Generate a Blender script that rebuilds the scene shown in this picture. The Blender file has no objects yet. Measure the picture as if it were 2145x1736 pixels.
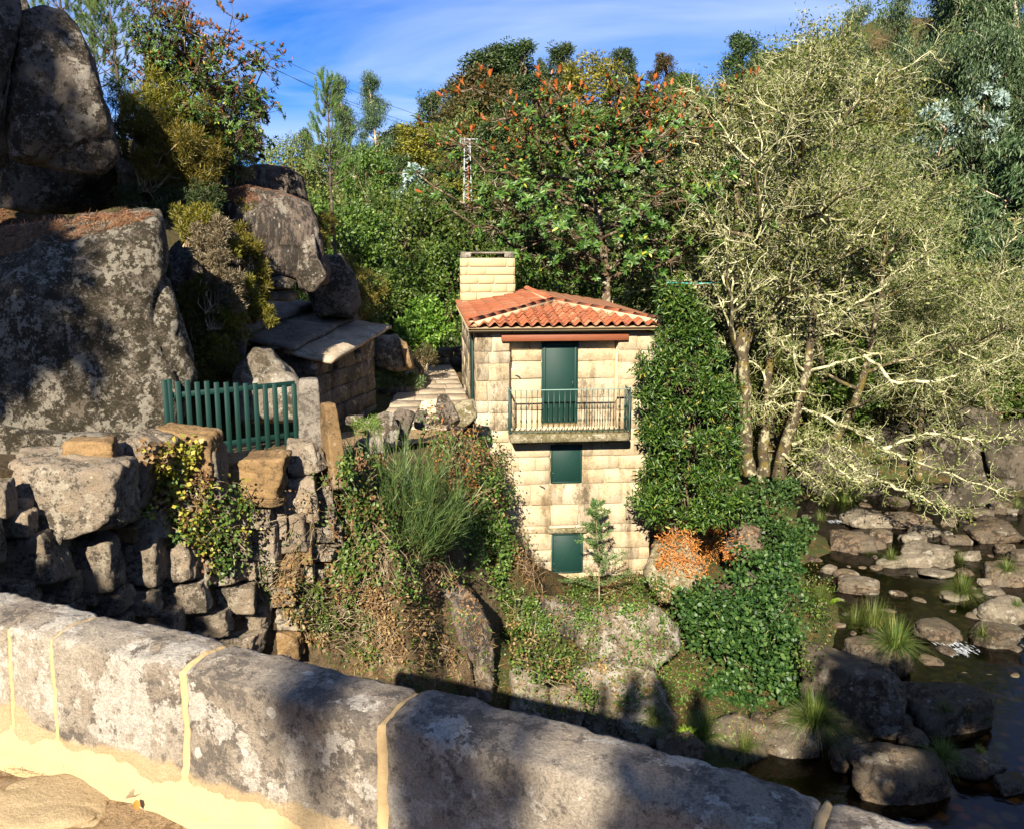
import bpy, bmesh, math, random
import numpy as np
from mathutils import Vector, Matrix
from mathutils.bvhtree import BVHTree
R = math.radians
SC = bpy.context.scene
COL = SC.collection

# ------------------------------------------------------------------ camera, sky, sun, exposure
FPX, CX, CY = 1857.0, 1072.5, 868.0
PITCH = math.atan(0.190)
cam_d = bpy.data.cameras.new('camera')
cam = bpy.data.objects.new('camera', cam_d); COL.objects.link(cam)
cam.location = (0, 0, 0); cam.rotation_euler = (math.pi/2 - PITCH, 0, 0)
cam_d.sensor_width = 36; cam_d.lens = 36*FPX/2145.0
cam_d.clip_start = 0.05; cam_d.clip_end = 2000
SC.camera = cam

SUN_AZ_LEFT, SUN_EL = 10.0, 29.5        # behind the camera, a little to the left
S = Vector((-math.sin(R(SUN_AZ_LEFT))*math.cos(R(SUN_EL)), -math.cos(R(SUN_AZ_LEFT))*math.cos(R(SUN_EL)), math.sin(R(SUN_EL))))
sun_d = bpy.data.lights.new('sun', 'SUN'); sun_d.energy = 5.0; sun_d.angle = R(0.5); sun_d.color = (1.0, 0.90, 0.74)
sun = bpy.data.objects.new('sun', sun_d); COL.objects.link(sun)
sun.rotation_euler = S.to_track_quat('Z', 'Y').to_euler(); sun.location = S*200

wd = bpy.data.worlds.new('World'); SC.world = wd; wd.use_nodes = True
nt = wd.node_tree; N = nt.nodes; L = nt.links
N.clear()
wo = N.new('ShaderNodeOutputWorld'); bg = N.new('ShaderNodeBackground'); bg.inputs['Strength'].default_value = 0.05
sky = N.new('ShaderNodeTexSky'); sky.sky_type = 'NISHITA'; sky.sun_disc = False
sky.sun_elevation = R(SUN_EL); sky.sun_rotation = math.atan2(S.x, S.y)
sky.air_density = 1.0; sky.dust_density = 0.1; sky.ozone_density = 4.0; sky.altitude = 500
tc = N.new('ShaderNodeTexCoord'); sep = N.new('ShaderNodeSeparateXYZ'); L.new(tc.outputs['Generated'], sep.inputs[0])
def wmath(op, a, b=None):
    m = N.new('ShaderNodeMath'); m.operation = op
    for i, x in enumerate((a, b)):
        if x is None: continue
        if isinstance(x, (int, float)): m.inputs[i].default_value = x
        else: L.new(x, m.inputs[i])
    return m.outputs[0]
zz = wmath('ADD', wmath('MAXIMUM', sep.outputs['Z'], 0.0), 0.16)
cmb = N.new('ShaderNodeCombineXYZ')
L.new(wmath('MULTIPLY', wmath('DIVIDE', sep.outputs['X'], zz), 0.55), cmb.inputs[0]); L.new(wmath('DIVIDE', sep.outputs['Y'], zz), cmb.inputs[1])
cn = N.new('ShaderNodeTexNoise'); cn.inputs['Scale'].default_value = 1.15; cn.inputs['Detail'].default_value = 7; cn.inputs['Roughness'].default_value = 0.52
cn.inputs['Distortion'].default_value = 0.5
L.new(cmb.outputs[0], cn.inputs['Vector'])
cr = N.new('ShaderNodeValToRGB'); cr.color_ramp.elements[0].position = 0.41; cr.color_ramp.elements[1].position = 0.70
cr.color_ramp.elements[1].color = (0.8, 0.8, 0.8, 1)
L.new(cn.outputs['Fac'], cr.inputs['Fac'])
tint = N.new('ShaderNodeMix'); tint.data_type = 'RGBA'; tint.blend_type = 'MULTIPLY'; tint.inputs['Factor'].default_value = 1.0
L.new(sky.outputs[0], tint.inputs['A']); tint.inputs['B'].default_value = (0.20, 0.53, 1.04, 1)
mx = N.new('ShaderNodeMix'); mx.data_type = 'RGBA'
L.new(cr.outputs['Color'], mx.inputs['Factor']); L.new(tint.outputs['Result'], mx.inputs['A']); mx.inputs['B'].default_value = (5.6, 6.7, 8.6, 1)
L.new(mx.outputs['Result'], bg.inputs['Color']); L.new(bg.outputs[0], wo.inputs[0])

SC.view_settings.view_transform = 'Standard'; SC.view_settings.look = 'None'
SC.view_settings.gamma = 1.0; SC.view_settings.use_curve_mapping = False
SC.view_settings.exposure = 1.5
SC.cycles.max_bounces = 6; SC.cycles.diffuse_bounces = 2; SC.cycles.glossy_bounces = 2
SC.cycles.transmission_bounces = 4; SC.cycles.transparent_max_bounces = 8
SC.cycles.caustics_reflective = False; SC.cycles.caustics_refractive = False

# ------------------------------------------------------------------ helpers
def ray(u, v):
    """direction through a point of the photograph, per metre of forward distance"""
    a = (u-CX)/FPX; b = (CY-v)/FPX; cp, sp = math.cos(PITCH), math.sin(PITCH)
    y = cp + b*sp
    return a/y, (-sp + b*cp)/y
def W(u, v, d):
    x, z = ray(u, v); return Vector((x*d, d, z*d))
def G(u, v, z):
    x, k = ray(u, v); d = z/k; return Vector((x*d, d, z))
def pxm(d): return FPX/d                                    # photograph pixels per metre at forward distance d

def vec(a): return np.asarray(a, dtype=np.float64)
def norm(a):
    a = np.asarray(a, dtype=np.float64)
    return a/np.maximum(np.linalg.norm(a, axis=-1, keepdims=True), 1e-9)

def _hash(ix, iy, iz, seed):
    h = (ix*374761393 + iy*668265263 + iz*1442695041 + seed*974634777) & 0xFFFFFFFF
    h = ((h ^ (h >> 13))*1274126177) & 0xFFFFFFFF
    return ((h ^ (h >> 16)) & 0xFFFF)/32767.5 - 1.0
def noise3(P, scale=1.0, seed=0):
    Q = np.asarray(P, dtype=np.float64)*scale + 1000.0
    I = np.floor(Q).astype(np.int64); f = Q - I; f = f*f*(3-2*f)
    o = 0
    for dx in (0, 1):
        wx = f[:, 0] if dx else 1-f[:, 0]
        for dy in (0, 1):
            wy = f[:, 1] if dy else 1-f[:, 1]
            for dz in (0, 1):
                wz = f[:, 2] if dz else 1-f[:, 2]
                o = o + wx*wy*wz*_hash(I[:, 0]+dx, I[:, 1]+dy, I[:, 2]+dz, seed)
    return o
def fbm(P, scale, octs=4, seed=0, gain=0.5):
    o = 0; a = 1.0
    for k in range(octs):
        o = o + a*noise3(P, scale*2.03**k, seed+k*17); a *= gain
    return o

def mesh(name, V, F=None, Q=None, smooth=False, mat=None):
    V = np.asarray(V, dtype=np.float32).reshape(-1, 3)
    F = np.zeros((0, 3), np.int32) if F is None or len(F) == 0 else np.asarray(F, np.int32)
    Q = np.zeros((0, 4), np.int32) if Q is None or len(Q) == 0 else np.asarray(Q, np.int32)
    me = bpy.data.meshes.new(name)
    me.vertices.add(len(V)); me.vertices.foreach_set('co', V.ravel())
    lo = np.concatenate([F.ravel(), Q.ravel()]).astype(np.int32)
    st = np.concatenate([np.arange(len(F))*3, len(F)*3 + np.arange(len(Q))*4]).astype(np.int32)
    me.loops.add(len(lo)); me.loops.foreach_set('vertex_index', lo)
    me.polygons.add(len(st)); me.polygons.foreach_set('loop_start', st)
    if smooth: me.polygons.foreach_set('use_smooth', np.ones(len(st), dtype=bool))
    me.update(calc_edges=True); me.validate()
    if mat: me.materials.append(mat)
    return me
class Geo:
    def __init__(s): s.V = []; s.F = []; s.Q = []; s.n = 0
    def add(s, V, F=None, Q=None):
        V = np.asarray(V, dtype=np.float64).reshape(-1, 3)
        if F is not None and len(F): s.F.append(np.asarray(F)+s.n)
        if Q is not None and len(Q): s.Q.append(np.asarray(Q)+s.n)
        s.V.append(V); s.n += len(V)
    def arrays(s):
        return (np.concatenate(s.V) if s.V else np.zeros((0, 3)), np.concatenate(s.F) if s.F else None, np.concatenate(s.Q) if s.Q else None)
    def mesh(s, name, mat, smooth=False): return mesh(name, *s.arrays(), smooth=smooth, mat=mat)

def tag(o, label=None, cat=None, group=None, kind=None):
    if label: o['label'] = label
    if cat: o['category'] = cat
    if group: o['group'] = group
    if kind: o['kind'] = kind
    return o
def obj(name, me, parent=None, loc=None):
    o = bpy.data.objects.new(name, me); COL.objects.link(o)
    if parent is not None: o.parent = parent
    if loc is not None: o.location = loc
    return o
def thing(name, label, cat, loc=(0, 0, 0), rz=0.0, group=None):
    o = bpy.data.objects.new(name, None); COL.objects.link(o); o.empty_display_size = 0.2
    o.location = loc; o.rotation_euler = (0, 0, rz)
    return tag(o, label, cat, group)
def dup(root, loc, rz=0.0, scale=None, label=None, group=None, parent=None):
    c = root.copy(); COL.objects.link(c)
    if parent is None:
        c.location = loc; c.rotation_euler = (0, 0, rz)
        if scale is not None: c.scale = scale if hasattr(scale, '__len__') else (scale,)*3
        if label: c['label'] = label
        if group: c['group'] = group
    else: c.parent = parent
    for ch in list(root.children): dup(ch, None, parent=c)
    return c

def box_arrays(dx, dy, dz, c=(0, 0, 0)):
    V = np.array([[sx, sy, sz] for sx in (-.5, .5) for sy in (-.5, .5) for sz in (-.5, .5)])*[dx, dy, dz] + vec(c)
    Q = [[0, 1, 3, 2], [4, 6, 7, 5], [0, 4, 5, 1], [2, 3, 7, 6], [0, 2, 6, 4], [1, 5, 7, 3]]
    return V, None, np.array(Q)
def _bb_topology():
    idx = {}; V = []
    for c, sg in enumerate([(sx, sy, sz) for sx in (-1, 1) for sy in (-1, 1) for sz in (-1, 1)]):
        for a in range(3): idx[(sg, a)] = len(V); V.append((sg, a))
    Q = []; F = []
    for a in range(3):
        b, c = [k for k in range(3) if k != a]
        for s in (-1, 1):
            q = []
            for (sb, sc) in ((-1, -1), (1, -1), (1, 1), (-1, 1)):
                sg = [0, 0, 0]; sg[a] = s; sg[b] = sb; sg[c] = sc; q.append(idx[(tuple(sg), a)])
            if (s > 0) != (a != 1): q = q[::-1]
            Q.append(q)
    for a in range(3):                                       # edges along axis a
        b, c = [k for k in range(3) if k != a]
        for sb in (-1, 1):
            for sc in (-1, 1):
                g0 = [0]*3; g1 = [0]*3; g0[a] = -1; g1[a] = 1
                for g in (g0, g1): g[b] = sb; g[c] = sc
                Q.append([idx[(tuple(g0), b)], idx[(tuple(g1), b)], idx[(tuple(g1), c)], idx[(tuple(g0), c)]])
    for sg in set(k[0] for k in idx): F.append([idx[(sg, 0)], idx[(sg, 1)], idx[(sg, 2)]])
    return V, np.array(F), np.array(Q)
_BB = _bb_topology()
def bevel_box(dx, dy, dz, b, jit=0.0, rg=None, c=(0, 0, 0)):
    h = np.array([dx, dy, dz])/2; b = min(b, h.min()*0.7); out = []
    js = {}
    for sg, a in _BB[0]:
        if sg not in js: js[sg] = rg.normal(0, jit, 3) if jit and rg is not None else np.zeros(3)
        p = np.array(sg)*(h-b); p[a] = sg[a]*h[a]
        out.append(p + js[sg])
    return np.array(out)+vec(c), _BB[1], _BB[2]
def fix_normals(me):
    bm = bmesh.new(); bm.from_mesh(me); bmesh.ops.recalc_face_normals(bm, faces=bm.faces); bm.to_mesh(me); bm.free(); return me
def block(name, dx, dy, dz, b, mat, jit=0.0, rg=None, c=(0, 0, 0)):
    return fix_normals(mesh(name, *bevel_box(dx, dy, dz, b, jit, rg, c), mat=mat))

_ico = {}
def ico(n):
    if n not in _ico:
        bm = bmesh.new(); bmesh.ops.create_icosphere(bm, subdivisions=n, radius=1.0)
        _ico[n] = (np.array([v.co[:] for v in bm.verts]), np.array([[v.index for v in f.verts] for f in bm.faces])); bm.free()
    return _ico[n]
def gauge(D, normals, dists, k):
    t = np.maximum(D@norm(normals).T/np.asarray(dists)[None, :], 0)
    return (t**k).sum(1)**(-1.0/k)
def rock_arrays(dims, seed, sub=4, planes=13, k=9, rough=0.05, fine=0.5, boxy=0.0):
    rg = np.random.default_rng(seed); D, F = ico(sub)
    n = norm(rg.normal(size=(planes, 3))); n = np.concatenate([n, -n[:4], np.eye(3), -np.eye(3)])
    ds = rg.uniform(0.72, 1.0, len(n))
    if boxy:                                                # hewn or split stone: six strong faces, a few corners knocked off
        n = np.concatenate([np.eye(3), -np.eye(3)])+rg.normal(0, .08, (6, 3)); n = np.concatenate([norm(n), norm(rg.normal(size=(5, 3)))]); ds = np.r_[rg.uniform(.72, .88, 6), rg.uniform(.98, 1.15, 5)]
    P = D*gauge(D, n, ds, k)[:, None]
    P = P*(1 + rough*fbm(P, 1.6, 3, seed)[:, None]*1.3 + rough*fine*fbm(P, 6.0, 4, seed+5, .6)[:, None]*0.9 - rough*1.3*((1-np.abs(noise3(P, 1.9, seed+9)))**8)[:, None])
    return P*np.asarray(dims)/2, F
def rock_mesh(name, dims, seed, mat, **kw):
    P, F = rock_arrays(dims, seed, **kw); return mesh(name, P, F, smooth=True, mat=mat)

SURF = []                                                   # world-space surfaces plants can grow on
def surf(V, F): SURF.append((np.asarray(V, dtype=np.float64), np.asarray(F)))
def surf_bvh():
    vs = []; fs = []; n = 0
    for V, F in SURF: vs.append(V); fs.append(F+n); n += len(V)
    return BVHTree.FromPolygons(np.concatenate(vs).tolist(), np.concatenate(fs).tolist())

def hull_rock(outline, d, front, back, seed, sub=6, k=30, rough=0.045, lean=0.0, extra=(), pw=4.6):
    """boulder with a given outline at forward distance d and a given depth towards and away from the bridge; returns arrays and centre"""
    rg = np.random.default_rng(seed)
    rays = np.array([W(u, v, d)[:] for u, v in outline]); c = rays.mean(0); w = norm(c)
    rt = norm(np.cross(w, [0, 0, 1])); up = np.cross(rt, w)
    pl = rays*((c@w)/(rays@w))[:, None] - c; q = np.stack([pl@rt, pl@up], 1)
    m = 240; th = np.arange(m)*2*math.pi/m; Ro = np.zeros(m)                 # outline radius by angle
    for i in range(len(q)):
        a, b = q[i], q[(i+1) % len(q)]; e = b-a
        den = np.cos(th)*e[1]-np.sin(th)*e[0]; den = np.where(np.abs(den) < 1e-9, 1e-9, den)
        r = (a[0]*e[1]-a[1]*e[0])/den; s = np.where(np.abs(e[0]) > np.abs(e[1]), (r*np.cos(th)-a[0])/(e[0]+1e-12), (r*np.sin(th)-a[1])/(e[1]+1e-12))
        ok = (r > 0) & (s >= -1e-6) & (s <= 1+1e-6); Ro = np.where(ok, np.maximum(Ro, r), Ro)
    Ro = np.where(Ro < 1e-3, np.median(Ro[Ro > 0]), Ro)
    ker = np.array([.1, .2, .4, .2, .1]); Ro = sum(kk*np.roll(Ro, o) for kk, o in zip(ker, (-2, -1, 0, 1, 2)))
    D, F = ico(sub); x, y, z = D@rt, D@up, D@w
    an = np.arctan2(y, x) % (2*math.pi); R0 = np.interp(an, np.r_[th, 2*math.pi], np.r_[Ro, Ro[0]])
    g = (np.hypot(x, y)/R0)**pw + (np.abs(z)/np.where(z < 0, front, back))**pw
    Q = D*(g**(-1/pw))[:, None]
    ns = [norm(rt*rg.normal(0, .5)+up*rg.normal(.15+lean, .5)-w) for _ in range(8)]; ds = [front*rg.uniform(.85, 1.2)+.16*np.mean(Ro) for _ in ns]
    for n, dd in extra: ns.append(norm(np.array(n, dtype=float))); ds.append(dd)
    h = (np.maximum(Q@np.array(ns).T/np.array(ds)[None], 0)**k).sum(1)**(1.0/k); Q = Q/np.maximum(1, h)[:, None]*np.where(h > .85, 1-.03*np.clip((h-.85)/.15, 0, 1), 1)[:, None]
    sz = np.abs(Q).max()
    nz = fbm(Q+seed*3.1, 1.3/sz, 3, seed)*0.03*sz + fbm(Q+seed, 4.5/sz, 5, seed+3, .55)*rough*0.5*sz - (1-np.abs(noise3(Q+seed, 1.7/sz, seed+9)))**9*.05*sz
    Q = Q + D*nz[:, None]
    return Q, F, c

def tube(g, pts, radii, sides=5, cap=True):
    P = np.asarray(pts, dtype=np.float64); n = len(P); r = np.broadcast_to(np.asarray(radii, dtype=np.float64), (n,))
    T = np.gradient(P, axis=0); T = norm(T)
    ref = np.array([0, 0, 1.0]) if abs(T[:, 2]).mean() < 0.9 else np.array([1.0, 0, 0])
    A = norm(np.cross(T, ref)); B = np.cross(T, A)
    an = np.arange(sides)*2*math.pi/sides
    V = (P[:, None, :] + r[:, None, None]*(np.cos(an)[None, :, None]*A[:, None, :] + np.sin(an)[None, :, None]*B[:, None, :])).reshape(-1, 3)
    i = np.arange(n-1)[:, None]*sides; j = np.arange(sides)[None, :]; j2 = (j+1) % sides
    Q = np.stack([i+j, i+j2, i+sides+j2, i+sides+j], -1).reshape(-1, 4)
    if cap:
        V = np.concatenate([V, P[-1:]+T[-1:]*r[-1]*0.3]); e = (n-1)*sides
        F = np.stack([e+np.arange(sides), e+(np.arange(sides)+1) % sides, np.full(sides, n*sides)], -1)
        g.add(V, F, Q)
    else: g.add(V, None, Q)

LEAF = {
 'diamond': (np.array([[0, 0, 0], [.5, .5, .07], [1, 0, -.05], [.5, -.5, .07]]), np.array([[0, 2, 1], [0, 3, 2]])),
 'blade': (np.array([[0, .5, 0], [0, -.5, 0], [.55, .4, .0], [.55, -.4, 0], [1, 0, 0]]), np.array([[0, 1, 3], [0, 3, 2], [2, 3, 4]])),
 'needle': (np.array([[0, .5, 0], [0, -.5, 0], [1, 0, 0]]), np.array([[0, 1, 2]])),
 'oval': (np.array([[0, 0, 0], [.3, .44, .10], [.72, .40, .08], [1, 0, -.06], [.72, -.40, .08], [.3, -.44, .10], [.5, 0, 0]]),
          np.array([[0, 6, 1], [1, 6, 2], [2, 6, 3], [3, 6, 4], [4, 6, 5], [5, 6, 0]])),
}
def leaf_arrays(P, D, Nn, Ln, Wd, shape='diamond'):
    T, F = LEAF[shape]; P = np.asarray(P); n = len(P)
    D = norm(D); Sd = norm(np.cross(Nn, D)); U = np.cross(D, Sd)
    Ln = np.broadcast_to(np.asarray(Ln, dtype=float), (n,)); Wd = np.broadcast_to(np.asarray(Wd, dtype=float), (n,))
    V = P[:, None, :] + (T[None, :, 0]*Ln[:, None])[..., None]*D[:, None, :] + (T[None, :, 1]*Wd[:, None])[..., None]*Sd[:, None, :] + (T[None, :, 2]*Ln[:, None])[..., None]*U[:, None, :]
    FF = (F[None] + (np.arange(n)*len(T))[:, None, None]).reshape(-1, 3)
    return V.reshape(-1, 3), FF
def in_ball(rg, n, p=1/3): return norm(rg.normal(size=(n, 3)))*(rg.random(n)**p)[:, None]

# ------------------------------------------------------------------ materials
def new_mat(name):
    m = bpy.data.materials.new(name); m.use_nodes = True; m.node_tree.nodes.clear(); return m
class NT:
    def __init__(s, m): s.t = m.node_tree; s.o = s.n('ShaderNodeOutputMaterial')
    def n(s, ty, **kw):
        x = s.t.nodes.new(ty)
        for k, v in kw.items(): setattr(x, k, v)
        return x
    def l(s, a, b): s.t.links.new(a, b)
    def inp(s, sock, v):
        if isinstance(v, bpy.types.NodeSocket): s.l(v, sock)
        elif v is not None: sock.default_value = v if not (isinstance(v, tuple) and len(v) == 3 and sock.type == 'RGBA') else (*v, 1)
    def math(s, op, a, b=None, clamp=False):
        x = s.n('ShaderNodeMath', operation=op, use_clamp=clamp); s.inp(x.inputs[0], a)
        if b is not None: s.inp(x.inputs[1], b)
        return x.outputs[0]
    def noise(s, v, scale, detail=5, rough=0.55, dist=0.0):
        x = s.n('ShaderNodeTexNoise'); s.inp(x.inputs['Vector'], v); x.inputs['Scale'].default_value = scale
        x.inputs['Detail'].default_value = detail; x.inputs['Roughness'].default_value = rough; x.inputs['Distortion'].default_value = dist
        return x.outputs['Fac']
    def step(s, f, a, b):
        x = s.n('ShaderNodeMapRange', interpolation_type='SMOOTHSTEP'); s.inp(x.inputs['Value'], f)
        x.inputs['From Min'].default_value = a; x.inputs['From Max'].default_value = b; return x.outputs['Result']
    def mix(s, f, a, b, blend='MIX'):
        x = s.n('ShaderNodeMix', data_type='RGBA', blend_type=blend); s.inp(x.inputs['Factor'], f); s.inp(x.inputs['A'], a); s.inp(x.inputs['B'], b)
        return x.outputs['Result']
    def bump(s, h, strength, dist):
        x = s.n('ShaderNodeBump'); s.inp(x.inputs['Height'], h); x.inputs['Strength'].default_value = strength; x.inputs['Distance'].default_value = dist
        return x.outputs['Normal']
    def pos(s, scale=(1, 1, 1)):
        g = s.n('ShaderNodeNewGeometry')
        if scale == (1, 1, 1): return g.outputs['Position']
        m = s.n('ShaderNodeMapping'); s.l(g.outputs['Position'], m.inputs['Vector']); m.inputs['Scale'].default_value = scale
        return m.outputs['Vector']
    def bsdf(s, col, rough=0.85, normal=None, spec=0.3, metal=0.0):
        b = s.n('ShaderNodeBsdfPrincipled'); s.inp(b.inputs['Base Color'], col); s.inp(b.inputs['Roughness'], rough)
        b.inputs['Specular IOR Level'].default_value = spec; b.inputs['Metallic'].default_value = metal
        if normal is not None: s.l(normal, b.inputs['Normal'])
        return b.outputs[0]
    def out(s, sh): s.l(sh, s.o.inputs['Surface'])

def granite(name, base, dark, pale, pale_amt=0.5, dark_amt=0.5, scale=1.0, moss=None, moss_amt=0.5, bump=0.6, bdist=0.03, piece=0.0, tint=None, stretch=(1, 1, 1), rough=0.9, band=None, spots=0.5, streak=0.0):
    m = new_mat(name); t = NT(m); p = t.pos(stretch)
    n1 = t.noise(p, 0.8*scale, 5, 0.6); n2 = t.noise(p, 2.0*scale, 13, 0.74); n3 = t.noise(p, 42*scale, 3, 0.75); n4 = t.noise(p, 4.6*scale, 13, 0.80); n5 = t.noise(p, 13*scale, 8, .75)
    def vor(sc):
        v = t.n('ShaderNodeTexVoronoi'); t.l(p, v.inputs['Vector']); v.inputs['Scale'].default_value = sc; v.inputs['Randomness'].default_value = 1.0; return v
    c = t.mix(t.step(n1, .36, .64), base, tint or tuple(x*.72 for x in base))
    c = t.mix(t.math('MULTIPLY', t.step(n5, .46, .60), .55), c, tuple(x*.55 for x in base))
    cl = t.math('ADD', n4, t.math('MULTIPLY', t.math('SUBTRACT', n1, .5), .55))
    c = t.mix(t.math('MULTIPLY', t.step(cl, .60-.2*dark_amt, .66-.2*dark_amt), 0.9), c, dark)
    pl = t.math('ADD', n2, t.math('MULTIPLY', t.math('SUBTRACT', t.noise(p, .55*scale, 3), .5), .5))
    c = t.mix(t.math('MULTIPLY', t.step(pl, .66-.2*pale_amt, .69-.2*pale_amt), 0.9), c, t.mix(t.step(n5, .35, .7), pale, tuple(x*.66 for x in pale)))
    if spots:
        v = vor(3.4*scale); sx = t.n('ShaderNodeSeparateColor'); t.l(v.outputs['Color'], sx.inputs[0])
        rr = t.math('MULTIPLY', t.math('MAXIMUM', t.math('SUBTRACT', sx.outputs[0], 1-.45*spots), 0.0), 1.1)
        k = t.step(t.math('SUBTRACT', rr, t.math('ADD', v.outputs['Distance'], t.math('MULTIPLY', t.math('SUBTRACT', n5, .5), .25))), 0.0, .02)
        c = t.mix(t.math('MULTIPLY', k, .85), c, tuple(min(x*1.12, .75) for x in pale))
    c = t.mix(t.math('MULTIPLY', t.step(n3, .42, .66), 0.6), c, t.mix(1.0, c, (.42, .40, .38), 'MULTIPLY'))
    if band:                                                # the strip once buried in sand never grew lichen
        sz = t.n('ShaderNodeSeparateXYZ'); t.l(t.pos(), sz.inputs[0])
        k = t.step(t.math('ADD', sz.outputs['Z'], t.math('MULTIPLY', t.math('SUBTRACT', n1, .5), .22)), band[0]+.012, band[0]-.012)
        c = t.mix(k, c, t.mix(t.step(n3, .4, .7), band[1], tuple(x*.75 for x in band[1])))
    if streak:                                              # rain stains run down the wall
        k = t.step(t.math('ADD', t.noise(t.pos((1, 1, .16)), 1.7, 7, .62), t.math('MULTIPLY', t.math('SUBTRACT', n2, .5), .35)), .53, .66)
        c = t.mix(t.math('MULTIPLY', k, streak), c, t.mix(1.0, c, (.40, .37, .32), 'MULTIPLY'))
    if moss:
        g = t.n('ShaderNodeNewGeometry'); sp = t.n('ShaderNodeSeparateXYZ'); t.l(g.outputs['Normal'], sp.inputs[0])
        up = t.step(t.math('ADD', sp.outputs['Z'], t.math('MULTIPLY', t.math('SUBTRACT', n2, .5), 1.8)), 1.05-.6*moss_amt, 1.35-.6*moss_amt)
        c = t.mix(t.math('MULTIPLY', up, .85), c, moss)
    if piece:
        oi = t.n('ShaderNodeObjectInfo'); h = t.n('ShaderNodeHueSaturation'); t.l(c, h.inputs['Color'])
        t.inp(h.inputs['Value'], t.math('ADD', t.math('MULTIPLY', oi.outputs['Random'], piece), 1-piece/2)); c = h.outputs[0]
    hh = t.math('ADD', t.math('MULTIPLY', n4, .8), t.math('ADD', t.math('MULTIPLY', n3, .16), t.math('ADD', t.math('MULTIPLY', n5, .4), t.math('MULTIPLY', n2, .5))))
    t.out(t.bsdf(c, rough, t.bump(hh, bump, bdist*1.5), 0.2)); return m

def leaf_mat(name, cols, trans=0.3, rough=0.45, spec=0.4, back=None, objvar=0.35):
    m = new_mat(name); t = NT(m)
    g = t.n('ShaderNodeNewGeometry'); r = t.n('ShaderNodeValToRGB'); t.l(g.outputs['Random Per Island'], r.inputs['Fac'])
    e = r.color_ramp.elements
    while len(e) < len(cols): e.new(0.5)
    for i, (p, c) in enumerate(cols): e[i].position = p; e[i].color = (*c, 1)
    c = r.outputs['Color']
    oi = t.n('ShaderNodeObjectInfo'); h = t.n('ShaderNodeHueSaturation'); t.l(c, h.inputs['Color'])
    t.inp(h.inputs['Value'], t.math('ADD', t.math('MULTIPLY', oi.outputs['Random'], objvar), 1-objvar/2))
    t.inp(h.inputs['Hue'], t.math('ADD', t.math('MULTIPLY', oi.outputs['Random'], 0.03), 0.485)); c = h.outputs[0]
    if back: c = t.mix(g.outputs['Backfacing'], c, back)
    b = t.bsdf(c, rough, None, spec)
    tr = t.n('ShaderNodeBsdfTranslucent'); t.inp(tr.inputs['Color'], t.mix(1.0, c, (1.15, 1.2, .6), 'MULTIPLY'))
    ms = t.n('ShaderNodeMixShader'); ms.inputs[0].default_value = trans; t.l(b, ms.inputs[1]); t.l(tr.outputs[0], ms.inputs[2])
    t.out(ms.outputs[0]); return m
def bark(name, base, pale, amt=0.5, scale=6.0, moss=None, stretch=(1, 1, .35)):
    m = new_mat(name); t = NT(m); p = t.pos(stretch)
    n1 = t.noise(p, scale, 6, .6); n2 = t.noise(t.pos(), scale*.6, 7, .65, .4)
    c = t.mix(t.step(n1, .35, .7), base, tuple(x*.5 for x in base)); c = t.mix(t.step(n2, .62-.3*amt, .70-.3*amt), c, pale)
    if moss: c = t.mix(t.step(t.noise(t.pos(), scale*.35, 4), .52, .62), c, moss)
    t.out(t.bsdf(c, .9, t.bump(n1, .5, .02), .15)); return m
def plain(name, col, rough=0.6, var=0.2, scale=5.0, spec=0.3, metal=0.0, bump=0.0, wear=None, stretch=(1, 1, 1)):
    m = new_mat(name); t = NT(m); p = t.pos(stretch); n = t.noise(p, scale, 6, .6)
    c = t.mix(n, tuple(x*(1+var) for x in col), tuple(x*(1-var) for x in col))
    if wear: c = t.mix(t.step(t.noise(p, scale*1.7, 8, .7), .6, .68), c, wear)
    t.out(t.bsdf(c, rough, t.bump(t.noise(p, scale*6, 4), bump, .01) if bump else None, spec, metal)); return m

M = {}
M['parapet'] = granite('parapet_granite', (.40, .345, .27), (.125, .107, .09), (.56, .51, .43), .66, .40, 3.2, None, bump=1.0, bdist=.016, piece=.15, tint=(.30, .245, .185), band=(-1.675, (.45, .335, .19)))
M['mortar'] = plain('lime_mortar', (.40, .285, .145), .95, .12, 8, .1, bump=.5)
M['deck'] = granite('bridge_deck_sand', (.42, .29, .155), (.22, .135, .065), (.52, .42, .29), .35, .4, 4.5, None, bump=1.0, bdist=.02, tint=(.44, .30, .16))
M['boulder'] = granite('boulder_granite', (.225, .185, .145), (.04, .033, .022), (.42, .38, .31), .46, .64, 2.6, (.15, .09, .03), .25, bump=1.0, bdist=.07, tint=(.20, .165, .13))
M['lichen_boulder'] = granite('lichen_granite', (.20, .165, .125), (.04, .033, .018), (.42, .38, .30), .66, .84, 6.0, None, bump=1.0, bdist=.06)
M['streak_boulder'] = granite('streaked_granite', (.21, .165, .13), (.04, .035, .03), (.36, .32, .26), .42, .68, 3.0, (.25, .12, .055), .45, bump=1.0, bdist=.08, stretch=(1, 1, .3))
M['wall_stone'] = granite('rubble_granite', (.30, .235, .165), (.065, .053, .038), (.43, .375, .285), .46, .48, 3.6, (.14, .11, .04), .15, bump=1.0, bdist=.035, piece=.35, tint=(.28, .24, .19))
M['ochre_stone'] = granite('ochre_granite', (.29, .185, .085), (.11, .07, .035), (.36, .27, .17), .35, .4, 2.6, None, bump=.9, bdist=.03, piece=.25)
M['river_stone'] = granite('river_granite', (.125, .103, .076), (.038, .031, .023), (.27, .24, .19), .42, .5, 1.5, (.10, .075, .03), .2, bump=.9, bdist=.05, piece=.5, tint=(.19, .13, .08))
M['pale_rock'] = granite('pale_outcrop', (.29, .245, .185), (.075, .06, .038), (.46, .42, .35), .62, .5, 1.8, (.16, .10, .045), .25, bump=1.0, bdist=.06)
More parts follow.
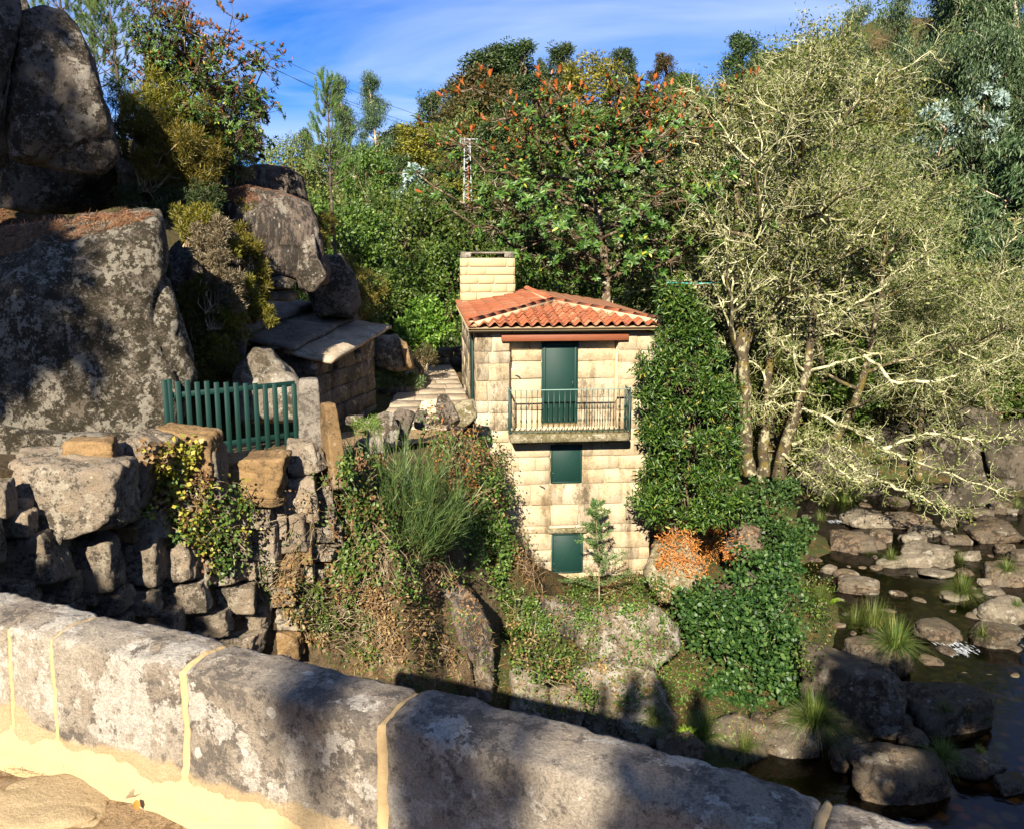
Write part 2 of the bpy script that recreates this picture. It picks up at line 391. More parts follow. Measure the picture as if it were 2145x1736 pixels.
M['dark_rock'] = granite('dark_bank_rock', (.12, .10, .075), (.035, .03, .02), (.22, .19, .15), .4, .6, 1.5, (.05, .05, .015), .3, bump=1.0, bdist=.06)
M['stream_pale'] = granite('pale_stream_granite', (.22, .185, .135), (.08, .065, .045), (.31, .28, .22), .5, .4, 2.6, None, bump=.8, bdist=.03)
M['earth_rock'] = granite('earthy_rock', (.17, .12, .065), (.06, .042, .022), (.36, .27, .17), .35, .5, 1.8, (.12, .09, .035), .3, bump=1.0, bdist=.06)
M['house_stone'] = granite('house_granite', (.47, .385, .255), (.29, .215, .13), (.50, .43, .32), .46, .30, 2.6, None, bump=.6, bdist=.009, piece=.14, tint=(.43, .335, .205), streak=.75)
M['house_old'] = granite('house_granite_weathered', (.42, .345, .245), (.15, .12, .08), (.48, .42, .31), .55, .40, 3.0, None, bump=.8, bdist=.012, piece=.2, tint=(.35, .28, .185), stretch=(1, 1, .45), streak=.8)
M['house_mortar'] = plain('house_mortar', (.43, .35, .23), .95, .15, 6, .1, bump=.5)
M['chimney_stone'] = plain('chimney_ashlar', (.42, .32, .18), .9, .18, 4, .15, bump=.4)
M['slab'] = granite('slab_granite', (.28, .245, .20), (.09, .075, .06), (.40, .365, .30), .5, .4, 2.0, (.17, .11, .05), .15, bump=.9, bdist=.03)
M['mossy'] = granite('mossy_slab', (.30, .26, .17), (.10, .085, .035), (.50, .45, .35), .35, .6, 4.0, (.14, .12, .035), .4, bump=1.0, bdist=.02)
M['hut_stone'] = granite('hut_granite', (.17, .145, .11), (.06, .048, .035), (.40, .35, .28), .42, .5, 2.6, None, bump=.9, bdist=.03, piece=.3)
M['tile'] = plain('terracotta', (.50, .165, .07), .85, .25, 7, .15, bump=.4, wear=(.42, .25, .14))
def _tilemat():
    m = new_mat('roof_tile_terracotta'); t = NT(m); p = t.pos(); oi = t.n('ShaderNodeObjectInfo'); r = t.n('ShaderNodeValToRGB'); t.l(oi.outputs['Random'], r.inputs['Fac'])
    e = r.color_ramp.elements
    for q in (.35, .7): e.new(q)
    for i, c in enumerate([(.25, .066, .027), (.29, .09, .04), (.20, .058, .028), (.31, .15, .08)]): e[i].color = (*c, 1)
    c = t.mix(t.step(t.noise(p, 9, 6, .65), .52, .68), r.outputs[0], (.17, .09, .05)); c = t.mix(t.step(t.noise(p, 25, 5, .6), .56, .7), c, (.33, .19, .105))
    t.out(t.bsdf(c, .85, t.bump(t.noise(p, 60, 3), .4, .005), .2)); return m
M['tile'] = _tilemat()
M['green'] = plain('green_paint', (.004, .027, .021), .6, .22, 2.2, .3, bump=.15)
M['iron'] = plain('green_iron', (.010, .035, .028), .4, .12, 3, .5)
M['rail_wall'] = plain('pale_rail', (.16, .25, .21), .5, .2, 9, .4)
M['beam'] = plain('reddish_timber', (.185, .058, .026), .6, .3, 3, .3, stretch=(1, 1, 9), bump=.3)
M['fascia'] = plain('cream_render', (.42, .33, .20), .9, .08, 4, .1, bump=.3)
M['steel'] = plain('galvanised_steel', (.36, .38, .40), .5, .1, 3, .4)
M['red_paint'] = plain('red_oxide', (.55, .13, .07), .6, .1, 3, .3)
M['wire'] = plain('cable_grey', (.05, .055, .06), .6, .1, 3, .2)
M['turquoise'] = plain('turquoise_rope', (.05, .42, .38), .5, .1, 3, .3)
def _ground():
    m = new_mat('woodland_ground'); t = NT(m); p = t.pos()
    n1 = t.noise(p, .35, 6, .6); n2 = t.noise(p, 4, 8, .7); n3 = t.noise(p, 22, 5, .7)
    c = t.mix(t.step(n1, .4, .6), (.085, .065, .030), (.055, .070, .022)); c = t.mix(t.step(n2, .5, .62), c, (.15, .085, .035)); c = t.mix(t.step(n3, .5, .7), c, (.04, .035, .018))
    t.out(t.bsdf(c, .95, t.bump(t.math('ADD', n2, n3), 1.0, .08), .1)); return m
M['ground'] = _ground()
def _bed():
    m = new_mat('river_bed'); t = NT(m); p = t.pos(); v = t.n('ShaderNodeTexVoronoi'); t.l(p, v.inputs['Vector']); v.inputs['Scale'].default_value = 2.6
    c = t.mix(t.noise(p, 1.2, 5), (.42, .26, .10), (.16, .10, .035)); c = t.mix(.6, c, v.outputs['Color'], 'SOFT_LIGHT'); c = t.mix(t.step(v.outputs['Distance'], .25, .5), c, (.05, .03, .012))
    t.out(t.bsdf(c, .8, t.bump(v.outputs['Distance'], -1.0, .1), .2)); return m
M['bed'] = _bed()
def _water():
    m = new_mat('river_water'); t = NT(m); p = t.pos()
    n = t.math('ADD', t.noise(p, 2.2, 4, .5, .4), t.math('MULTIPLY', t.noise(p, 9, 3, .5), .35)); nm = t.bump(n, .35, .05)
    gl = t.n('ShaderNodeBsdfGlossy'); gl.inputs['Roughness'].default_value = .03; gl.inputs['Color'].default_value = (1, 1, 1, 1); t.l(nm, gl.inputs['Normal'])
    tr = t.n('ShaderNodeBsdfTransparent'); tr.inputs['Color'].default_value = (.76, .60, .36, 1)
    fr = t.n('ShaderNodeFresnel'); fr.inputs['IOR'].default_value = 1.33; t.l(nm, fr.inputs['Normal'])
    ms = t.n('ShaderNodeMixShader'); t.l(fr.outputs[0], ms.inputs[0]); t.l(tr.outputs[0], ms.inputs[1]); t.l(gl.outputs[0], ms.inputs[2]); t.out(ms.outputs[0]); return m
M['water'] = _water()
M['foam'] = plain('foam_white', (.42, .45, .47), .6, .1, 12, .3)
M['pave'] = granite('paving_granite', (.52, .42, .30), (.25, .19, .12), (.60, .53, .42), .4, .3, 2.0, None, bump=.6, bdist=.015, piece=.22)
M['lichen_bark'] = bark('lichened_bark', (.075, .058, .035), (.26, .24, .145), .36, 7, (.10, .075, .02))
M['lichen_twig'] = bark('lichened_twig', (.25, .235, .125), (.46, .44, .26), .58, 5, None, (1, 1, 1))
M['bark'] = bark('brown_bark', (.11, .075, .045), (.25, .22, .16), .3, 8)
M['euc_bark'] = bark('eucalypt_bark', (.34, .22, .13), (.50, .42, .32), .5, 3, None, (1, 1, .15))
M['pine_bark'] = bark('pine_bark', (.085, .065, .05), (.16, .13, .11), .3, 8)
M['stem'] = bark('dry_stem', (.24, .17, .10), (.36, .30, .20), .4, 9)
M['lf_broad'] = leaf_mat('leaf_broad', [(0, (.028, .058, .010)), (.5, (.068, .120, .019)), (1, (.15, .20, .035))], .3)
M['lf_alder'] = leaf_mat('leaf_alder', [(0, (.045, .075, .014)), (.5, (.12, .155, .034)), (1, (.25, .265, .082))], .3, spec=.3)
M['lf_dark'] = leaf_mat('leaf_dark', [(0, (.022, .045, .014)), (.6, (.048, .078, .022)), (1, (.085, .11, .03))], .2)
M['lf_rusty'] = leaf_mat('leaf_rusty', [(0, (.038, .05, .018)), (.5, (.065, .07, .024)), (1, (.16, .082, .03))], .2)
M['lf_euc'] = leaf_mat('leaf_eucalypt', [(0, (.026, .052, .020)), (.6, (.060, .100, .036)), (1, (.13, .17, .075))], .25, rough=.4)
M['lf_silver'] = leaf_mat('leaf_silver', [(0, (.16, .24, .22)), (1, (.34, .42, .38))], .2)
M['lf_pine'] = leaf_mat('needle_pine', [(0, (.05, .10, .024)), (.7, (.11, .18, .045)), (1, (.20, .24, .07))], .25)
M['lf_magnolia'] = leaf_mat('leaf_magnolia', [(0, (.022, .052, .008)), (.6, (.050, .100, .013)), (.98, (.11, .17, .026)), (1, (.45, .36, .04))], .12, rough=.42, spec=.35, back=(.055, .072, .020), objvar=.1)
M['lf_magnolia_rust'] = leaf_mat('leaf_magnolia_rust', [(0, (.022, .052, .008)), (1, (.050, .100, .013))], .12, rough=.42, spec=.35, back=(.34, .095, .024), objvar=.1)
M['lf_laurel'] = leaf_mat('leaf_laurel', [(0, (.015, .046, .007)), (.6, (.041, .102, .012)), (.97, (.10, .17, .026)), (1, (.36, .30, .05))], .15, rough=.42, spec=.4)
M['lf_round'] = leaf_mat('leaf_round', [(0, (.013, .040, .009)), (.6, (.034, .080, .015)), (1, (.085, .14, .032))], .2, rough=.48, spec=.35)
M['lf_bramble'] = leaf_mat('leaf_bramble', [(0, (.030, .065, .010)), (.6, (.075, .135, .020)), (1, (.16, .21, .04))], .3, spec=.4)
M['lf_dry'] = leaf_mat('leaf_dry', [(0, (.11, .062, .027)), (.5, (.20, .115, .05)), (1, (.31, .215, .10))], .25, spec=.2)
M['lf_rust'] = leaf_mat('leaf_rust', [(0, (.24, .075, .02)), (.6, (.42, .135, .036)), (1, (.48, .23, .085))], .2, spec=.15)
M['lf_needle'] = leaf_mat('needle_rust', [(0, (.10, .05, .026)), (.6, (.18, .085, .038)), (1, (.26, .16, .085))], .1, spec=.15)
M['lf_yellowivy'] = leaf_mat('leaf_yellow_ivy', [(0, (.12, .17, .02)), (.5, (.33, .34, .04)), (1, (.50, .45, .07))], .3)
M['lf_heather'] = leaf_mat('leaf_heather', [(0, (.06, .07, .010)), (.5, (.155, .145, .018)), (1, (.30, .24, .035))], .3)
M['lf_heather_grey'] = leaf_mat('leaf_heather_grey', [(0, (.13, .11, .06)), (.6, (.24, .20, .11)), (1, (.36, .31, .19))], .2)
M['lf_broom'] = leaf_mat('stem_broom', [(0, (.04, .085, .024)), (.6, (.085, .155, .042)), (1, (.18, .22, .07))], .2)
M['lf_fern'] = leaf_mat('leaf_fern', [(0, (.14, .24, .02)), (1, (.34, .42, .04))], .35)
M['lf_grass'] = leaf_mat('blade_grass', [(0, (.055, .10, .018)), (.6, (.10, .16, .03)), (1, (.24, .22, .07))], .3)
M['lf_bright'] = leaf_mat('leaf_bright', [(0, (.055, .12, .014)), (.6, (.11, .20, .022)), (1, (.22, .30, .05))], .35, spec=.45)
M['lf_yellow'] = leaf_mat('leaf_yellow_green', [(0, (.12, .14, .02)), (1, (.26, .24, .05))], .3)
# ------------------------------------------------------------------ the terrain: one sheet through known heights
CTRL = np.array([
 (-6, 3, -5.5), (-3, 6, -7.6), (0, 4, -9.5), (3, 5, -10.4), (8, 8, -10.9), (14, 8, -11), (0, 9, -9.3), (4, 11, -10.2), (7, 14, -10.6), (5, 13, -10.5), (6, 15.6, -10.3), (-4, 0, -6), (4, 0, -10.6), (12, 0, -11), (-1.5, 11, -8.6),
 (-9, 6, -2.4), (-8, 10, -3.0), (-6.4, 12.3, -3.3), (-4.9, 15, -3.55), (-3.3, 18, -4.1), (-2.2, 21, -4.4), (-2.6, 25, -4.45), (-3.0, 30, -4.45), (-3.3, 33, -4.4), (-4.6, 20, -4.3), (-5, 25, -4.35),
 (-5.5, 8.7, -6.2), (-4.5, 10.4, -6.5), (-3.9, 9.2, -6.8), (-3.2, 12.2, -7.0), (-2.6, 10.8, -7.6), (-6.6, 7.6, -5.6), (-2.2, 13.5, -7.2), (-1.5, 15.5, -7.7), (-1.5, 17.4, -6.6), (-.8, 19.6, -5.6), (0, 15, -9.7), (.1, 18, -8.5), (.5, 20.6, -7.8), (1.5, 20.4, -8.7), (3, 20.6, -9.0), (2, 17, -9.7), (1, 13, -9.9),
 (4, 17, -9.8), (5, 20, -9.3), (6, 24, -8.7), (6.5, 28, -8.3), (8.2, 31, -8.4), (1, 23, -8.9), (3, 26, -8.6), (1, 30, -7), (-.5, 24, -5), (6.3, 17, -9.8), (7.2, 20, -10), (8.2, 25, -10), (9.2, 29, -9.9),
 (9, 16, -10.6), (10, 20, -10.6), (11, 26, -10.6), (12.2, 31, -10.5), (16, 35, -10.4), (22, 40, -10.3), (12, 22, -10.8), (14, 28, -10.6), (17, 33, -10.5), (16, 14, -10.9), (20, 22, -10.6), (20, 28, -10.5), (28, 44, -10.2), (34, 48, -10), (13, 18, -10.9),
 (26, 34, -9.3), (31, 38, -7), (28, 22, -9), (36, 30, -4), (17, 41, -8.6), (22, 47, -7.5), (30, 52, -5), (45, 45, 4), (60, 60, 13), (55, 80, 14), (75, 60, 18), (90, 100, 26), (45, 20, 0), (70, 20, 14),
 (5, 36, -7.4), (9, 42, -7.6), (0, 38, -5), (-4, 40, -4.5), (0, 55, -2), (10, 55, -5), (20, 60, -3), (0, 80, 4.5), (15, 85, 6), (10, 110, 14), (30, 110, 14), (35, 75, 7), (-15, 90, 2.5), (-10, 125, 8), (-35, 120, 5), (50, 120, 28), (-25, 70, 0), (60, 160, 34), (0, 160, 14), (-60, 160, 8),
 (-9, 15, -2.2), (-8, 18.5, -.8), (-12, 18, .0), (-13, 22, 1.5), (-8.5, 22, -.3), (-7, 24.5, -2.6), (-16, 15, 1.5), (-22, 25, 5), (-9, 28, -1.6), (-12, 35, -1), (-22, 45, 2), (-11, 12.5, -3.1), (-15, 9, -1), (-12, 2, -2), (-30, 10, 5),
 (-8, -3, -2.2), (-4, -8, -3), (0, -12, -9), (8, -12, -10.8), (20, -10, -9), (-20, -20, -1), (0, -40, -6), (40, -30, 4), (-50, -50, 8), (-40, 60, 7), (120, 0, 30), (-120, 40, 25), (160, 160, 40), (-150, 200, 40), (0, 300, 34), (200, 300, 45), (-250, -100, 40), (250, -100, 50), (0, -250, 20), (-200, 380, 45), (380, 380, 70), (-380, 0, 60)], dtype=float)
def H(x, y):
    x = np.atleast_1d(np.asarray(x, dtype=float)); y = np.atleast_1d(np.asarray(y, dtype=float)); o = np.empty(len(x))
    for i in range(0, len(x), 20000):
        d2 = (x[i:i+20000, None]-CTRL[None, :, 0])**2 + (y[i:i+20000, None]-CTRL[None, :, 1])**2 + .15
        w = d2**-1.9; o[i:i+20000] = (w*CTRL[None, :, 2]).sum(1)/w.sum(1)
    P = np.stack([x, y, 0*x], 1); far = np.clip(np.hypot(x, y-20)/60, .15, 1)
    return o + .35*fbm(P, .35, 4, 3)*far + .05*fbm(P, 1.6, 3, 9)
def H1(x, y): return float(H([x], [y])[0])
def axis(a, b, st, lo, hi):
    c = list(np.arange(a, b, st)); k = st
    while c[-1] < hi: k *= 1.12; c.append(c[-1]+k)
    k = st
    while c[0] > lo: k *= 1.12; c.insert(0, c[0]-k)
    return np.array(c)
xs = axis(-16, 34, .4, -420, 420); ys = axis(2, 50, .4, -420, 520)
gx, gy = np.meshgrid(xs, ys); gz = H(gx.ravel(), gy.ravel())
GV = np.stack([gx.ravel(), gy.ravel(), gz], 1); nx, ny = len(xs), len(ys)
i0 = (np.arange(ny-1)[:, None]*nx + np.arange(nx-1)[None, :]).ravel(); GQ = np.stack([i0, i0+1, i0+nx+1, i0+nx], 1)
tag(obj('ground', mesh('ground', GV, None, GQ, True, M['ground'])), kind='structure')
surf(GV, np.concatenate([GQ[:, :3], GQ[:, [0, 2, 3]]]))

# river: a bed of its own and the water above it
WZ = -10.0
rc = np.array([(6, -40), (9, -8), (11, 6), (12.2, 14), (13, 20), (14.3, 27), (17.5, 33), (22.5, 39.5), (30, 46), (46, 53)], dtype=float)
rw = np.array([7, 6, 5.5, 5.0, 5.2, 5.3, 5, 4.6, 4, 4])
t = np.linspace(0, len(rc)-1, 90); cx_ = np.interp(t, np.arange(len(rc)), rc[:, 0]); cy_ = np.interp(t, np.arange(len(rc)), rc[:, 1]); ww = np.interp(t, np.arange(len(rc)), rw)
tn = norm(np.stack([np.gradient(cx_), np.gradient(cy_)], 1)); nn = np.stack([tn[:, 1], -tn[:, 0]], 1)
nn_r = nn
def ribbon(half, zf, m=13):
    k = np.linspace(-1, 1, m); V = np.stack([cx_[:, None]+nn[:, :1]*k*half[:, None], cy_[:, None]+nn[:, 1:]*k*half[:, None], np.zeros((90, m))], -1)
    V[..., 2] = zf(k[None, :]); V = V.reshape(-1, 3); a = (np.arange(89)[:, None]*m+np.arange(m-1)[None]).ravel()
    return V, np.stack([a, a+1, a+m+1, a+m], 1)
V, Q = ribbon(ww*1.75, lambda k: -10.42+.5*np.abs(k)**6); V[:, 2] += .06*fbm(V, 1.2, 3, 4)
tag(obj('river_bed', mesh('river_bed', V, None, Q, True, M['bed'])), kind='structure')
V, Q = ribbon(ww*1.75, lambda k: WZ+0*k, 3)
tag(obj('river_water', mesh('river_water', V, None, Q, True, M['water'])), kind='structure')

# ------------------------------------------------------------------ the bridge: deck, arch body and parapet
PAR = np.array([(-6.2, 4.2), (-3.9, 3.55), (-2.3, 2.92), (-1.59, 2.607), (-.87, 2.30), (-.26, 2.01), (.19, 1.79), (.63, 1.56), (.95, 1.37), (2.2, .70), (4.2, -.2)])*1.267   # outer top line of the parapet
seg = np.r_[0, np.cumsum(np.linalg.norm(np.diff(PAR, axis=0), axis=1))]
def par_pt(s): return np.array([np.interp(s, seg, PAR[:, 0]), np.interp(s, seg, PAR[:, 1])])
def par_dir(s): return norm(par_pt(s+.15)-par_pt(s-.15))
TH = .235; DECK = -1.83; PZ = -1.33
br = thing('stone_bridge', 'old stone bridge with sandy deck under the lichened parapet in front', 'bridge')
g = Geo(); sm = np.linspace(0, seg[-1], 60); VV = []
for s in sm:
    p = par_pt(s); d = par_dir(s); n_ = np.array([d[1], -d[0]]); n_ = n_ if n_[1] < 0 else -n_
    for k in (0.02, 3.6): VV.append((*(p+n_*k), 0))
VV = np.array(VV); top = VV.copy(); top[:, 2] = DECK-.05
mid = par_pt(seg[-1]*.75)
def soffit(x): return np.maximum(-10.9, -2.6 - 9.0*np.clip(np.abs(x-7.0)/6.0, 0, 1)**2.4)
bot = VV.copy(); bot[:, 2] = soffit(VV[:, 0]); bot[:, 2] = np.where(VV[:, 0] < 1.2, -10.9, bot[:, 2])
n0 = len(top); g.add(np.concatenate([top, bot])); a = np.arange(0, n0-2, 2)
for q in ([a, a+1, a+3, a+2], [a+n0, a+n0+2, a+n0+3, a+n0+1], [a, a+2, a+n0+2, a+n0], [a+1, a+1+n0, a+3+n0, a+3]): g.Q.append(np.stack(q, 1))
obj('arch_body', fix_normals(g.mesh('arch_body', M['wall_stone'])), br)
u_ = np.linspace(0, 1, 70); sd = np.linspace(0, seg[-1], 240); VV = []
for s in sd:
    p = par_pt(s); d = par_dir(s); n_ = np.array([d[1], -d[0]]); n_ = n_ if n_[1] < 0 else -n_
    VV.append(np.concatenate([p[None]+n_[None]*(.18+u_[:, None]**1.5*3.4), np.zeros((70, 1))], 1))
VV = np.concatenate(VV); VV[:, 2] = DECK + .022*fbm(VV, 2.2, 4, 5) + .008*fbm(VV, 14, 3, 8) + .03*np.exp(-np.tile(u_, len(sd))*14)
a = (np.arange(239)[:, None]*70+np.arange(69)[None]).ravel()
obj('deck', fix_normals(mesh('deck', VV, None, np.stack([a, a+1, a+71, a+70], 1), True, M['deck'])), br)

pw = thing('bridge_parapet', 'long lichen spotted granite parapet across the bottom of the photograph', 'parapet')
rg = np.random.default_rng(11)
TH_ = TH
def s_at_u(u):
    s = np.linspace(0, seg[-1], 4000); P = np.array([par_pt(q) for q in s[::8]]); s = s[::8]
    cp, sp = math.cos(PITCH), math.sin(PITCH); dz = PZ; P = P-np.array([.43, .9])*TH
    uu = CX + FPX*P[:, 0]/np.maximum(P[:, 1]*cp - dz*sp, .05); return float(np.interp(u, uu, s))
joints = [s_at_u(u) for u in (-420, 4, 98, 373, 796, 1712)] + [s_at_u(1712)+.5, s_at_u(1712)+1.5, s_at_u(1712)+2.4]
joints = [max(joints[0]-.9, .1)] + joints

def par_block(s0, s1, zt0, zt1, seed, thick=TH, round_=.024):
    """one parapet stone, a rounded and worn block along the curve; its near face, top and far face are one displaced sheet"""
    nu, nv = max(30, int((s1-s0)*110)), 90
    a_ = np.linspace(0, 1, nu); prof = []
    hb = DECK - .12
    # profile in (across, height): inner foot, up, over the top, down the outer face; 0 = outer top line
    r = round_; w = thick
    pts = [(w, 0.0)]; pts += [(w, .62)]
    V = []
    for ia, q in enumerate(a_):
        s = s0+(s1-s0)*q; p = par_pt(s); d = par_dir(s); n_ = np.array([d[1], -d[0]]); n_ = n_ if n_[1] < 0 else -n_
        zt = zt0+(zt1-zt0)*q
        poly = np.array([(w+.03, hb), (w+.02, hb+.2), (w+.008, hb+.35), (w-.003, zt-r), (w-.3*r, zt-.3*r), (w-r, zt-.004), (w*.5, zt+.012), (r*.8, zt), (.22*r, zt-.3*r), (0, zt-r), (0, zt-.45), (0, hb-.2)])
        ll = np.r_[0, np.cumsum(np.linalg.norm(np.diff(poly, axis=0), axis=1))]
        tt = np.linspace(0, ll[-1], nv); ac = np.interp(tt, ll, poly[:, 0]); zz_ = np.interp(tt, ll, poly[:, 1])
        e = min(q, 1-q)*(s1-s0); pinch = .010*np.exp(-(e/.010)**1.2)
        mid_ = w*.5; ac = mid_ + (ac-mid_)*(1-pinch*2.2/w); zz_ = np.where(zz_ > zt-.2, zz_-pinch*.9, zz_)
        V.append(np.concatenate([p[None]+n_[None]*ac[:, None], zz_[:, None]], 1))
    V = np.array(V)
    du = np.gradient(V, axis=0); dv = np.gradient(V, axis=1); nr = norm(np.cross(du, dv).reshape(-1, 3)); Vf = V.reshape(-1, 3)
    c0 = Vf.mean(0); nr = np.where(((Vf-c0)*nr).sum(1, keepdims=True) < 0, -nr, nr)
    h = .0085*fbm(Vf, 2.2, 3, 20) + .0065*fbm(Vf, 8, 3, 21) + .0045*fbm(Vf, 30, 3, 22)
    Vf = Vf + nr*h[:, None]
    a = (np.arange(nu-1)[:, None]*nv+np.arange(nv-1)[None]).ravel(); Q = np.stack([a, a+1, a+nv+1, a+nv], 1)
    e0 = np.arange(nv); caps = []
    for base in (0, (nu-1)*nv):
        for k in range(nv//2-1): caps.append([base+k, base+k+1, base+nv-2-k, base+nv-1-k])
    return Vf, np.concatenate([Q, np.array(caps)])
tops = [-1.05]*20
dz_ = [0, .0, .012, .0, .0, .012, -.012, -.012, 0, 0]
plabels = {}
for i in range(len(joints)-1):
    gap = (.016, .014, .012, .013, .020, .026, .016, .012, .012, .012)[i]
    V, Q = par_block(joints[i]+gap*.5, joints[i+1]-gap*.5, PZ+dz_[i], PZ+dz_[i+1 if i < 8 else i]*.3, 20+i)
    o = obj('stone', fix_normals(mesh('parapet_stone', V, None, Q, True, M['parapet'])), pw)
# mortar in the joints, and the bedding along the foot of the near face
for i in range(1, len(joints)-1):
    wj = (.016, .014, .014, .012, .022, .028, .014, .014, .014, .014)[i]
    V, Q = par_block(joints[i]-wj, joints[i]+wj, PZ-.005, PZ-.005, 60+i, TH-.005, .026)
    n_ = par_dir(joints[i]); q = np.array([n_[1], -n_[0]]); q = q if q[1] < 0 else -q
    V[:, :2] += q*.0025
    obj('mortar_joint', fix_normals(mesh('mortar_joint', V, None, Q, True, M['mortar'])), pw)
g = Geo(); ss = np.linspace(0, seg[-1], 260); nv = 9; V = []
for s in ss:
    p = par_pt(s); d = par_dir(s); n_ = np.array([d[1], -d[0]]); n_ = n_ if n_[1] < 0 else -n_
    prof = np.array([(TH-.02, .095), (TH+.008, .085), (TH+.022, .06), (TH+.03, .035), (TH+.042, .02), (TH+.06, .008), (TH+.075, -.004), (TH+.085, -.03), (TH+.09, -.06)])
    V.append(np.concatenate([p[None]+n_[None]*prof[:, :1], DECK+.03+prof[:, 1:]], 1))
V = np.concatenate(V); V += (.010*fbm(V, 5, 3, 2)+.004*fbm(V, 30, 2, 2))[:, None]*np.array([.3, -.5, 1]); a = (np.arange(259)[:, None]*nv+np.arange(nv-1)[None]).ravel()
obj('mortar_bedding', fix_normals(mesh('mortar_bedding', V, None, np.stack([a, a+1, a+nv+1, a+nv], 1), True, M['mortar'])), pw)
# a pale boss of rock in the deck, dry litter and two fallen leaves
P, F = rock_arrays((.55, .34, .13), 3, sub=5); P += np.array(G(110, 1690, DECK)) + [0, 0, .0]
tag(obj('bedrock_hump', mesh('bedrock_hump', P, F, smooth=True, mat=M['parapet'])), 'low pale hump of bedrock in the sandy bridge deck', 'rock')
lm = leaf_mat('fallen_leaf', [(0, (.40, .13, .03)), (1, (.46, .17, .04))], .15)
for k, (u, v, lb, a, sz) in enumerate([(262, 1672, 'curled dark brown leaf lying on the sandy bridge deck', .6, .075), (287, 1697, 'small bright orange leaf lying on the sandy bridge deck', 2.0, .045)]):
    c = vec(G(u, v, DECK+.03)); V, F = leaf_arrays([[0, 0, 0]], [[math.cos(a), math.sin(a), .12]], [[.15, 0, 1]], sz, sz*.55, 'oval'); V[:, 2] += .25*V[:, 1]**2/sz
    o = obj('fallen_leaf', mesh('fallen_leaf', V, F, smooth=True, mat=lm if k else M['stem']), loc=c); tag(o, lb, 'leaf')
rg = np.random.default_rng(5); P = np.array([G(u, v, DECK+.025)[:] for u, v in zip(rg.normal(110, 60, 170), rg.normal(1618, 16, 170))])
V, F = leaf_arrays(P, rg.normal(size=(170, 3))*[1, .6, .12], [[0, 0, 1]]*170, rg.uniform(.015, .06, 170), .0022, 'blade')
tag(obj('needle_litter', mesh('needle_litter', V, F, mat=M['stem'])), kind='stuff')

# ------------------------------------------------------------------ the mill house
ZB = -9.0; ROT = R(5.4); DF = 22.2
A0 = W(995, 700, DF); hs = thing('mill_house', 'narrow old stone mill house with tiled hip roof and green shutters', 'house', (A0.x, DF, ZB), ROT)
ce, se = math.cos(ROT), math.sin(ROT)
def zf(v): return W(1180, v, DF+.25).z - ZB
def zq(y): return zf((580+y/2.284)*.8379)                  # heights read off an enlargement of the photograph
def hw(s, t, z): return np.array([A0.x+ce*s-se*t, DF+se*s+ce*t, ZB+z])
WID, DEP = 4.62, 8.7
ZE = zq(572); Z_BAL = zq(1125); Z_SLB = zq(1185); Z_LT = zq(576); Z_LB = zq(620)
r0, r1 = .87, 3.66                                          # the recess of the balcony
wg = Geo()
wg.add(*box_arrays(WID-.06, DEP-.06, Z_BAL+.02, (WID/2, DEP/2, (Z_BAL-.0)/2)))
wg.add(*box_arrays(r0-.03, DEP-.06, ZE-Z_BAL-.03, (r0/2+.01, DEP/2, (ZE+Z_BAL)/2)))
wg.add(*box_arrays(WID-r1-.03, DEP-.06, ZE-Z_BAL-.03, ((WID+r1)/2-.01, DEP/2, (ZE+Z_BAL)/2)))
wg.add(*box_arrays(r1-r0+.04, DEP-.36, ZE-Z_BAL-.03, ((r0+r1)/2, DEP/2+.18, (ZE+Z_BAL)/2)))
wall = obj('wall', fix_normals(wg.mesh('wall', M['house_mortar'])), hs)
rg = np.random.default_rng(21)
def course(s0, s1, z0, z1, holes, tfn, face, mat, wmin=.42, wmax=.95, proud=.008, parent=None, jit=.008, gap=.006):
    """stones of one course from s0 to s1, keeping clear of the openings"""
    free = [(s0, s1)]
    for (a, b, c, d) in holes:
        if d > z0+.03 and c < z1-.03:
            nf = []
            for (p, q) in free:
                if b <= p or a >= q: nf.append((p, q)); continue
                if a > p: nf.append((p, a))
                if b < q: nf.append((b, q))
            free = nf
    for (p, q) in free:
        x = p
        while q-x > .08:
            w = rg.uniform(wmin, wmax); w = q-x if q-x-w < .25 else w
            dx, dz = w-gap*2, z1-z0-gap*2; th = .10; pr = proud*rg.uniform(.5, 1.2)
            mt = mat(rg) if callable(mat) else mat
            if face == 'front': me = block('stone', dx, th, dz,   .010, mt, jit, rg); c = (x+w/2, tfn+th/2-pr, (z0+z1)/2)
            else: me = block('stone', th, dx, dz, .010, mt, jit, rg); c = (tfn+th/2-pr, x+w/2, (z0+z1)/2)
            obj('stone', me, parent, c); x += w
new = lambda r: M['house_stone']
old = lambda r: M['house_old'] if r.random() < .75 else M['house_stone']
mixm = lambda r: M['house_old'] if r.random() < .35 else M['house_stone']
sd0, sd1 = 1.73, 2.67                                       # door
W1 = (1.93, 2.77, zq(1432), zq(1192)); z2 = lambda y: zf((1000+y/2.284)*.8379); W2 = (1.98, 2.83, z2(985), z2(757))
zs = np.linspace(Z_BAL, ZE-.02, 7)+np.array([0, .05, -.06, .04, .07, -.04, 0])
for a, b in zip(zs[:-1], zs[1:]):
    course(0, r0, a, b, [], 0, 'front', old, .25, .55, parent=wall)
    course(r1, WID, a, b, [(0, 9, ZE-.3, 99)] if False else [], 0, 'front', mixm, .35, .6, parent=wall)
    course(r0+.01, r1-.01, a, b, [(sd0, sd1, 0, 99)], .33, 'front', mixm, .5, 1.0, .025, parent=wall)
zl = [W2[2]-1.2, W2[2]-.75, W2[2]-.3, W2[2], W2[2]+.34, W2[2]+.66, W2[3], W2[3]+.22, (W2[3]+.22+W1[2])/2, W1[2]-.02, W1[2]+.36, W1[2]+.72, W1[3], Z_SLB+.0]
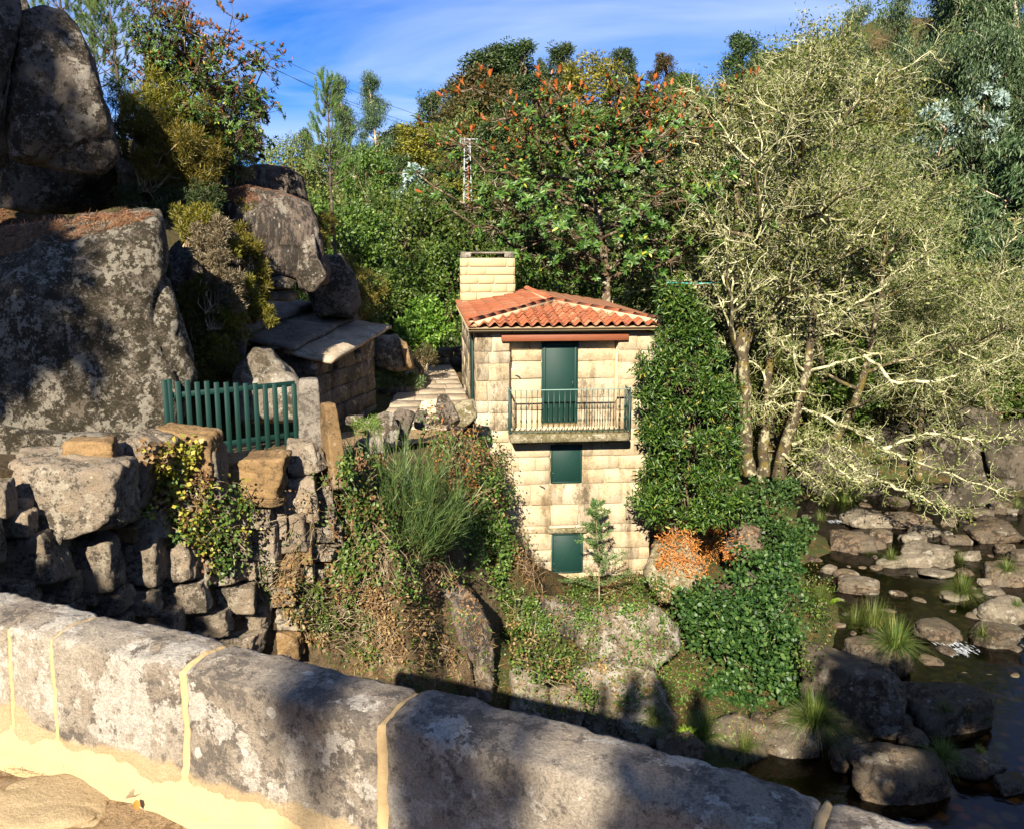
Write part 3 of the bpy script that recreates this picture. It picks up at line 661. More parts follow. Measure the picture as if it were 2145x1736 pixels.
zl = [z for z in zl if z < Z_BAL]; zl = sorted(set(round(z, 3) for z in zl)); zl[-1] = Z_BAL if Z_BAL-zl[-1] < .35 else zl[-1]
if zl[-1] != Z_BAL: zl.append(Z_BAL)
for a, b in zip(zl[:-1], zl[1:]):
    if b-a < .05: continue
    course(0, WID, a, b, [W1, (W2[0], W2[1], W2[2], W2[3])], 0, 'front', mixm if a < W1[2]-.3 else new, .4, 1.05, parent=wall)
for a, b in zip(np.linspace(3.6, ZE-.02, 8)[:-1], np.linspace(3.6, ZE-.02, 8)[1:]):
    course(.02, DEP, a, b, [(.62, 1.5, 0, zq(600))], 0, 'side', old, .5, 1.1, parent=wall)
# roof
ZR = zq(548)+.05; RISE = W(1130, 637, 24.6).z - ZB - ZR; AS, AT = 2.28, 2.35
E0, E1, F0, F1 = -.19, 4.86, -.34, DEP+.2
g = Geo()
Vr = np.array([[E0, F0, ZR], [E1, F0, ZR], [E1, F1, ZR], [E0, F1, ZR], [AS, AT, ZR+RISE], [AS, F1, ZR+RISE]]); Vr[:, 2] -= .02
g.add(Vr, [[0, 1, 4], [2, 3, 5]], [[0, 4, 5, 3], [1, 2, 5, 4]])
Vb = Vr.copy(); Vb[:4, 2] -= .06; g.add(Vb[:4], None, [[0, 3, 2, 1]])
roof = obj('roof', fix_normals(g.mesh('roof', M['fascia'])), hs)
zfa = zq(570)
g = Geo(); g.add(*box_arrays(E1-E0-.16, .09, .11, ((E0+E1)/2, F0+.16, ZR-.075))); g.add(*box_arrays(.09, F1-F0-.3, .11, (E0+.13, (F0+F1)/2+.1, ZR-.075)))
obj('fascia', fix_normals(g.mesh('fascia', M['fascia'])), hs)
def tile_mesh(w=.27, ln=.43):
    k = 9; x = np.linspace(-w/2, w/2, k); z = .055*np.cos(2*math.pi*x/w)
    V = []
    for y, dzz, sc in ((0, .055, 1.0), (ln, 0, .94)):
        for zo in (0, -.018): V += [(xx*sc, y, zz_+dzz+zo) for xx, zz_ in zip(x, z)]
    V = np.array(V); Q = []
    for i in range(k-1): Q += [[i, i+1, 2*k+i+1, 2*k+i], [k+i, i+k+1, i+1, i][::1], [3*k+i, 3*k+i+1, k+i+1, k+i]]
    return mesh('tile', V, None, np.array(Q), True, M['tile'])
tme = tile_mesh(); rt = np.random.default_rng(3)
def place_tiles(org, ax, up, cols, cw, rowlen, lim, parent, cap=999):
    ax = norm(vec(ax)); up = norm(vec(up)); nr = np.cross(ax, up); n = 0
    for c in range(cols):
        x = (c+.5)*cw; top_ = lim(x); r_ = 0
        while r_*rowlen < top_-.05 and n < cap:
            ln = min(.43, top_-r_*rowlen+.05)
            o = obj('tile', tme, parent)
            p = vec(org)+ax*x+up*(r_*rowlen)+nr*(.045+rt.normal(0, .004))
            a2 = norm(ax+up*rt.normal(0, .012)+nr*rt.normal(0, .03)); u2 = norm(up+nr*(.05+rt.normal(0, .012))); n2 = np.cross(a2, u2)
            mtx = Matrix(((a2[0], u2[0], n2[0], p[0]), (a2[1], u2[1], n2[1], p[1]), (a2[2], u2[2], n2[2], p[2]), (0, 0, 0, 1)))
            o.matrix_basis = mtx @ Matrix.Diagonal((cw/.27, ln/.43, 1, 1)); r_ += 1; n += 1
    return n
upF = np.array([0, AT-F0, RISE]); lF = np.linalg.norm(upF); cw = (E1-E0)/19
place_tiles((E0, F0, ZR), (1, 0, 0), upF, 19, cw, .30, lambda x: lF*min(x/(AS-E0), (E1-E0-x)/(E1-AS)), roof)
upL = np.array([AS-E0, 0, RISE]); lL = np.linalg.norm(upL); ncol = 32; cw = (F1-F0)/ncol
place_tiles((E0, F1, ZR), (0, -1, 0), upL, ncol, cw, .40, lambda x: lL*min(1, (F1-F0-x)/(AT-F0)), roof, 225)
upR = np.array([AS-E1, 0, RISE]); g = Geo(); TV = np.array([v.co[:] for v in tme.vertices]); TQ = np.array([list(p.vertices) for p in tme.polygons])
for c in range(ncol):
    y = F0+(c+.5)*cw; top_ = np.linalg.norm(upR)*min(1, (y-F0)/(AT-F0))
    for r_ in range(int(top_/.40)):
        n2 = norm(np.cross([0, 1, 0], upR)); p = np.array([E1, y, ZR])+norm(upR)*r_*.40+n2*.045
        g.add(p+TV[:, :1]*np.array([0, 1, 0])+TV[:, 1:2]*norm(upR)+TV[:, 2:]*n2, None, TQ)
obj('river_side_tiles', g.mesh('river_side_tiles', M['tile'], True), roof)['kind'] = 'stuff'
def half_tile():
    k = 7; a = np.linspace(0, math.pi, k); V = [(-.5, .11*math.cos(q), .10*math.sin(q)) for q in a]+[(.5, .125*math.cos(q), .112*math.sin(q)) for q in a]
    V += [(-.5, .09*math.cos(q), .082*math.sin(q)) for q in a]+[(.5, .105*math.cos(q), .094*math.sin(q)) for q in a]
    Q = []
    for i in range(k-1): Q += [[i, i+1, k+i+1, k+i], [k+i, k+i+1, 3*k+i+1, 3*k+i], [2*k+i, 3*k+i, 3*k+i+1, 2*k+i+1]]
    return mesh('ridge_tile', np.array(V), None, np.array(Q), True, M['tile'])
hme = half_tile()
def ridge(p, q, n):
    p, q = vec(p), vec(q); d = q-p; ln = np.linalg.norm(d); d = norm(d); sd = norm(np.cross([0, 0, 1], d)); up = np.cross(d, sd)
    mg = Geo(); mg.add(*box_arrays(1, 1, 1)); V = mg.V[0]
    V = (p+q)/2+V[:, :1]*d*ln+V[:, 1:2]*sd*.27+V[:, 2:]*up*.13+[0, 0, .06]
    obj('ridge_mortar', fix_normals(mesh('ridge_mortar', V, None, mg.Q[0], mat=M['fascia'])), roof)
    for i in range(n):
        c = p+d*ln*(i+.5)/n+up*(.085+.012*rt.normal()); L_ = ln/n*1.02
        u2 = norm(up+d*.04); d2 = np.cross(sd, u2)
        obj('ridge_tile', hme, roof).matrix_basis = Matrix(((d2[0]*L_, sd[0], u2[0], c[0]), (d2[1]*L_, sd[1], u2[1], c[1]), (d2[2]*L_, sd[2], u2[2], c[2]), (0, 0, 0, 1)))
apx = (AS, AT, ZR+RISE); ridge((E0+.1, F0+.1, ZR+.03), apx, 8); ridge((E1-.1, F0+.1, ZR+.03), apx, 8); ridge((AS, F1-.1, ZR+RISE), apx, 14)
# chimney
ch_t = 7.55; CW = 1.76; zc0 = ZR-.1; zc1 = W(1020, 541, 29.9).z-ZB; cs = -.04
chm = obj('chimney', fix_normals(mesh('chimney', *box_arrays(CW-.05, .95, zc1-zc0, (cs+CW/2, ch_t+.5, (zc1+zc0)/2)), mat=M['house_mortar'])), hs)
zz = np.linspace(zc0, zc1, 7)
for i, (a, b) in enumerate(zip(zz[:-1], zz[1:])):
    cuts = [[.22, .85], [.5], [.3, 1.0, 1.5], [.55, 1.1], [.2, .8], [.24, 1.5]][i]; ed = [0]+cuts+[CW]
    for p, q in zip(ed[:-1], ed[1:]):
        obj('block', block('block', q-p-.022, .10, b-a-.022, .012, M['chimney_stone'], .004, rg), chm, (cs+(p+q)/2, ch_t+.035, (a+b)/2))
    for fx in (cs+.01, cs+CW-.01): obj('block', block('block', .08, .93, b-a-.02, .012, M['chimney_stone'], .004, rg), chm, (fx, ch_t+.52, (a+b)/2))
obj('cap_slab', block('cap_slab', CW-.1, 1.05, .07, .02, M['slab'], .006, rg), chm, (cs+CW/2, ch_t+.5, zc1+.16))
for x in (cs+.16, cs+CW-.16):
    for y in (ch_t+.12, ch_t+.9): obj('cap_stone', block('cap_stone', .32, .28, .19, .03, M['slab'], .012, rg), chm, (x, y, zc1+.10))
# timber lintel, door, balcony, shutters
obj('lintel_beam', block('lintel_beam', 3.24, .20, Z_LT-Z_LB, .012, M['beam'], 0, rg), hs, (2.28, -.02, (Z_LT+Z_LB)/2))
dh = zq(625)-zq(1098)
door = obj('door', block('door', sd1-sd0, .07, dh, .01, M['green'], 0, rg), hs, ((sd0+sd1)/2, .30, zq(1098)+dh/2))
obj('handle', block('handle', .03, .05, .14, .01, M['iron'], 0, rg), door, (.33, -.06, -.05))
for x in (-.40, .40): obj('frame', block('frame', .055, .03, dh-.02, .006, M['green'], 0, rg), door, (x, -.045, 0))
obj('frame', block('frame', .70, .03, .06, .006, M['green'], 0, rg), door, (0, -.045, dh/2-.09))
bal = obj('balcony', block('balcony', 3.04, .62+.3, .20, .03, M['mossy'], .012, rg), hs, (2.36, -.52+.46-.12, (Z_BAL+Z_SLB)/2+.03)); bx, by, bz = bal.location
obj('under_slab', block('under_slab', 2.86, .50, .12, .02, M['mossy'], .01, rg), bal, (0, .12, -.15))
ztop = zq(880)-bz; zlow = Z_BAL+.04-bz; yF = -.60-by+.06; xs0, xs1 = .83-bx, 3.87-bx
def bar(name, p, q, r, mat, parent, sides=6):
    g = Geo(); tube(g, [p, q], r, sides); return obj(name, g.mesh(name, mat), parent)
for z_, r_, m_ in ((ztop, .020, M['rail_wall']), (zlow+.03, .012, M['iron'])):
    obj('rail', block('rail', xs1-xs0, .05 if z_ == ztop else .03, .018, .003, m_, 0, rg), bal, ((xs0+xs1)/2, yF, z_))
    for x in (xs0, xs1): obj('rail', block('rail', .04, .56, .018, .003, m_, 0, rg), bal, (x, yF+.28, z_-.0005))
for x in (xs0, xs1):
    for y in (yF, yF+.55): bar('post', (x, y, zlow-.02), (x, y, ztop+.03), .022, M['iron'], bal, 4)
bg_ = Geo(); tube(bg_, [(0, 0, 0), (0, 0, .26), (0, 0, .29), (0, 0, .33), (0, 0, .36), (0, 0, .58), (0, 0, .61), (0, 0, .65), (0, 0, .68), (0, 0, ztop-zlow)], [.010, .010, .019, .019, .010, .010, .019, .019, .010, .010], 6); bme = bg_.mesh('baluster', M['iron'], True)
nb = 22
for i in range(1, nb): obj('baluster', bme, bal, (xs0+(xs1-xs0)*i/nb, yF, zlow))
for x in (xs0, xs1):
    for i in (1, 2, 3): obj('baluster', bme, bal, (x, yF+.55*i/4, zlow))
for (a, b, c, d) in (W1, W2):
    sh = obj('shutter', block('shutter', b-a-.02, .05, d-c-.02, .008, M['green'], 0, rg), hs, ((a+b)/2, .028, (c+d)/2)); w_, h_ = b-a, d-c
    for x in (-w_/2+.03, w_/2-.03): obj('frame', block('frame', .045, .03, h_-.03, .005, M['green'], 0, rg), sh, (x, -.028, 0))
    for z_ in (-h_/2+.03, h_/2-.03): obj('frame', block('frame', w_-.10, .03, .045, .005, M['green'], 0, rg), sh, (0, -.028, z_))
    for z_ in (h_*.32, -h_*.25): obj('hinge', block('hinge', .07, .012, .022, .003, M['iron'], 0, rg), sh, (-w_/2+.085, -.032, z_))
    g = Geo(); p0, p1 = np.array([-w_/2+.06, -.027, -h_/2+.05]), np.array([w_/2-.06, -.027, h_/2-.05]); tube(g, [p0, p1], .006, 4); obj('brace_seam', g.mesh('brace_seam', M['green']), sh)
obj('window_head', block('window_head', 1.08, .16, .13, .03, M['mossy'], .012, rg), hs, ((W2[0]+W2[1])/2-.02, -.03, W2[3]+.09))
obj('side_door', block('side_door', .05, .86, zq(590)-4.6, .008, M['green'], 0, rg), hs, (-.035, 1.06, (zq(590)+4.6)/2))
for (s_, z_) in ((1.66, W1[2]-.05), (1.05, zq(825))):
    g = Geo(); tube(g, [(0, 0, 0), (.03, -.05, .01), (.07, -.08, 0), (.12, -.06, -.05)], .012, 5); obj('iron_hook', g.mesh('iron_hook', M['wire']), hs, (s_, -.02 if z_ < Z_BAL else .31, z_))
# dry leaves gathered on the tiles
rg = np.random.default_rng(8); n = 240; a = rg.random(n); s_ = AS+(rg.random(n)-.5)*3.6*(1-a*.8); P = []
for q, x in zip(a, s_): P.append(hw(x, F0+q*(AT-F0), ZR+q*RISE+.06+rg.uniform(0, .04)))
V, F = leaf_arrays(P, rg.normal(size=(n, 3))*[1, 1, .35], rg.normal(size=(n, 3))*.5+[0, 0, 1], rg.uniform(.05, .13, n), rg.uniform(.02, .05, n))
tag(obj('roof_leaf_litter', mesh('roof_leaf_litter', V, F, mat=M['lf_dry'])), kind='stuff')
# ------------------------------------------------------------------ big boulders on the left
def place_rock(name, label, outline, d, front, back, seed, mat, cat='boulder', group=None, **kw):
    Q, F, c = hull_rock(outline, d, front, back, seed, **kw)
    o = obj(name, mesh(name, Q, F, smooth=True, mat=mat), loc=c); surf(Q+c, F); return tag(o, label, cat, group)
GB = 'granite boulders heaped on the left bank'
place_rock('boulder', 'tall upright boulder with white lichen spots at the top left', [(36, 22), (85, 8), (135, 22), (168, 60), (188, 110), (212, 190), (248, 300), (252, 340), (215, 368), (120, 356), (22, 330), (14, 270), (26, 190), (30, 90)], 15.4, .8, 1.6, 1, M['boulder'], group=GB, k=22, pw=4.5)
place_rock('boulder', 'dark overhanging rock cut off by the top left corner', [(-160, -60), (38, -60), (41, 40), (30, 110), (10, 190), (4, 260), (-10, 320), (-160, 340)], 14.8, .8, 2.0, 2, M['boulder'], group=GB)
place_rock('boulder', 'dark shaded rock mass behind the tall upright boulder', [(-160, -70), (40, -70), (75, 40), (70, 150), (62, 240), (60, 340), (-160, 350)], 18.0, .7, 2.0, 18, M['boulder'], group=GB)
place_rock('boulder', 'long shaded ledge boulder under the tall upright one', [(-150, 290), (60, 290), (230, 330), (275, 370), (270, 430), (180, 445), (-150, 440)], 18.6, .7, 2.0, 3, M['boulder'], group=GB)
place_rock('boulder', 'huge lichen crusted boulder sloping down to the green gate', [(-190, 500), (60, 470), (270, 446), (330, 452), (352, 520), (360, 600), (385, 690), (408, 790), (385, 850), (360, 930), (100, 985), (-190, 990)], 14.6, 1.6, 3.2, 4, M['lichen_boulder'], group=GB, sub=7, k=20, extra=[((-.1, -.75, .85), 1.9)])
place_rock('boulder', 'broad low boulder base beside the path at the far left', [(-160, 860), (60, 900), (240, 905), (350, 900), (360, 960), (200, 985), (-160, 1010)], 12.6, .7, 1.2, 5, M['lichen_boulder'], group=GB)
place_rock('boulder', 'rounded middle boulder with dark drips and rusty needles on top', [(448, 400), (520, 388), (600, 405), (650, 430), (668, 480), (690, 560), (684, 596), (610, 590), (540, 592), (450, 560), (430, 470)], 20.0, 1.0, 2.2, 6, M['streak_boulder'], group=GB, k=14)
place_rock('boulder', 'smaller boulder behind the rounded middle one, below the dark shrubs', [(478, 360), (540, 346), (600, 352), (632, 372), (642, 420), (620, 450), (480, 440)], 22.2, .8, 1.6, 7, M['streak_boulder'], group=GB)
place_rock('boulder', 'split slab leaning on the right flank of the middle boulder', [(632, 440), (655, 470), (668, 540), (690, 580), (660, 612), (620, 606), (626, 520)], 19.6, .5, .8, 8, M['boulder'], group=GB, sub=5)
place_rock('boulder', 'dark round boulder beyond the hut roof', [(668, 540), (715, 530), (745, 580), (758, 640), (740, 672), (660, 660), (640, 600)], 23.5, .8, 1.5, 9, M['boulder'], group=GB, sub=5)
place_rock('boulder', 'white lichened boulder between the gate pillar and the stone hut', [(500, 760), (530, 722), (570, 728), (615, 775), (640, 815), (640, 880), (500, 890), (475, 810)], 17.0, .8, 1.8, 10, M['pale_rock'], group=GB)
place_rock('boulder', 'thin pale ledge stone under the middle boulder', [(520, 590), (590, 578), (622, 590), (610, 606), (530, 606)], 19.4, .5, .7, 11, M['boulder'], group=GB, sub=5)
place_rock('boulder', 'pale flat stone above the back of the hut roof', [(545, 612), (600, 603), (625, 615), (615, 632), (560, 630)], 19.6, .4, .6, 12, M['pale_rock'], group=GB, sub=5)
place_rock('boulder', 'grey split rock under the bright bush beyond the hut', [(786, 705), (830, 700), (862, 730), (868, 775), (830, 780), (788, 768)], 26.5, .6, 1.0, 13, M['pale_rock'], group=GB, sub=5)
place_rock('boulder', 'narrow tan slab leaning beside the split rock beyond the hut', [(835, 712), (852, 716), (866, 772), (852, 776)], 26.0, .3, .4, 14, M['ochre_stone'], group=GB, sub=4)
place_rock('boulder', 'shaded rock deep in the heather between the big boulders', [(350, 520), (440, 440), (470, 560), (520, 690), (500, 800), (400, 790), (370, 650)], 18.5, .6, 1.6, 15, M['boulder'], group=GB)
place_rock('boulder', 'dark shaded rock under the shrubs behind the tall boulder', [(240, 330), (330, 300), (420, 360), (440, 440), (330, 450), (250, 430)], 19.0, .6, 2.0, 16, M['boulder'], group=GB)
# fallen rusty pine needles lying on two ledges
def litter(name, poly, n, mat, bv, ln=(.06, .16), wd=(.006, .012), flat=.2, shape='blade', seed=1, kind='stuff', lift=.01):
    rg = np.random.default_rng(seed); P = []; Nn = []
    for u, v in poly_pts(poly, n, rg):
        h = cast(u, v, bv)
        if h: P.append(h[0]); Nn.append(h[1])
    if not P: return
    P = np.array(P)+[0, 0, lift]; Nn = np.array(Nn); kp = fbm(P, 1.5, 3, seed)+rg.normal(0, .25, len(P)) > -.12; P, Nn = P[kp], Nn[kp]; D = rg.normal(size=P.shape); D = D-(D*Nn).sum(1, keepdims=True)*Nn*(1-flat)
    V, F = leaf_arrays(P, D, Nn+rg.normal(0, .2, P.shape), rg.uniform(*ln, len(P)), rg.uniform(*wd, len(P)), shape)
    return tag(obj(name, mesh(name, V, F, mat=mat)), kind=kind)
def poly_pts(poly, n, rg):
    p = np.array(poly, dtype=float); lo, hi = p.min(0), p.max(0); out = []
    while len(out) < n:
        q = rg.uniform(lo, hi, (n*2, 2)); ins = np.zeros(len(q), bool)
        for i in range(len(p)):
            a, b = p[i], p[i-1]; c = ((a[1] > q[:, 1]) != (b[1] > q[:, 1])) & (q[:, 0] < (b[0]-a[0])*(q[:, 1]-a[1])/(b[1]-a[1]+1e-9)+a[0]); ins ^= c
        out += q[ins].tolist()
    return out[:n]
def cast(u, v, bv):
    x, z = ray(u, v); d = Vector((x, 1, z)).normalized(); h = bv.ray_cast(d*3.2, d, 300)
    if h[0] is None: return None
    n = h[1]; n = n if n.dot(d) < 0 else -n
    return np.array(h[0][:]), np.array(n[:])

# ------------------------------------------------------------------ path with paving stones, terrace
rg = np.random.default_rng(31)
pc = np.array([(-10.5, 7.5, -2.35), (-8.4, 9.6, -2.85), (-6.6, 12.2, -3.15), (-5.0, 14.8, -3.45), (-3.5, 17.6, -3.95), (-2.5, 20.2, -4.3), (-2.15, 23, -4.38), (-2.5, 27, -4.36), (-2.9, 30.6, -4.36), (-3.3, 33.0, -4.36)]); pwid = np.array([1.5, 1.2, 1.0, 1.0, 1.0, 1.25, 1.2, 1.0, .95, .95])
t = np.linspace(0, len(pc)-1, 70); C = np.stack([np.interp(t, np.arange(len(pc)), pc[:, k]) for k in range(3)], 1); wv = np.interp(t, np.arange(len(pc)), pwid)
tn = norm(np.gradient(C[:, :2], axis=0)); nn = np.stack([tn[:, 1], -tn[:, 0]], 1); m_ = 15; kk = np.linspace(-1, 1, m_)
V = np.concatenate([C[:, None, :2]+nn[:, None]*(kk[None, :, None]*wv[:, None, None]), np.repeat(C[:, None, 2:], m_, 1)], -1).reshape(-1, 3); V[:, 2] += .02*fbm(V, 1.5, 3, 4)
a = (np.arange(69)[:, None]*m_+np.arange(m_-1)[None]).ravel(); Q = np.stack([a, a+1, a+m_+1, a+m_], 1)
path = tag(obj('path', mesh('path', V, None, Q, True, M['deck'])), kind='structure'); surf(V, np.concatenate([Q[:, :3], Q[:, [0, 2, 3]]]))
for i in range(40, 67, 2):
    x = -1.0
    while x < .9:
        w = rg.uniform(.5, .95); w = min(w, 1-x)
        c = (C[i]+C[i+2])/2; p = c[:2]+nn[i]*(x+w/2)*wv[i]; dy = np.linalg.norm(C[i+2, :2]-C[i, :2])
        o = obj('paving_stone', block('paving_stone', w*wv[i]-.012, dy-.012, .06, .008, M['pave'], .003, rg), path, (p[0], p[1], (C[i, 2]+C[i+2, 2])/2-.005+rg.uniform(-.004, .004)))
        o.rotation_euler = (math.atan2(C[i+2, 2]-C[i, 2], dy), 0, math.atan2(-tn[i, 0], tn[i, 1])); x += w
# kerb stones of the little bed by the path, low wall at the far end
bedk = thing('kerb_border', 'low stone border of the green herb bed beside the path', 'kerb', (0, 0, 0))
ke = [G(792, 822, -4.36), G(848, 823, -4.36), G(884, 818, -4.36), G(893, 790, -4.36)]
for p, q in zip(ke[:-1], ke[1:]):
    n = max(1, int((q-p).length/.45))
    for i in range(n):
        c = p+(q-p)*(i+.5)/n; o = obj('stone', block('stone', (q-p).length/n-.02, .14, .22, .03, M['slab'], .015, rg), bedk, (c.x, c.y, c.z+.08)); o.rotation_euler = (0, 0, math.atan2(q.y-p.y, q.x-p.x))
lw = thing('low_wall', 'low shaded stone wall closing the path behind the house', 'wall', (0, 0, 0)); p, q = Vector((-4.0, 32.6, -4.4)), Vector((-1.7, 32.9, -4.4))
for r_ in range(2):
    n = 4
    for i in range(n):
        c = p+(q-p)*(i+.5+.2*r_)/n; obj('stone', block('stone', .56, .35, .34, .05, M['hut_stone'], .02, rg), lw, (c.x, c.y, c.z+.17+.35*r_))

# ------------------------------------------------------------------ stone hut with slab roof
ht = thing('stone_hut', 'small dark stone hut with slab roof between the boulders and the path', 'hut', (0, 0, 0))
pA, pB = W(668, 870, 20.6), W(788, 838, 24.2); dirw = (pB-pA); dirw.z = 0; Lw = dirw.length; dirw.normalize(); nrm = Vector((dirw.y, -dirw.x, 0)); nrm = nrm if nrm.x > 0 else -nrm
zb = -4.75; ztopA, ztopB = W(668, 752, 20.6).z, W(788, 690, 24.2).z
def hutp(s, t, z): return Vector((pA.x, pA.y, 0))+dirw*s-nrm*t+Vector((0, 0, z))
def zroof(s): return ztopA+(ztopB-ztopA)*s/Lw
hr = math.atan2(dirw.y, dirw.x)
ops = [(.95, 1.30, zroof(1.1)-.52, zroof(1.1)-.26), (2.35, 2.75, zroof(2.5)-.40, zroof(2.5)-.12)]
hwall = obj('wall', None, ht); hwall.location = (0, 0, 0)
zc = np.linspace(zb, ztopA+.02, 6); 
for i in range(5):
    holes = [o for o in ops if o[3] > zc[i] and o[2] < zc[i+1]]
    x = 0
    cuts = [0]+sorted([rg.uniform(.6, 1.1), rg.uniform(1.5, 2.1), rg.uniform(2.5, 2.9)])+[Lw]
    for p_, q_ in zip(cuts[:-1], cuts[1:]):
        z0, z1 = zc[i], zc[i+1] if i < 4 else zroof((p_+q_)/2)-.02
        hit = [o for o in ops if o[0] < q_ and o[1] > p_ and o[2] < z1 and o[3] > z0]
        rects = [(p_, q_, z0, z1)]
        for o_ in hit:
            nr_ = []
            for (a, b, c, d) in rects:
                nr_ += [r for r in [(a, max(a, o_[0]), c, d), (min(b, o_[1]), b, c, d), (max(a, o_[0]), min(b, o_[1]), c, max(c, o_[2])), (max(a, o_[0]), min(b, o_[1]), min(d, o_[3]), d)] if r[1]-r[0] > .03 and r[3]-r[2] > .03]
            rects = nr_
        for (a, b, c, d) in rects:
            o = obj('stone', block('stone', b-a-.006, .40, d-c-.006, .03, M['hut_stone'], .014, rg), hwall, hutp((a+b)/2, .2+rg.uniform(-.03, .03), (c+d)/2)); o.rotation_euler = (0, 0, hr)
for (nm, s0, s1, t0, t1) in (('end_wall', 0, .3, .3, 2.2), ('end_wall', Lw-.3, Lw, .3, 2.2), ('back_wall', 0, Lw, 2.2, 2.5)):
    o = obj(nm, block(nm, s1-s0, t1-t0, ztopA-zb-.05, .04, M['hut_stone'], .02, rg), ht, hutp((s0+s1)/2, (t0+t1)/2, (ztopA+zb)/2-.05)); o.rotation_euler = (0, 0, hr)
def slab(name, quad, thick, seed, mat, parent, sub=14):
    """a split stone slab from four corners, ragged at its edges"""
    a, b, c, d = [vec(p) for p in quad]; k = np.linspace(0, 1, sub); U, Vv = np.meshgrid(k, k); U, Vv = U.ravel()[:, None], Vv.ravel()[:, None]
    P = a*(1-U)*(1-Vv)+b*U*(1-Vv)+c*U*Vv+d*(1-U)*Vv; cen = P.mean(0)
    e = np.maximum(np.abs(U-.5), np.abs(Vv-.5))*2; P = P+(P-cen)*(.05*fbm(P, 2.2, 3, seed)[:, None])*(e > .98); P[:, 2] += .025*fbm(P, 1.5, 3, seed+2)-.03*(e[:, 0] > .98)
    B = P.copy(); B[:, 2] -= thick*(1+.25*fbm(B, 2, 2, seed)); n = sub*sub
    a_ = (np.arange(sub-1)[:, None]*sub+np.arange(sub-1)[None]).ravel(); Q1 = np.stack([a_, a_+1, a_+sub+1, a_+sub], 1)
    rim = list(range(sub))+[sub*i+sub-1 for i in range(1, sub)]+[sub*(sub-1)+i for i in range(sub-2, -1, -1)]+[sub*i for i in range(sub-2, 0, -1)]
    Q3 = [[rim[i], rim[(i+1) % len(rim)], rim[(i+1) % len(rim)]+n, rim[i]+n] for i in range(len(rim))]
    V = np.concatenate([P, B]); me = fix_normals(mesh(name, V, None, np.concatenate([Q1, Q1[:, ::-1]+n, Q3]), False, mat)); surf(V, np.concatenate([Q1[:, :3], Q1[:, [0, 2, 3]]])); return obj(name, me, parent)
hroof = obj('roof', None, ht)
za = ztopA+.06
E = lambda s, t, up: hutp(s, t, zroof(s)+up)
slab('roof_slab', [E(-.12, -.42, .02), E(Lw+.25, -.42, .10), E(Lw+.1, .75, .30), E(-.12, .75, .24)], .075, 1, M['pave'], hroof)
slab('roof_slab', [E(-.25, .45, .34), E(Lw*.55, .45, .40), E(Lw*.55, 1.9, .62), E(-.25, 1.9, .60)], .09, 2, M['slab'], hroof)
slab('roof_slab', [E(Lw*.56, .50, .37), E(Lw+.15, .50, .44), E(Lw+.0, 1.9, .62), E(Lw*.56, 1.9, .60)], .09, 3, M['slab'], hroof)
slab('roof_slab', [E(-.3, 1.6, .72), E(Lw+.0, 1.6, .74), E(Lw, 2.9, .86), E(-.3, 2.9, .90)], .12, 4, M['slab'], hroof)

# ------------------------------------------------------------------ the green gate, its pillar and the slabs beside it
gt = thing('picket_gate', 'dark green metal picket gate standing behind the rubble wall', 'gate', W(490, 950, 13.8))
gl = gt.location.copy()
def gp(k): return W(352+268*k, 900, 13.2+1.25*k)
zt0, zt1 = W(352, 796, 13.2).z, W(620, 806, 14.45).z; gb0, gb1 = W(352, 985, 13.2).z, W(620, 950, 14.45).z
def gz(k, w): return (zt0+(zt1-zt0)*k) if w == 1 else (gb0+(gb1-gb0)*k)
ga = math.atan2(gp(1).y-gp(0).y, gp(1).x-gp(0).x)
ks = [0.0, .035]+[(.10+i*.9/12) for i in range(13)]
for k in ks:
    p = gp(k); h = gz(k, 1)-gz(k, 0)+.02*math.sin(k*40)
    o = obj('pale', block('pale', .080, .03, h, .005, M['green'], 0, rg), gt, Vector((p.x, p.y, gz(k, 0)+h/2))-gl); o.rotation_euler = (0, 0, ga)
for w in (W(490, 816, 13.85).z, W(490, 926, 13.85).z):
    p, q = gp(.02), gp(1.0); o = obj('rail', block('rail', (q-p).length, .022, .085, .004, M['green'], 0, rg), gt, Vector(((p.x+q.x)/2, (p.y+q.y)/2+.03, w))-gl); o.rotation_euler = (0, 0, ga)
def stone_at(name, label, u, v, w, h, d, seed, mat, cat, group=None, parent=None, depth=.8, sub=4, k=12, rough=.05, rot=0.0, planes=10, boxy=0.0):
    """an upright stone whose middle shows at (u, v), w by h photograph pixels, at forward distance d"""
    c = W(u, v, d); s = d/FPX*1.04; wx, hz = w*s*(1.10 if boxy else 1.08), h*s*(1.10 if boxy else 1.08)
    P, F = rock_arrays((wx, max(wx, hz)*depth*.8, hz), seed, sub=sub, k=k, rough=rough, planes=planes, boxy=boxy)
    if rot: cr_, sr_ = math.cos(rot), math.sin(rot); P = np.stack([P[:, 0]*cr_-P[:, 2]*sr_, P[:, 1], P[:, 0]*sr_+P[:, 2]*cr_], 1)
    o = obj(name, mesh(name, P, F, smooth=True, mat=mat), parent, c)
    surf(P+np.array(c), F)
    if label: tag(o, label, cat, group)
    return o
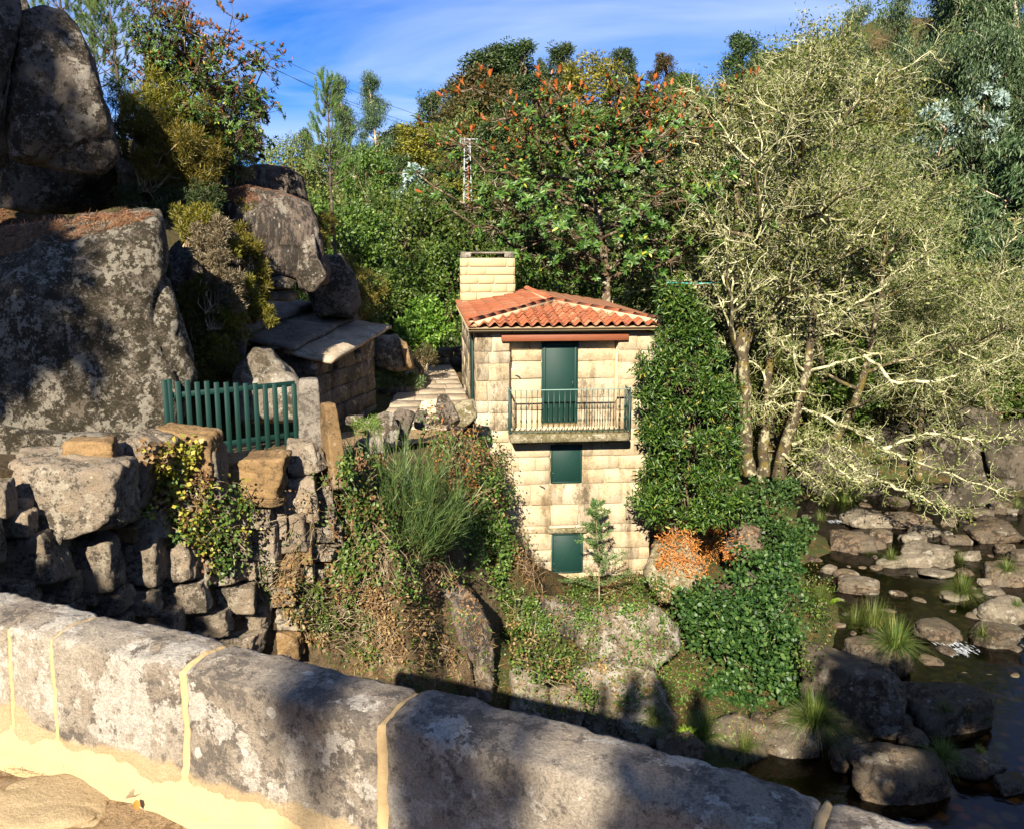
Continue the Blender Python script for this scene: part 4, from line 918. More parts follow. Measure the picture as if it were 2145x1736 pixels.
def squared(name, label, u0, u1, v0, v1, d, depth, mat, cat, seed, lean=0.0, taper=.9, ry=.2):
    """a hewn upright stone: tapered, bevelled and roughened"""
    rg_ = np.random.default_rng(seed); D, F = ico(5); c = W((u0+u1)/2, (v0+v1)/2, d); s = d/FPX*1.02; hx, hz = (u1-u0)*s/2, (v1-v0)*s/2
    n = np.concatenate([np.eye(3), -np.eye(3)]); Rz = np.array([[math.cos(ry), -math.sin(ry), 0], [math.sin(ry), math.cos(ry), 0], [0, 0, 1]]); n = n@Rz.T; n += rg_.normal(0, .04, n.shape)
    P = D*gauge(D, n, [hx, depth/2, hz, hx, depth/2, hz], 26)[:, None]; P[:, :2] *= (1-(1-taper)*(P[:, 2:]/hz+1)/2); P[:, 0] += lean*P[:, 2]
    P += D*(.05*hx*fbm(P+seed, 3, 4, seed)[:, None]); o = obj(name, mesh(name, P, F, smooth=True, mat=mat), loc=c); surf(P+np.array(c), F); return tag(o, label, cat)
squared('gate_pillar', 'square grey lichened granite pillar at the right end of the green gate', 626, 674, 792, 985, 14.5, .36, M['slab'], 'pillar', 1)
squared('standing_slab', 'tall leaning tan stone slab just right of the grey gate pillar', 676, 714, 842, 1020, 14.0, .5, M['ochre_stone'], 'stone', 2, lean=-.06, taper=.6, ry=.6)
GS = 'broken slabs along the terrace edge'
for (u, v, w, h, d, sd_, rot, lb, mt) in [(800, 905, 80, 70, 17.2, 41, .5, 'pale split slab leaning over the slope above the broom', 'pale_rock'), (840, 890, 50, 75, 17.8, 42, -.2, 'jagged grey slab standing beside the pale split slab', 'boulder'), (772, 935, 70, 40, 16.8, 43, .1, 'low flat stone at the grassy corner of the terrace', 'slab'), (935, 860, 45, 65, 20.2, 44, .35, 'dark split stone standing left of the round terrace stone', 'boulder'), (968, 868, 62, 62, 20.4, 45, 0, 'rounded mossy stone against the left corner of the house', 'mossy'), (905, 853, 62, 34, 20.8, 46, .1, 'tan squared stone lying at the edge of the path', 'pave'), (745, 880, 44, 26, 19.6, 47, .1, 'small grey stone at the foot of the hut wall', 'hut_stone'), (880, 880, 30, 50, 18.6, 48, -.1, 'narrow dark stone half covered by brambles', 'boulder')]:
    stone_at('broken_slab', lb, u, v, w, h, d, sd_, M[mt], 'stone', GS, depth=.5, k=14, rot=rot, sub=5)

# ------------------------------------------------------------------ rubble wall below the gate, stone by stone
rw_ = thing('rubble_wall', 'rough dry stone wall of big rubble below the green gate', 'wall', (0, 0, 0))
def dw(u): return 9.7+4.2*np.clip(u, -200, 720)/700.
def zc_(x, y, ox=0, oy=1000, k=2.284): return ((ox+x/k)*.8379, (oy+y/k)*.8379)
STN = [(430, 525, 690, 470, 'wall_stone', 0, 'huge pinkish block with its left face in shade'), (520, 285, 330, 150, 'ochre_stone', 0, None), (655, 420, 170, 330, 'wall_stone', 0, None), (800, 400, 200, 440, 'wall_stone', -.25, None), (905, 260, 200, 180, 'wall_stone', -.3, None),
 (1080, 300, 330, 330, 'ochre_stone', -.05, None), (1210, 420, 160, 420, 'wall_stone', 0, None), (1455, 420, 365, 260, 'ochre_stone', 0, 'flat squared ochre block under the gate'), (1735, 330, 200, 210, 'wall_stone', .2, None), (1730, 560, 200, 260, 'wall_stone', .1, None), (1450, 565, 340, 60, 'ochre_stone', 0, None),
 (1360, 625, 130, 70, 'ochre_stone', 0, None), (1575, 610, 120, 110, 'wall_stone', 0, None), (1470, 665, 200, 150, 'wall_stone', 0, None), (1500, 810, 200, 250, 'wall_stone', 0, None), (1680, 740, 200, 280, 'wall_stone', .05, None), (1690, 870, 200, 110, 'ochre_stone', 0, None), (170, 910, 440, 340, 'wall_stone', .2, None),
 (280, 790, 210, 150, 'wall_stone', 0, None), (510, 920, 360, 370, 'wall_stone', 0, None), (800, 890, 320, 400, 'wall_stone', .1, None), (730, 760, 130, 100, 'ochre_stone', 0, None), (340, 1050, 260, 180, 'wall_stone', 0, None), (580, 1140, 340, 170, 'wall_stone', .15, None), (810, 1140, 260, 170, 'wall_stone', 0, None), (620, 1010, 130, 200, 'wall_stone', .3, None),
 (1010, 640, 260, 200, 'wall_stone', 0, None), (1010, 880, 240, 300, 'wall_stone', 0, None), (1220, 700, 260, 260, 'wall_stone', 0, None), (1250, 960, 260, 240, 'wall_stone', .1, None), (1050, 1110, 300, 200, 'wall_stone', 0, None), (1330, 1120, 300, 200, 'wall_stone', 0, None), (1480, 970, 200, 130, 'wall_stone', 0, None), (1620, 985, 200, 180, 'ochre_stone', 0, None),
 (1740, 965, 110, 150, 'wall_stone', 0, None), (1855, 955, 110, 110, 'ochre_stone', 0, None), (1850, 880, 150, 70, 'wall_stone', 0, None), (1570, 1110, 240, 130, 'wall_stone', 0, None), (1780, 1090, 200, 170, 'ochre_stone', 0, None), (1860, 720, 130, 200, 'wall_stone', 0, None), (1850, 560, 130, 160, 'wall_stone', .1, None), (80, 700, 240, 190, 'wall_stone', 0, None), (90, 1090, 280, 170, 'wall_stone', 0, None), (1340, 810, 200, 200, 'wall_stone', 0, None), (930, 1010, 150, 130, 'wall_stone', 0, None),
 (60, 1230, 300, 170, 'wall_stone', 0, None), (330, 1200, 300, 160, 'wall_stone', 0, None), (600, 1290, 320, 170, 'wall_stone', 0, None), (900, 1260, 300, 180, 'wall_stone', 0, None), (1180, 1270, 320, 180, 'wall_stone', .1, None), (1420, 1240, 260, 170, 'wall_stone', 0, None), (1330, 1390, 300, 180, 'wall_stone', 0, None), (1640, 1230, 260, 170, 'wall_stone', 0, None), (1600, 1380, 260, 180, 'ochre_stone', 0, None), (480, 1090, 220, 150, 'wall_stone', 0, None), (1130, 980, 200, 160, 'wall_stone', 0, None), (720, 620, 160, 160, 'wall_stone', 0, None), (860, 700, 200, 170, 'wall_stone', 0, None), (1160, 560, 200, 160, 'ochre_stone', 0, None), (1340, 690, 150, 120, 'wall_stone', 0, None), (1590, 720, 110, 160, 'wall_stone', 0, None), (1400, 950, 170, 140, 'wall_stone', 0, None), (1800, 860, 150, 120, 'wall_stone', 0, None), (1900, 760, 130, 150, 'wall_stone', 0, None), (180, 1330, 260, 160, 'wall_stone', 0, None), (450, 1370, 300, 170, 'wall_stone', 0, None), (760, 1400, 300, 170, 'wall_stone', 0, None), (1050, 1400, 300, 180, 'wall_stone', 0, None), (220, 1180, 200, 150, 'wall_stone', 0, None), (1290, 1520, 280, 160, 'wall_stone', 0, None), (1560, 1520, 280, 170, 'wall_stone', 0, None), (15, 560, 130, 260, 'wall_stone', 0, None), (-150, 800, 300, 360, 'wall_stone', 0, None), (1900, 1150, 200, 180, 'wall_stone', 0, None), (980, 470, 220, 200, 'wall_stone', 0, None), (1960, 1040, 150, 160, 'wall_stone', 0, None)]
for i, (x, y, w, h, mt, rot, lb) in enumerate(STN):
    u, v = zc_(x, y); f = .8379/2.284
    o = stone_at('stone', None, u, v, w*f, h*f, dw(u)+.12+.05*(i % 3), 100+i, M[mt], None, parent=rw_, depth=.75, sub=5, k=26, rough=.05, rot=rot, boxy=1.0)
    if lb: o['label'] = lb
rgf = np.random.default_rng(93)
for i in range(130):
    x, y = rgf.uniform(-40, 1900), rgf.uniform(520, 1420); sx_ = rgf.uniform(60, 130); u, v = zc_(x, y); f = .8379/2.284
    stone_at('stone', None, u, v, sx_*f*rgf.uniform(1, 1.5), sx_*f, dw(u)+.30, 600+i, M['wall_stone'] if rgf.random() < .8 else M['ochre_stone'], None, parent=rw_, depth=.8, sub=3, k=20, rough=.05, rot=rgf.uniform(-.2, .2), boxy=1.0)
# the shaded earth core the stones lean on, carried on as the bank under the terrace edge
g = Geo(); V = []
for u in np.linspace(-330, 722, 26):
    p = W(u, 1000, dw(u)+.46); ztop = W(u, 985 if u < 560 else 950, dw(u)+.44).z
    V += [(p.x-.5, p.y+.75, ztop+.02), (p.x, p.y, ztop), (p.x, p.y-.12, ztop-1.2), (p.x+.1, p.y-.4, -7.6)]
for (x, y, z) in [(-2.62, 15.0, -3.75), (-2.42, 16.2, -3.9), (-2.12, 17.4, -4.05), (-1.75, 18.6, -4.25), (-1.35, 19.8, -4.42), (-1.05, 21.0, -4.52), (-.85, 22.4, -4.6)]:
    V += [(x-1.0, y+.5, z-.02), (x, y, z-.04), (x+.55, y-.65, z-1.3), (x+1.15, y-1.7, -8.3)]
V = np.array(V); nb_ = len(V)//4
k4 = 5; VV = []                                             # refine down the bank and roughen it
for i in range(nb_):
    q = V[i*4:i*4+4]; t_ = np.linspace(0, 3, 13); VV.append(np.stack([np.interp(t_, range(4), q[:, c]) for c in range(3)], 1))
VV = np.array(VV); tt = np.linspace(0, nb_-1, nb_*3); VV = np.stack([[np.interp(tt, range(nb_), VV[:, j, c]) for c in range(3)] for j in range(13)]).transpose(2, 0, 1)
n0_, V = len(VV), VV.reshape(-1, 3); V = V+norm(np.array([.4, -1, .3]))*(.16*fbm(V, 1.3, 4, 2))[:, None]
a = (np.arange(n0_-1)[:, None]*13+np.arange(12)[None]).ravel(); Q = np.stack([a, a+13, a+14, a+1], 1)
obj('earth_core', mesh('earth_core', V, None, Q, True, M['earth_rock']), rw_); surf(V, np.concatenate([Q[:, :3], Q[:, [0, 2, 3]]]))

# ------------------------------------------------------------------ rocks of the slope below the house
GL = 'outcrop rocks on the slope below the house'
place_rock('outcrop', 'long curved grey rock back diving into the gully below the broom', [(905, 1205), (960, 1215), (1010, 1270), (1034, 1320), (1036, 1420), (1000, 1440), (960, 1390), (900, 1270)], 16.3, .55, .9, 31, M['streak_boulder'], 'rock', GL, k=14)
place_rock('outcrop', 'rusty brown earthy rock face under the dry brambles', [(690, 1210), (800, 1190), (900, 1215), (950, 1270), (985, 1350), (1000, 1440), (990, 1490), (860, 1490), (700, 1400)], 15.9, .6, 1.2, 32, M['earth_rock'], 'rock', GL, k=12)
place_rock('outcrop', 'pale cracked outcrop with orange needles under the round leaved bush', [(1215, 1290), (1290, 1255), (1370, 1262), (1420, 1310), (1428, 1360), (1380, 1400), (1260, 1400), (1205, 1350)], 18.0, .6, 1.0, 33, M['pale_rock'], 'rock', GL, k=12)
place_rock('outcrop', 'white lichened rock cluster low on the slope above the parapet', [(1200, 1395), (1290, 1380), (1370, 1400), (1400, 1450), (1390, 1540), (1270, 1560), (1190, 1480)], 16.8, .6, 1.0, 34, M['pale_rock'], 'rock', GL, k=11, rough=.09)
place_rock('outcrop', 'smooth pale wedge of rock right of the dark crevice', [(1066, 1400), (1100, 1390), (1150, 1440), (1160, 1520), (1066, 1530)], 16.2, .4, .7, 35, M['pale_rock'], 'rock', GL, sub=5)
place_rock('outcrop', 'grey rock with a rusty streak at the left foot of the house', [(1050, 1155), (1100, 1170), (1112, 1220), (1090, 1250), (1040, 1240), (1020, 1190)], 19.6, .5, .8, 36, M['slab'], 'rock', GL, sub=5)
place_rock('outcrop', 'brown flat rock in front of the lower house wall', [(1060, 1240), (1160, 1250), (1250, 1270), (1240, 1330), (1100, 1350), (1050, 1300)], 18.8, .6, 1.0, 37, M['streak_boulder'], 'rock', GL, sub=5)
place_rock('outcrop', 'mossy stone ledge at the right foot of the house wall', [(1370, 1130), (1440, 1120), (1475, 1180), (1460, 1260), (1380, 1260), (1350, 1200)], 20.6, .6, .9, 38, M['mossy'], 'rock', GL, sub=5)
place_rock('outcrop', 'grey round rock peeping out behind the columnar laurel', [(1515, 1100), (1550, 1083), (1590, 1105), (1600, 1150), (1560, 1180), (1515, 1170)], 22.6, .6, .8, 39, M['river_stone'], 'rock', GL, sub=5)
place_rock('outcrop', 'dark rock under the round leaved bush by the water', [(1480, 1240), (1560, 1190), (1620, 1230), (1640, 1330), (1560, 1400), (1480, 1380)], 20.4, .6, .9, 40, M['river_stone'], 'rock', GL, sub=5)

for k_, (lb, ol, d, mt) in enumerate([('brown rock half in the shade right above the parapet', [(1460, 1520), (1540, 1490), (1600, 1520), (1610, 1600), (1500, 1620), (1440, 1580)], 16.4, 'river_stone'), ('rusty boulder below the round leaved bush', [(1600, 1500), (1680, 1470), (1730, 1510), (1720, 1590), (1640, 1610), (1590, 1570)], 16.6, 'river_stone'), ('pale cracked stone at the foot of the white rock cluster', [(1300, 1470), (1380, 1455), (1420, 1500), (1400, 1560), (1320, 1570), (1285, 1520)], 16.2, 'pale_rock'), ('small pale boulder right of the smooth wedge', [(1150, 1440), (1200, 1430), (1230, 1480), (1210, 1540), (1150, 1540)], 16.0, 'pale_rock'), ('low brown stone by the shaded ferns', [(1370, 1540), (1440, 1525), (1480, 1560), (1470, 1620), (1380, 1620)], 15.4, 'river_stone'), ('small ochre rock beside the dark crevice', [(985, 1395), (1020, 1385), (1036, 1420), (1030, 1470), (985, 1470)], 16.0, 'pale_rock')]):
    place_rock('outcrop', lb, ol, d, .5, .8, 240+k_, M[mt], 'rock', GL, sub=5, k=13)
# ------------------------------------------------------------------ stones in the stream
def z3(x, y): return ((1500+x/1.929)*.8379, (1100+y/1.929)*.8379)
GR = 'boulders and stones lying in the stream'
RST = [(1225, 1230, 530, 520, 2.0, 'huge round grey boulder at the near edge of the stream'), (1320, 1050, 340, 230, 1.2, 'pale topped upper shoulder of the huge round boulder'), (1670, 1285, 430, 300, .9, 'sharp edged slanting boulder right of the huge round one'), (850, 1420, 270, 220, .9, 'shaded brown boulder left of the hanging grass'), (1440, 1385, 180, 80, .3, 'flat grey stone wedged below the slanting boulder'), (1505, 1430, 160, 95, .35, 'rounded brown stone under the flat grey one'),
 (1432, 1338, 46, 34, .2, 'tiny cream pebble at the foot of the huge boulder'), (1484, 1345, 80, 62, .3, 'small cream stone perched between the two big boulders'), (1470, 1312, 40, 32, .3, 'smallest cream pebble on top of the perched stone'), (1450, 1610, 500, 290, .8, 'large dark boulder in the shade of the bridge'), (1790, 1570, 220, 190, .5, 'shaded brown stone at the lower right'), (1220, 1530, 260, 160, .4, 'dim low stone in the shadow under the hanging grass'), (1920, 1570, 70, 40, .2, 'amber stone glinting in the shaded water'), (1980, 1660, 160, 110, .3, 'grey stone at the lower right edge of the photograph'),
 (1240, 705, 220, 130, .35, 'flat grey slab on the left bank of the stream'), (1105, 625, 80, 60, .3, 'small pale stone by the bank above the flat slab'), (1190, 650, 120, 70, .3, 'thin tilted stone behind the flat slab'), (1585, 565, 245, 140, .7, 'big cream boulder standing in mid stream'), (1405, 590, 140, 75, .35, 'brown stone left of the cream boulder'), (1625, 640, 170, 36, .15, 'thin submerged slab in front of the cream boulder'), (1285, 385, 230, 110, .5, 'pale pitted boulder near the far bank trees'), (1355, 465, 140, 90, .35, 'smooth brown boulder below the pitted one'),
 (1210, 500, 230, 150, .4, 'broad dim boulder with grass at the left bank'), (1330, 500, 120, 70, .3, 'round stone between the two grass tufts'), (1490, 390, 220, 100, .35, 'wide amber stone with wet sides upstream'), (1572, 443, 150, 60, .25, 'pale flat stone upstream of the cream boulder'), (1672, 455, 66, 46, .2, 'small round brown stone upstream of the cream boulder'), (1725, 485, 130, 60, .25, 'low brown stone right of the small round one'), (1695, 390, 66, 34, .15, 'little grey stone alone in the upstream pool'), (1890, 445, 290, 140, .5, 'broad dark boulder on the right upstream'), (1825, 358, 170, 66, .3, 'amber slab under the lowest lichened branch'), (1950, 525, 110, 70, .3, 'dark stone below the broad right boulder'), (1515, 480, 120, 70, .3, 'mossy stone just above the cream boulder'),
 (1955, 655, 240, 150, .5, 'tan boulder with a grassy rim at the right edge'), (1858, 690, 66, 56, .25, 'cream egg shaped stone beside the grass tuft'), (1893, 726, 120, 44, .2, 'flat tan stone below the egg shaped one'), (1705, 752, 150, 44, .18, 'pale low slab left of the midstream grass tuft'), (1945, 835, 250, 170, .55, 'big long pale boulder at the right edge'), (1900, 945, 220, 160, .6, 'dark angular boulder beside the white water'), (1625, 925, 240, 110, .4, 'long low flat boulder left of the white water'), (1780, 560, 110, 60, .25, 'dim stone right of the cream boulder'), (2040, 560, 140, 80, .35, 'brown stone half out of the right edge'), (1440, 300, 120, 70, .3, 'low stone in front of the dark far rocks'), (1960, 330, 150, 90, .4, 'shaded stone under the far right branches'), (1760, 640, 90, 44, .2, 'small stone hidden by the midstream grass tuft'),
 (1640, 1060, 160, 60, .12, 'sunken stone seen through water below the rapid'), (1830, 1250, 150, 60, .1, 'sunken amber stone in the dark pool at right'), (1900, 1180, 120, 50, .1, 'second sunken stone farther right in the dark pool'), (1560, 850, 150, 40, .1, 'sunken slab left of the dark angular boulder')]
for i, (x, y, w, h, ht_, lb) in enumerate(RST):
    u, v = z3(x, y); f = .8379/1.929; c = G(u, v, WZ+.25*ht_-(.35 if ht_ <= .12 else 0)); s = (c.y*.98-c.z*.19)/FPX*1.0
    dims = (w*f*s*1.12, w*f*s*.85, max(h*f*s*1.0, .08))
    P, F = rock_arrays(dims, 300+i, sub=5 if w > 150 else 4, planes=10, k=18, rough=.06); a = (i*1.7) % .7-.35; P = np.stack([P[:, 0]*math.cos(a)-P[:, 1]*math.sin(a), P[:, 0]*math.sin(a)+P[:, 1]*math.cos(a), P[:, 2]], 1)
    o = obj('river_stone' if w < 300 else 'river_boulder', mesh('river_stone', P, F, smooth=True, mat=M['stream_pale'] if ('cream' in lb or ('pale' in lb and 'shoulder' not in lb)) else M['river_stone']), loc=c); surf(P+np.array(c), F); tag(o, lb, 'stone' if w < 300 else 'boulder', GR)
rgs = np.random.default_rng(91); WET = []; proto = [rock_mesh('wet_stone', (1, .8, .55), 900+k, M['river_stone'], sub=3, k=11) for k in range(5)]; ns = 0
for _ in range(900):
    u, v = rgs.uniform(1660, 2145), rgs.uniform(1010, 1420); c = G(u, v, WZ-.02)
    if ns >= 120: break
    if rgs.random() < (v-1010)/620: continue
    k = int(np.argmin(np.hypot(cx_-c.x, cy_-c.y))); off = abs((c.x-cx_[k])*nn_r[k, 0]+(c.y-cy_[k])*nn_r[k, 1])
    if off > ww[k]*1.15: continue
    o = obj('wet_stone', proto[ns % 5], loc=c+Vector((0, 0, rgs.uniform(-.08, .06)))); s_ = rgs.uniform(.22, .75)**1.2; o.scale = (s_, s_*rgs.uniform(.8, 1.2), s_*rgs.uniform(.6, 1.1)); o.rotation_euler = (0, 0, rgs.random()*6.28)
    tag(o, 'small brown wet stone lying among the bigger stones', 'stone', 'small wet stones upstream'); ns += 1; WET.append(o)
place_rock('far_rock', 'massive dark boulder on the far bank under the lichened branches', [(1800, 900), (1950, 840), (2080, 860), (2145, 950), (2150, 1040), (1980, 1070), (1820, 1060), (1760, 990)], 39, 1.6, 2.5, 51, M['dark_rock'], 'boulder', GR)
place_rock('far_rock', 'brown boulder on the far bank behind the tree feet', [(1660, 930), (1760, 925), (1840, 980), (1850, 1040), (1700, 1050), (1640, 1000)], 36, 1.2, 2, 52, M['dark_rock'], 'boulder', GR, sub=5)
place_rock('far_rock', 'reddish sloping rock at the upstream end of the pool', [(1900, 1020), (2040, 1000), (2100, 1040), (2090, 1085), (1900, 1080), (1850, 1060)], 34.5, 1.0, 1.6, 53, M['dark_rock'], 'boulder', GR, sub=5)
place_rock('far_rock', 'dark rock wall on the right bank at the right edge', [(2050, 900), (2200, 860), (2260, 1000), (2200, 1080), (2090, 1060)], 36, 1.0, 2.0, 54, M['dark_rock'], 'boulder', GR, sub=5)
# each small stone is named after the bigger one it lies by
big = [(lb, vec(G(*z3(x, y), WZ))) for x, y, w, h, ht_, lb in RST if len(lb.split()) <= 8]; near = {}
for o in WET:
    k = min(big, key=lambda q: np.linalg.norm(q[1]-vec(o.location)))[0]; near.setdefault(k, []).append(o)
ORD = ['first', 'second', 'third', 'fourth', 'fifth', 'sixth', 'seventh', 'eighth', 'ninth', 'tenth', 'eleventh', 'twelfth', 'thirteenth', 'fourteenth', 'fifteenth', 'sixteenth', 'seventeenth', 'eighteenth', 'nineteenth', 'twentieth', 'last', 'last', 'last']
for k, l_ in near.items():
    l_.sort(key=lambda q: q.location.x/q.location.y)
    for n_, o in enumerate(l_): o['label'] = ('little wet stone beside the '+k) if len(l_) == 1 else (ORD[n_]+' wet stone from the left by the '+k)
# white water: flat broken streaks of foam on the surface
rg = np.random.default_rng(77); P = []; D = []
for (u, v, w, h, n) in ((1985, 1345, 44, 5, 60), (2008, 1360, 50, 16, 90), (2125, 1328, 40, 5, 50), (1745, 1090, 26, 5, 60)):
    q = rg.normal(0, .3, (n, 2))
    for a_, b_ in q: P.append(G(u+a_*w, v+b_*h, WZ+.012+.02*rg.random())[:]); D.append((.5+rg.normal(0, .3), -1, rg.normal(0, .1)))
P = np.array(P); D = np.array(D); V, F = leaf_arrays(P, D, rg.normal(0, .15, P.shape)+[0, 0, 1], rg.uniform(.05, .22, len(P)), rg.uniform(.01, .035, len(P)))
tag(obj('white_water', mesh('white_water', V, F, mat=M['foam'])), kind='stuff')
# ------------------------------------------------------------------ vegetation builders
def twig_path(rg, p, d, Ln, n, wig, lift=0.0):
    pts = [np.array(p, dtype=float)]; d = norm(vec(d))
    for _ in range(n):
        d = norm(d + rg.normal(0, wig, 3) + np.array([0, 0, lift])); pts.append(pts[-1]+d*Ln/n)
    return np.array(pts), d
def curve_to(a, b, n=6, sag=0.15, rg=None, wig=.03):
    a, b = vec(a), vec(b); t = np.linspace(0, 1, n)[:, None]; L_ = np.linalg.norm(b-a)
    P = a+(b-a)*t; P[:, 2] += (np.sin(t[:, 0]*math.pi)*sag*L_)
    if rg is not None: P[1:-1] += rg.normal(0, wig*L_, (n-2, 3))
    return P
def woven(o): o['kind'] = 'stuff'; return o
def make_tree(name, label, cat, trunk_geo, trunk_mat, crown, crown_mat, extra=(), group=None):
    r = thing(name, label, cat, (0, 0, 0), 0, group)
    if trunk_geo is not None and trunk_geo.n: (woven if cat in ('bush', 'shrub', 'plants') else (lambda o: o))(obj('stems' if cat in ('bush', 'shrub', 'plants') else 'trunk', trunk_geo.mesh('trunk', trunk_mat, True), r))
    if crown is not None: obj('crown', mesh('crown', crown[0], crown[1], mat=crown_mat), r)
    for nm, me in extra: obj(nm, me, r)
    return r
def clump_leaves(rg, centers, radii, n, ln, wd, shape, droop=0.0, spread=1.0, up=.35, outw=.9):
    """leaves gathered in clumps: each one points out of its clump and lies roughly facing up and out"""
    k = rg.integers(0, len(centers), n); C = centers[k]; r = radii[k][:, None]
    o = in_ball(rg, n, .55); P = C+o*r*spread
    D = norm(o*outw + rg.normal(0, .55, (n, 3)) + np.array([0, 0, -droop])); Nn = norm(o*.8+rg.normal(0, .45, (n, 3))+np.array([0, 0, up]))
    return leaf_arrays(P, D, Nn, rg.uniform(*ln, n), rg.uniform(*wd, n), shape)
def dome(rg, n, rx, ry, z0, z1, prof, inner=.45):
    """clump centres in a crown: prof(t) gives the relative radius at relative height t"""
    t = rg.random(n); a = rg.random(n)*2*math.pi; rr = np.array([prof(q) for q in t])*(inner+(1-inner)*rg.random(n)**.5)
    return np.stack([np.cos(a)*rr*rx, np.sin(a)*rr*ry, z0+(z1-z0)*t], 1)
def proto_broad(seed, h, r, n, mat, name, leaf=(.16, .30), wd=(.10, .17), ncl=60, low=.15, prof=None, shape='diamond', crr=.2, trunk=M['bark'], lab='tree', cat='tree', tr=.022):
    rg = np.random.default_rng(seed); prof = prof or (lambda t: math.sin(math.pi*(.12+.85*t))**.7)
    C = dome(rg, ncl, r, r, h*low, h*.93, prof); C += rg.normal(0, .06*r, C.shape); rad = r*crr*rg.uniform(.7, 1.5, ncl)
    cr = clump_leaves(rg, C, rad, n, leaf, wd, shape)
    g = Geo(); tp = np.array([[0, 0, -.4], [.04*h*rg.normal(), .04*h*rg.normal(), h*.35], [.05*h*rg.normal(), .05*h*rg.normal(), h*.65], [0, 0, h*.9]]); tube(g, tp, np.array([1, .75, .45, .1])*h*tr, 6)
    for c in C[rg.permutation(ncl)[:16]]:
        zt = max(c[2]*rg.uniform(.45, .8), h*.12); a = np.array([np.interp(zt, tp[:, 2], tp[:, 0]), np.interp(zt, tp[:, 2], tp[:, 1]), zt]); tube(g, curve_to(a, c, 6, .08, rg), np.linspace(h*tr*.4, h*tr*.08, 6), 4)
    return make_tree(name, lab, cat, g, trunk, cr, mat)
def place(proto, u, vtop, d, wide=1.0, label=None, group=None, rz=None, h0=None, zbase=None, first=None):
    """put a copy so that its top shows at (u, vtop) and its foot is on the ground at forward distance d"""
    x, zt = ray(u, vtop); x *= d; zt *= d; zb_ = H1(x, d) if zbase is None else zbase
    s = max((zt-zb_)/h0, .05); rz = (hash((u, vtop)) % 628)/100. if rz is None else rz
    return dup(proto, (x, d, zb_), rz, (s*wide, s*wide, s), label, group)
def retire(p):
    for c in list(p.children):
        for q in list(c.children): bpy.data.objects.remove(q)
        bpy.data.objects.remove(c)
    bpy.data.objects.remove(p)

PR = {}
PR['broadA'] = (proto_broad(1, 8, 3.2, 9000, M['lf_broad'], 'broadleaf_tree', ncl=80, low=.06), 8)
PR['broadB'] = (proto_broad(2, 8, 3.0, 9000, M['lf_broad'], 'broadleaf_tree', ncl=60, low=.02, crr=.24), 8)
PR['alder'] = (proto_broad(3, 9, 3.2, 8000, M['lf_alder'], 'alder_tree', ncl=70, low=.05, leaf=(.14, .26), wd=(.08, .15), trunk=M['lichen_bark']), 9)
PR['dark'] = (proto_broad(4, 14, 3.6, 11000, M['lf_dark'], 'dark_evergreen', ncl=110, low=.08, leaf=(.25, .5), wd=(.10, .2), prof=lambda t: (1-t*.8)**.75*min(1, .45+t*3), crr=.2), 14)
PR['rusty'] = (proto_broad(5, 14, 3.4, 10000, M['lf_rusty'], 'rusty_conifer', ncl=100, low=.05, leaf=(.25, .5), wd=(.08, .18), prof=lambda t: (1-t*.92)**.7*min(1, .5+t*3), crr=.19), 14)
PR['yellow'] = (proto_broad(6, 4, 2.6, 5000, M['lf_heather'], 'yellowish_shrub', ncl=50, low=.05, leaf=(.15, .3), wd=(.06, .12), cat='shrub'), 4)
PR['silver'] = (proto_broad(7, 5, 1.6, 3500, M['lf_silver'], 'silver_shrub', ncl=40, low=.05, leaf=(.2, .4), wd=(.12, .2), prof=lambda t: math.sin(math.pi*(.2+.75*t))**.6, cat='shrub'), 5)
PR['lime'] = (proto_broad(8, 6, 2.2, 5000, M['lf_yellow'], 'yellow_green_tree', ncl=40, low=.05, leaf=(.15, .3), wd=(.06, .14)), 6)
def proto_euc(seed, h, n=8000, thin=1.0, low=.35, mat=None, r=2.6):
    rg = np.random.default_rng(seed); g = Geo(); tp, _ = twig_path(rg, (0, 0, -.5), (0, 0, 1), h*.97, 9, .05, .05); tube(g, tp, np.linspace(h*.011, h*.002, 10), 6)
    C = []; rad = []
    for i in range(int(34*thin)):
        t = low+(.98-low)*rg.random()**.8; a = np.array([np.interp(t*h, tp[:, 2], tp[:, k]) for k in range(3)]); rr = r*(1.2-.8*(t-low)/(1-low))*rg.uniform(.2, 1.25); an = rg.random()*6.28
        c = a+[math.cos(an)*rr, math.sin(an)*rr, rr*.55]; tube(g, curve_to(a, c, 5, .05, rg), np.linspace(h*.004, h*.001, 5), 3); C.append(c); rad.append(rg.uniform(.5, 1.5)*h*.052)
        if rg.random() < .6: C.append(c*.6+a*.4-[0, 0, .3]); rad.append(h*.045)
    C = np.array(C); rad = np.array(rad); cr = clump_leaves(rg, C, rad, n, (.2, .46), (.045, .10), 'diamond', droop=1.1, outw=.35, up=.2)
    return make_tree('eucalyptus_tree', 'e', 'tree', g, M['euc_bark'], cr, mat or M['lf_euc'])
PR['euc'] = (proto_euc(11, 22, 11000, .62), 22); PR['euc2'] = (proto_euc(12, 20, 15000, 1.0, .15, r=3.0), 20)
PR['eucyoung'] = (proto_euc(13, 10, 12000, 1.2, .02, r=2.2), 10)
def needle_tufts(rg, C, D, per, ln, wd):
    n = len(C)*per; k = np.repeat(np.arange(len(C)), per); Dd = norm(D[k]*.9+rg.normal(0, .6, (n, 3))); P = C[k]-D[k]*(rg.random(n)[:, None]*.35)
    return leaf_arrays(P, Dd, rg.normal(size=(n, 3)), rg.uniform(*ln, n), wd, 'needle')
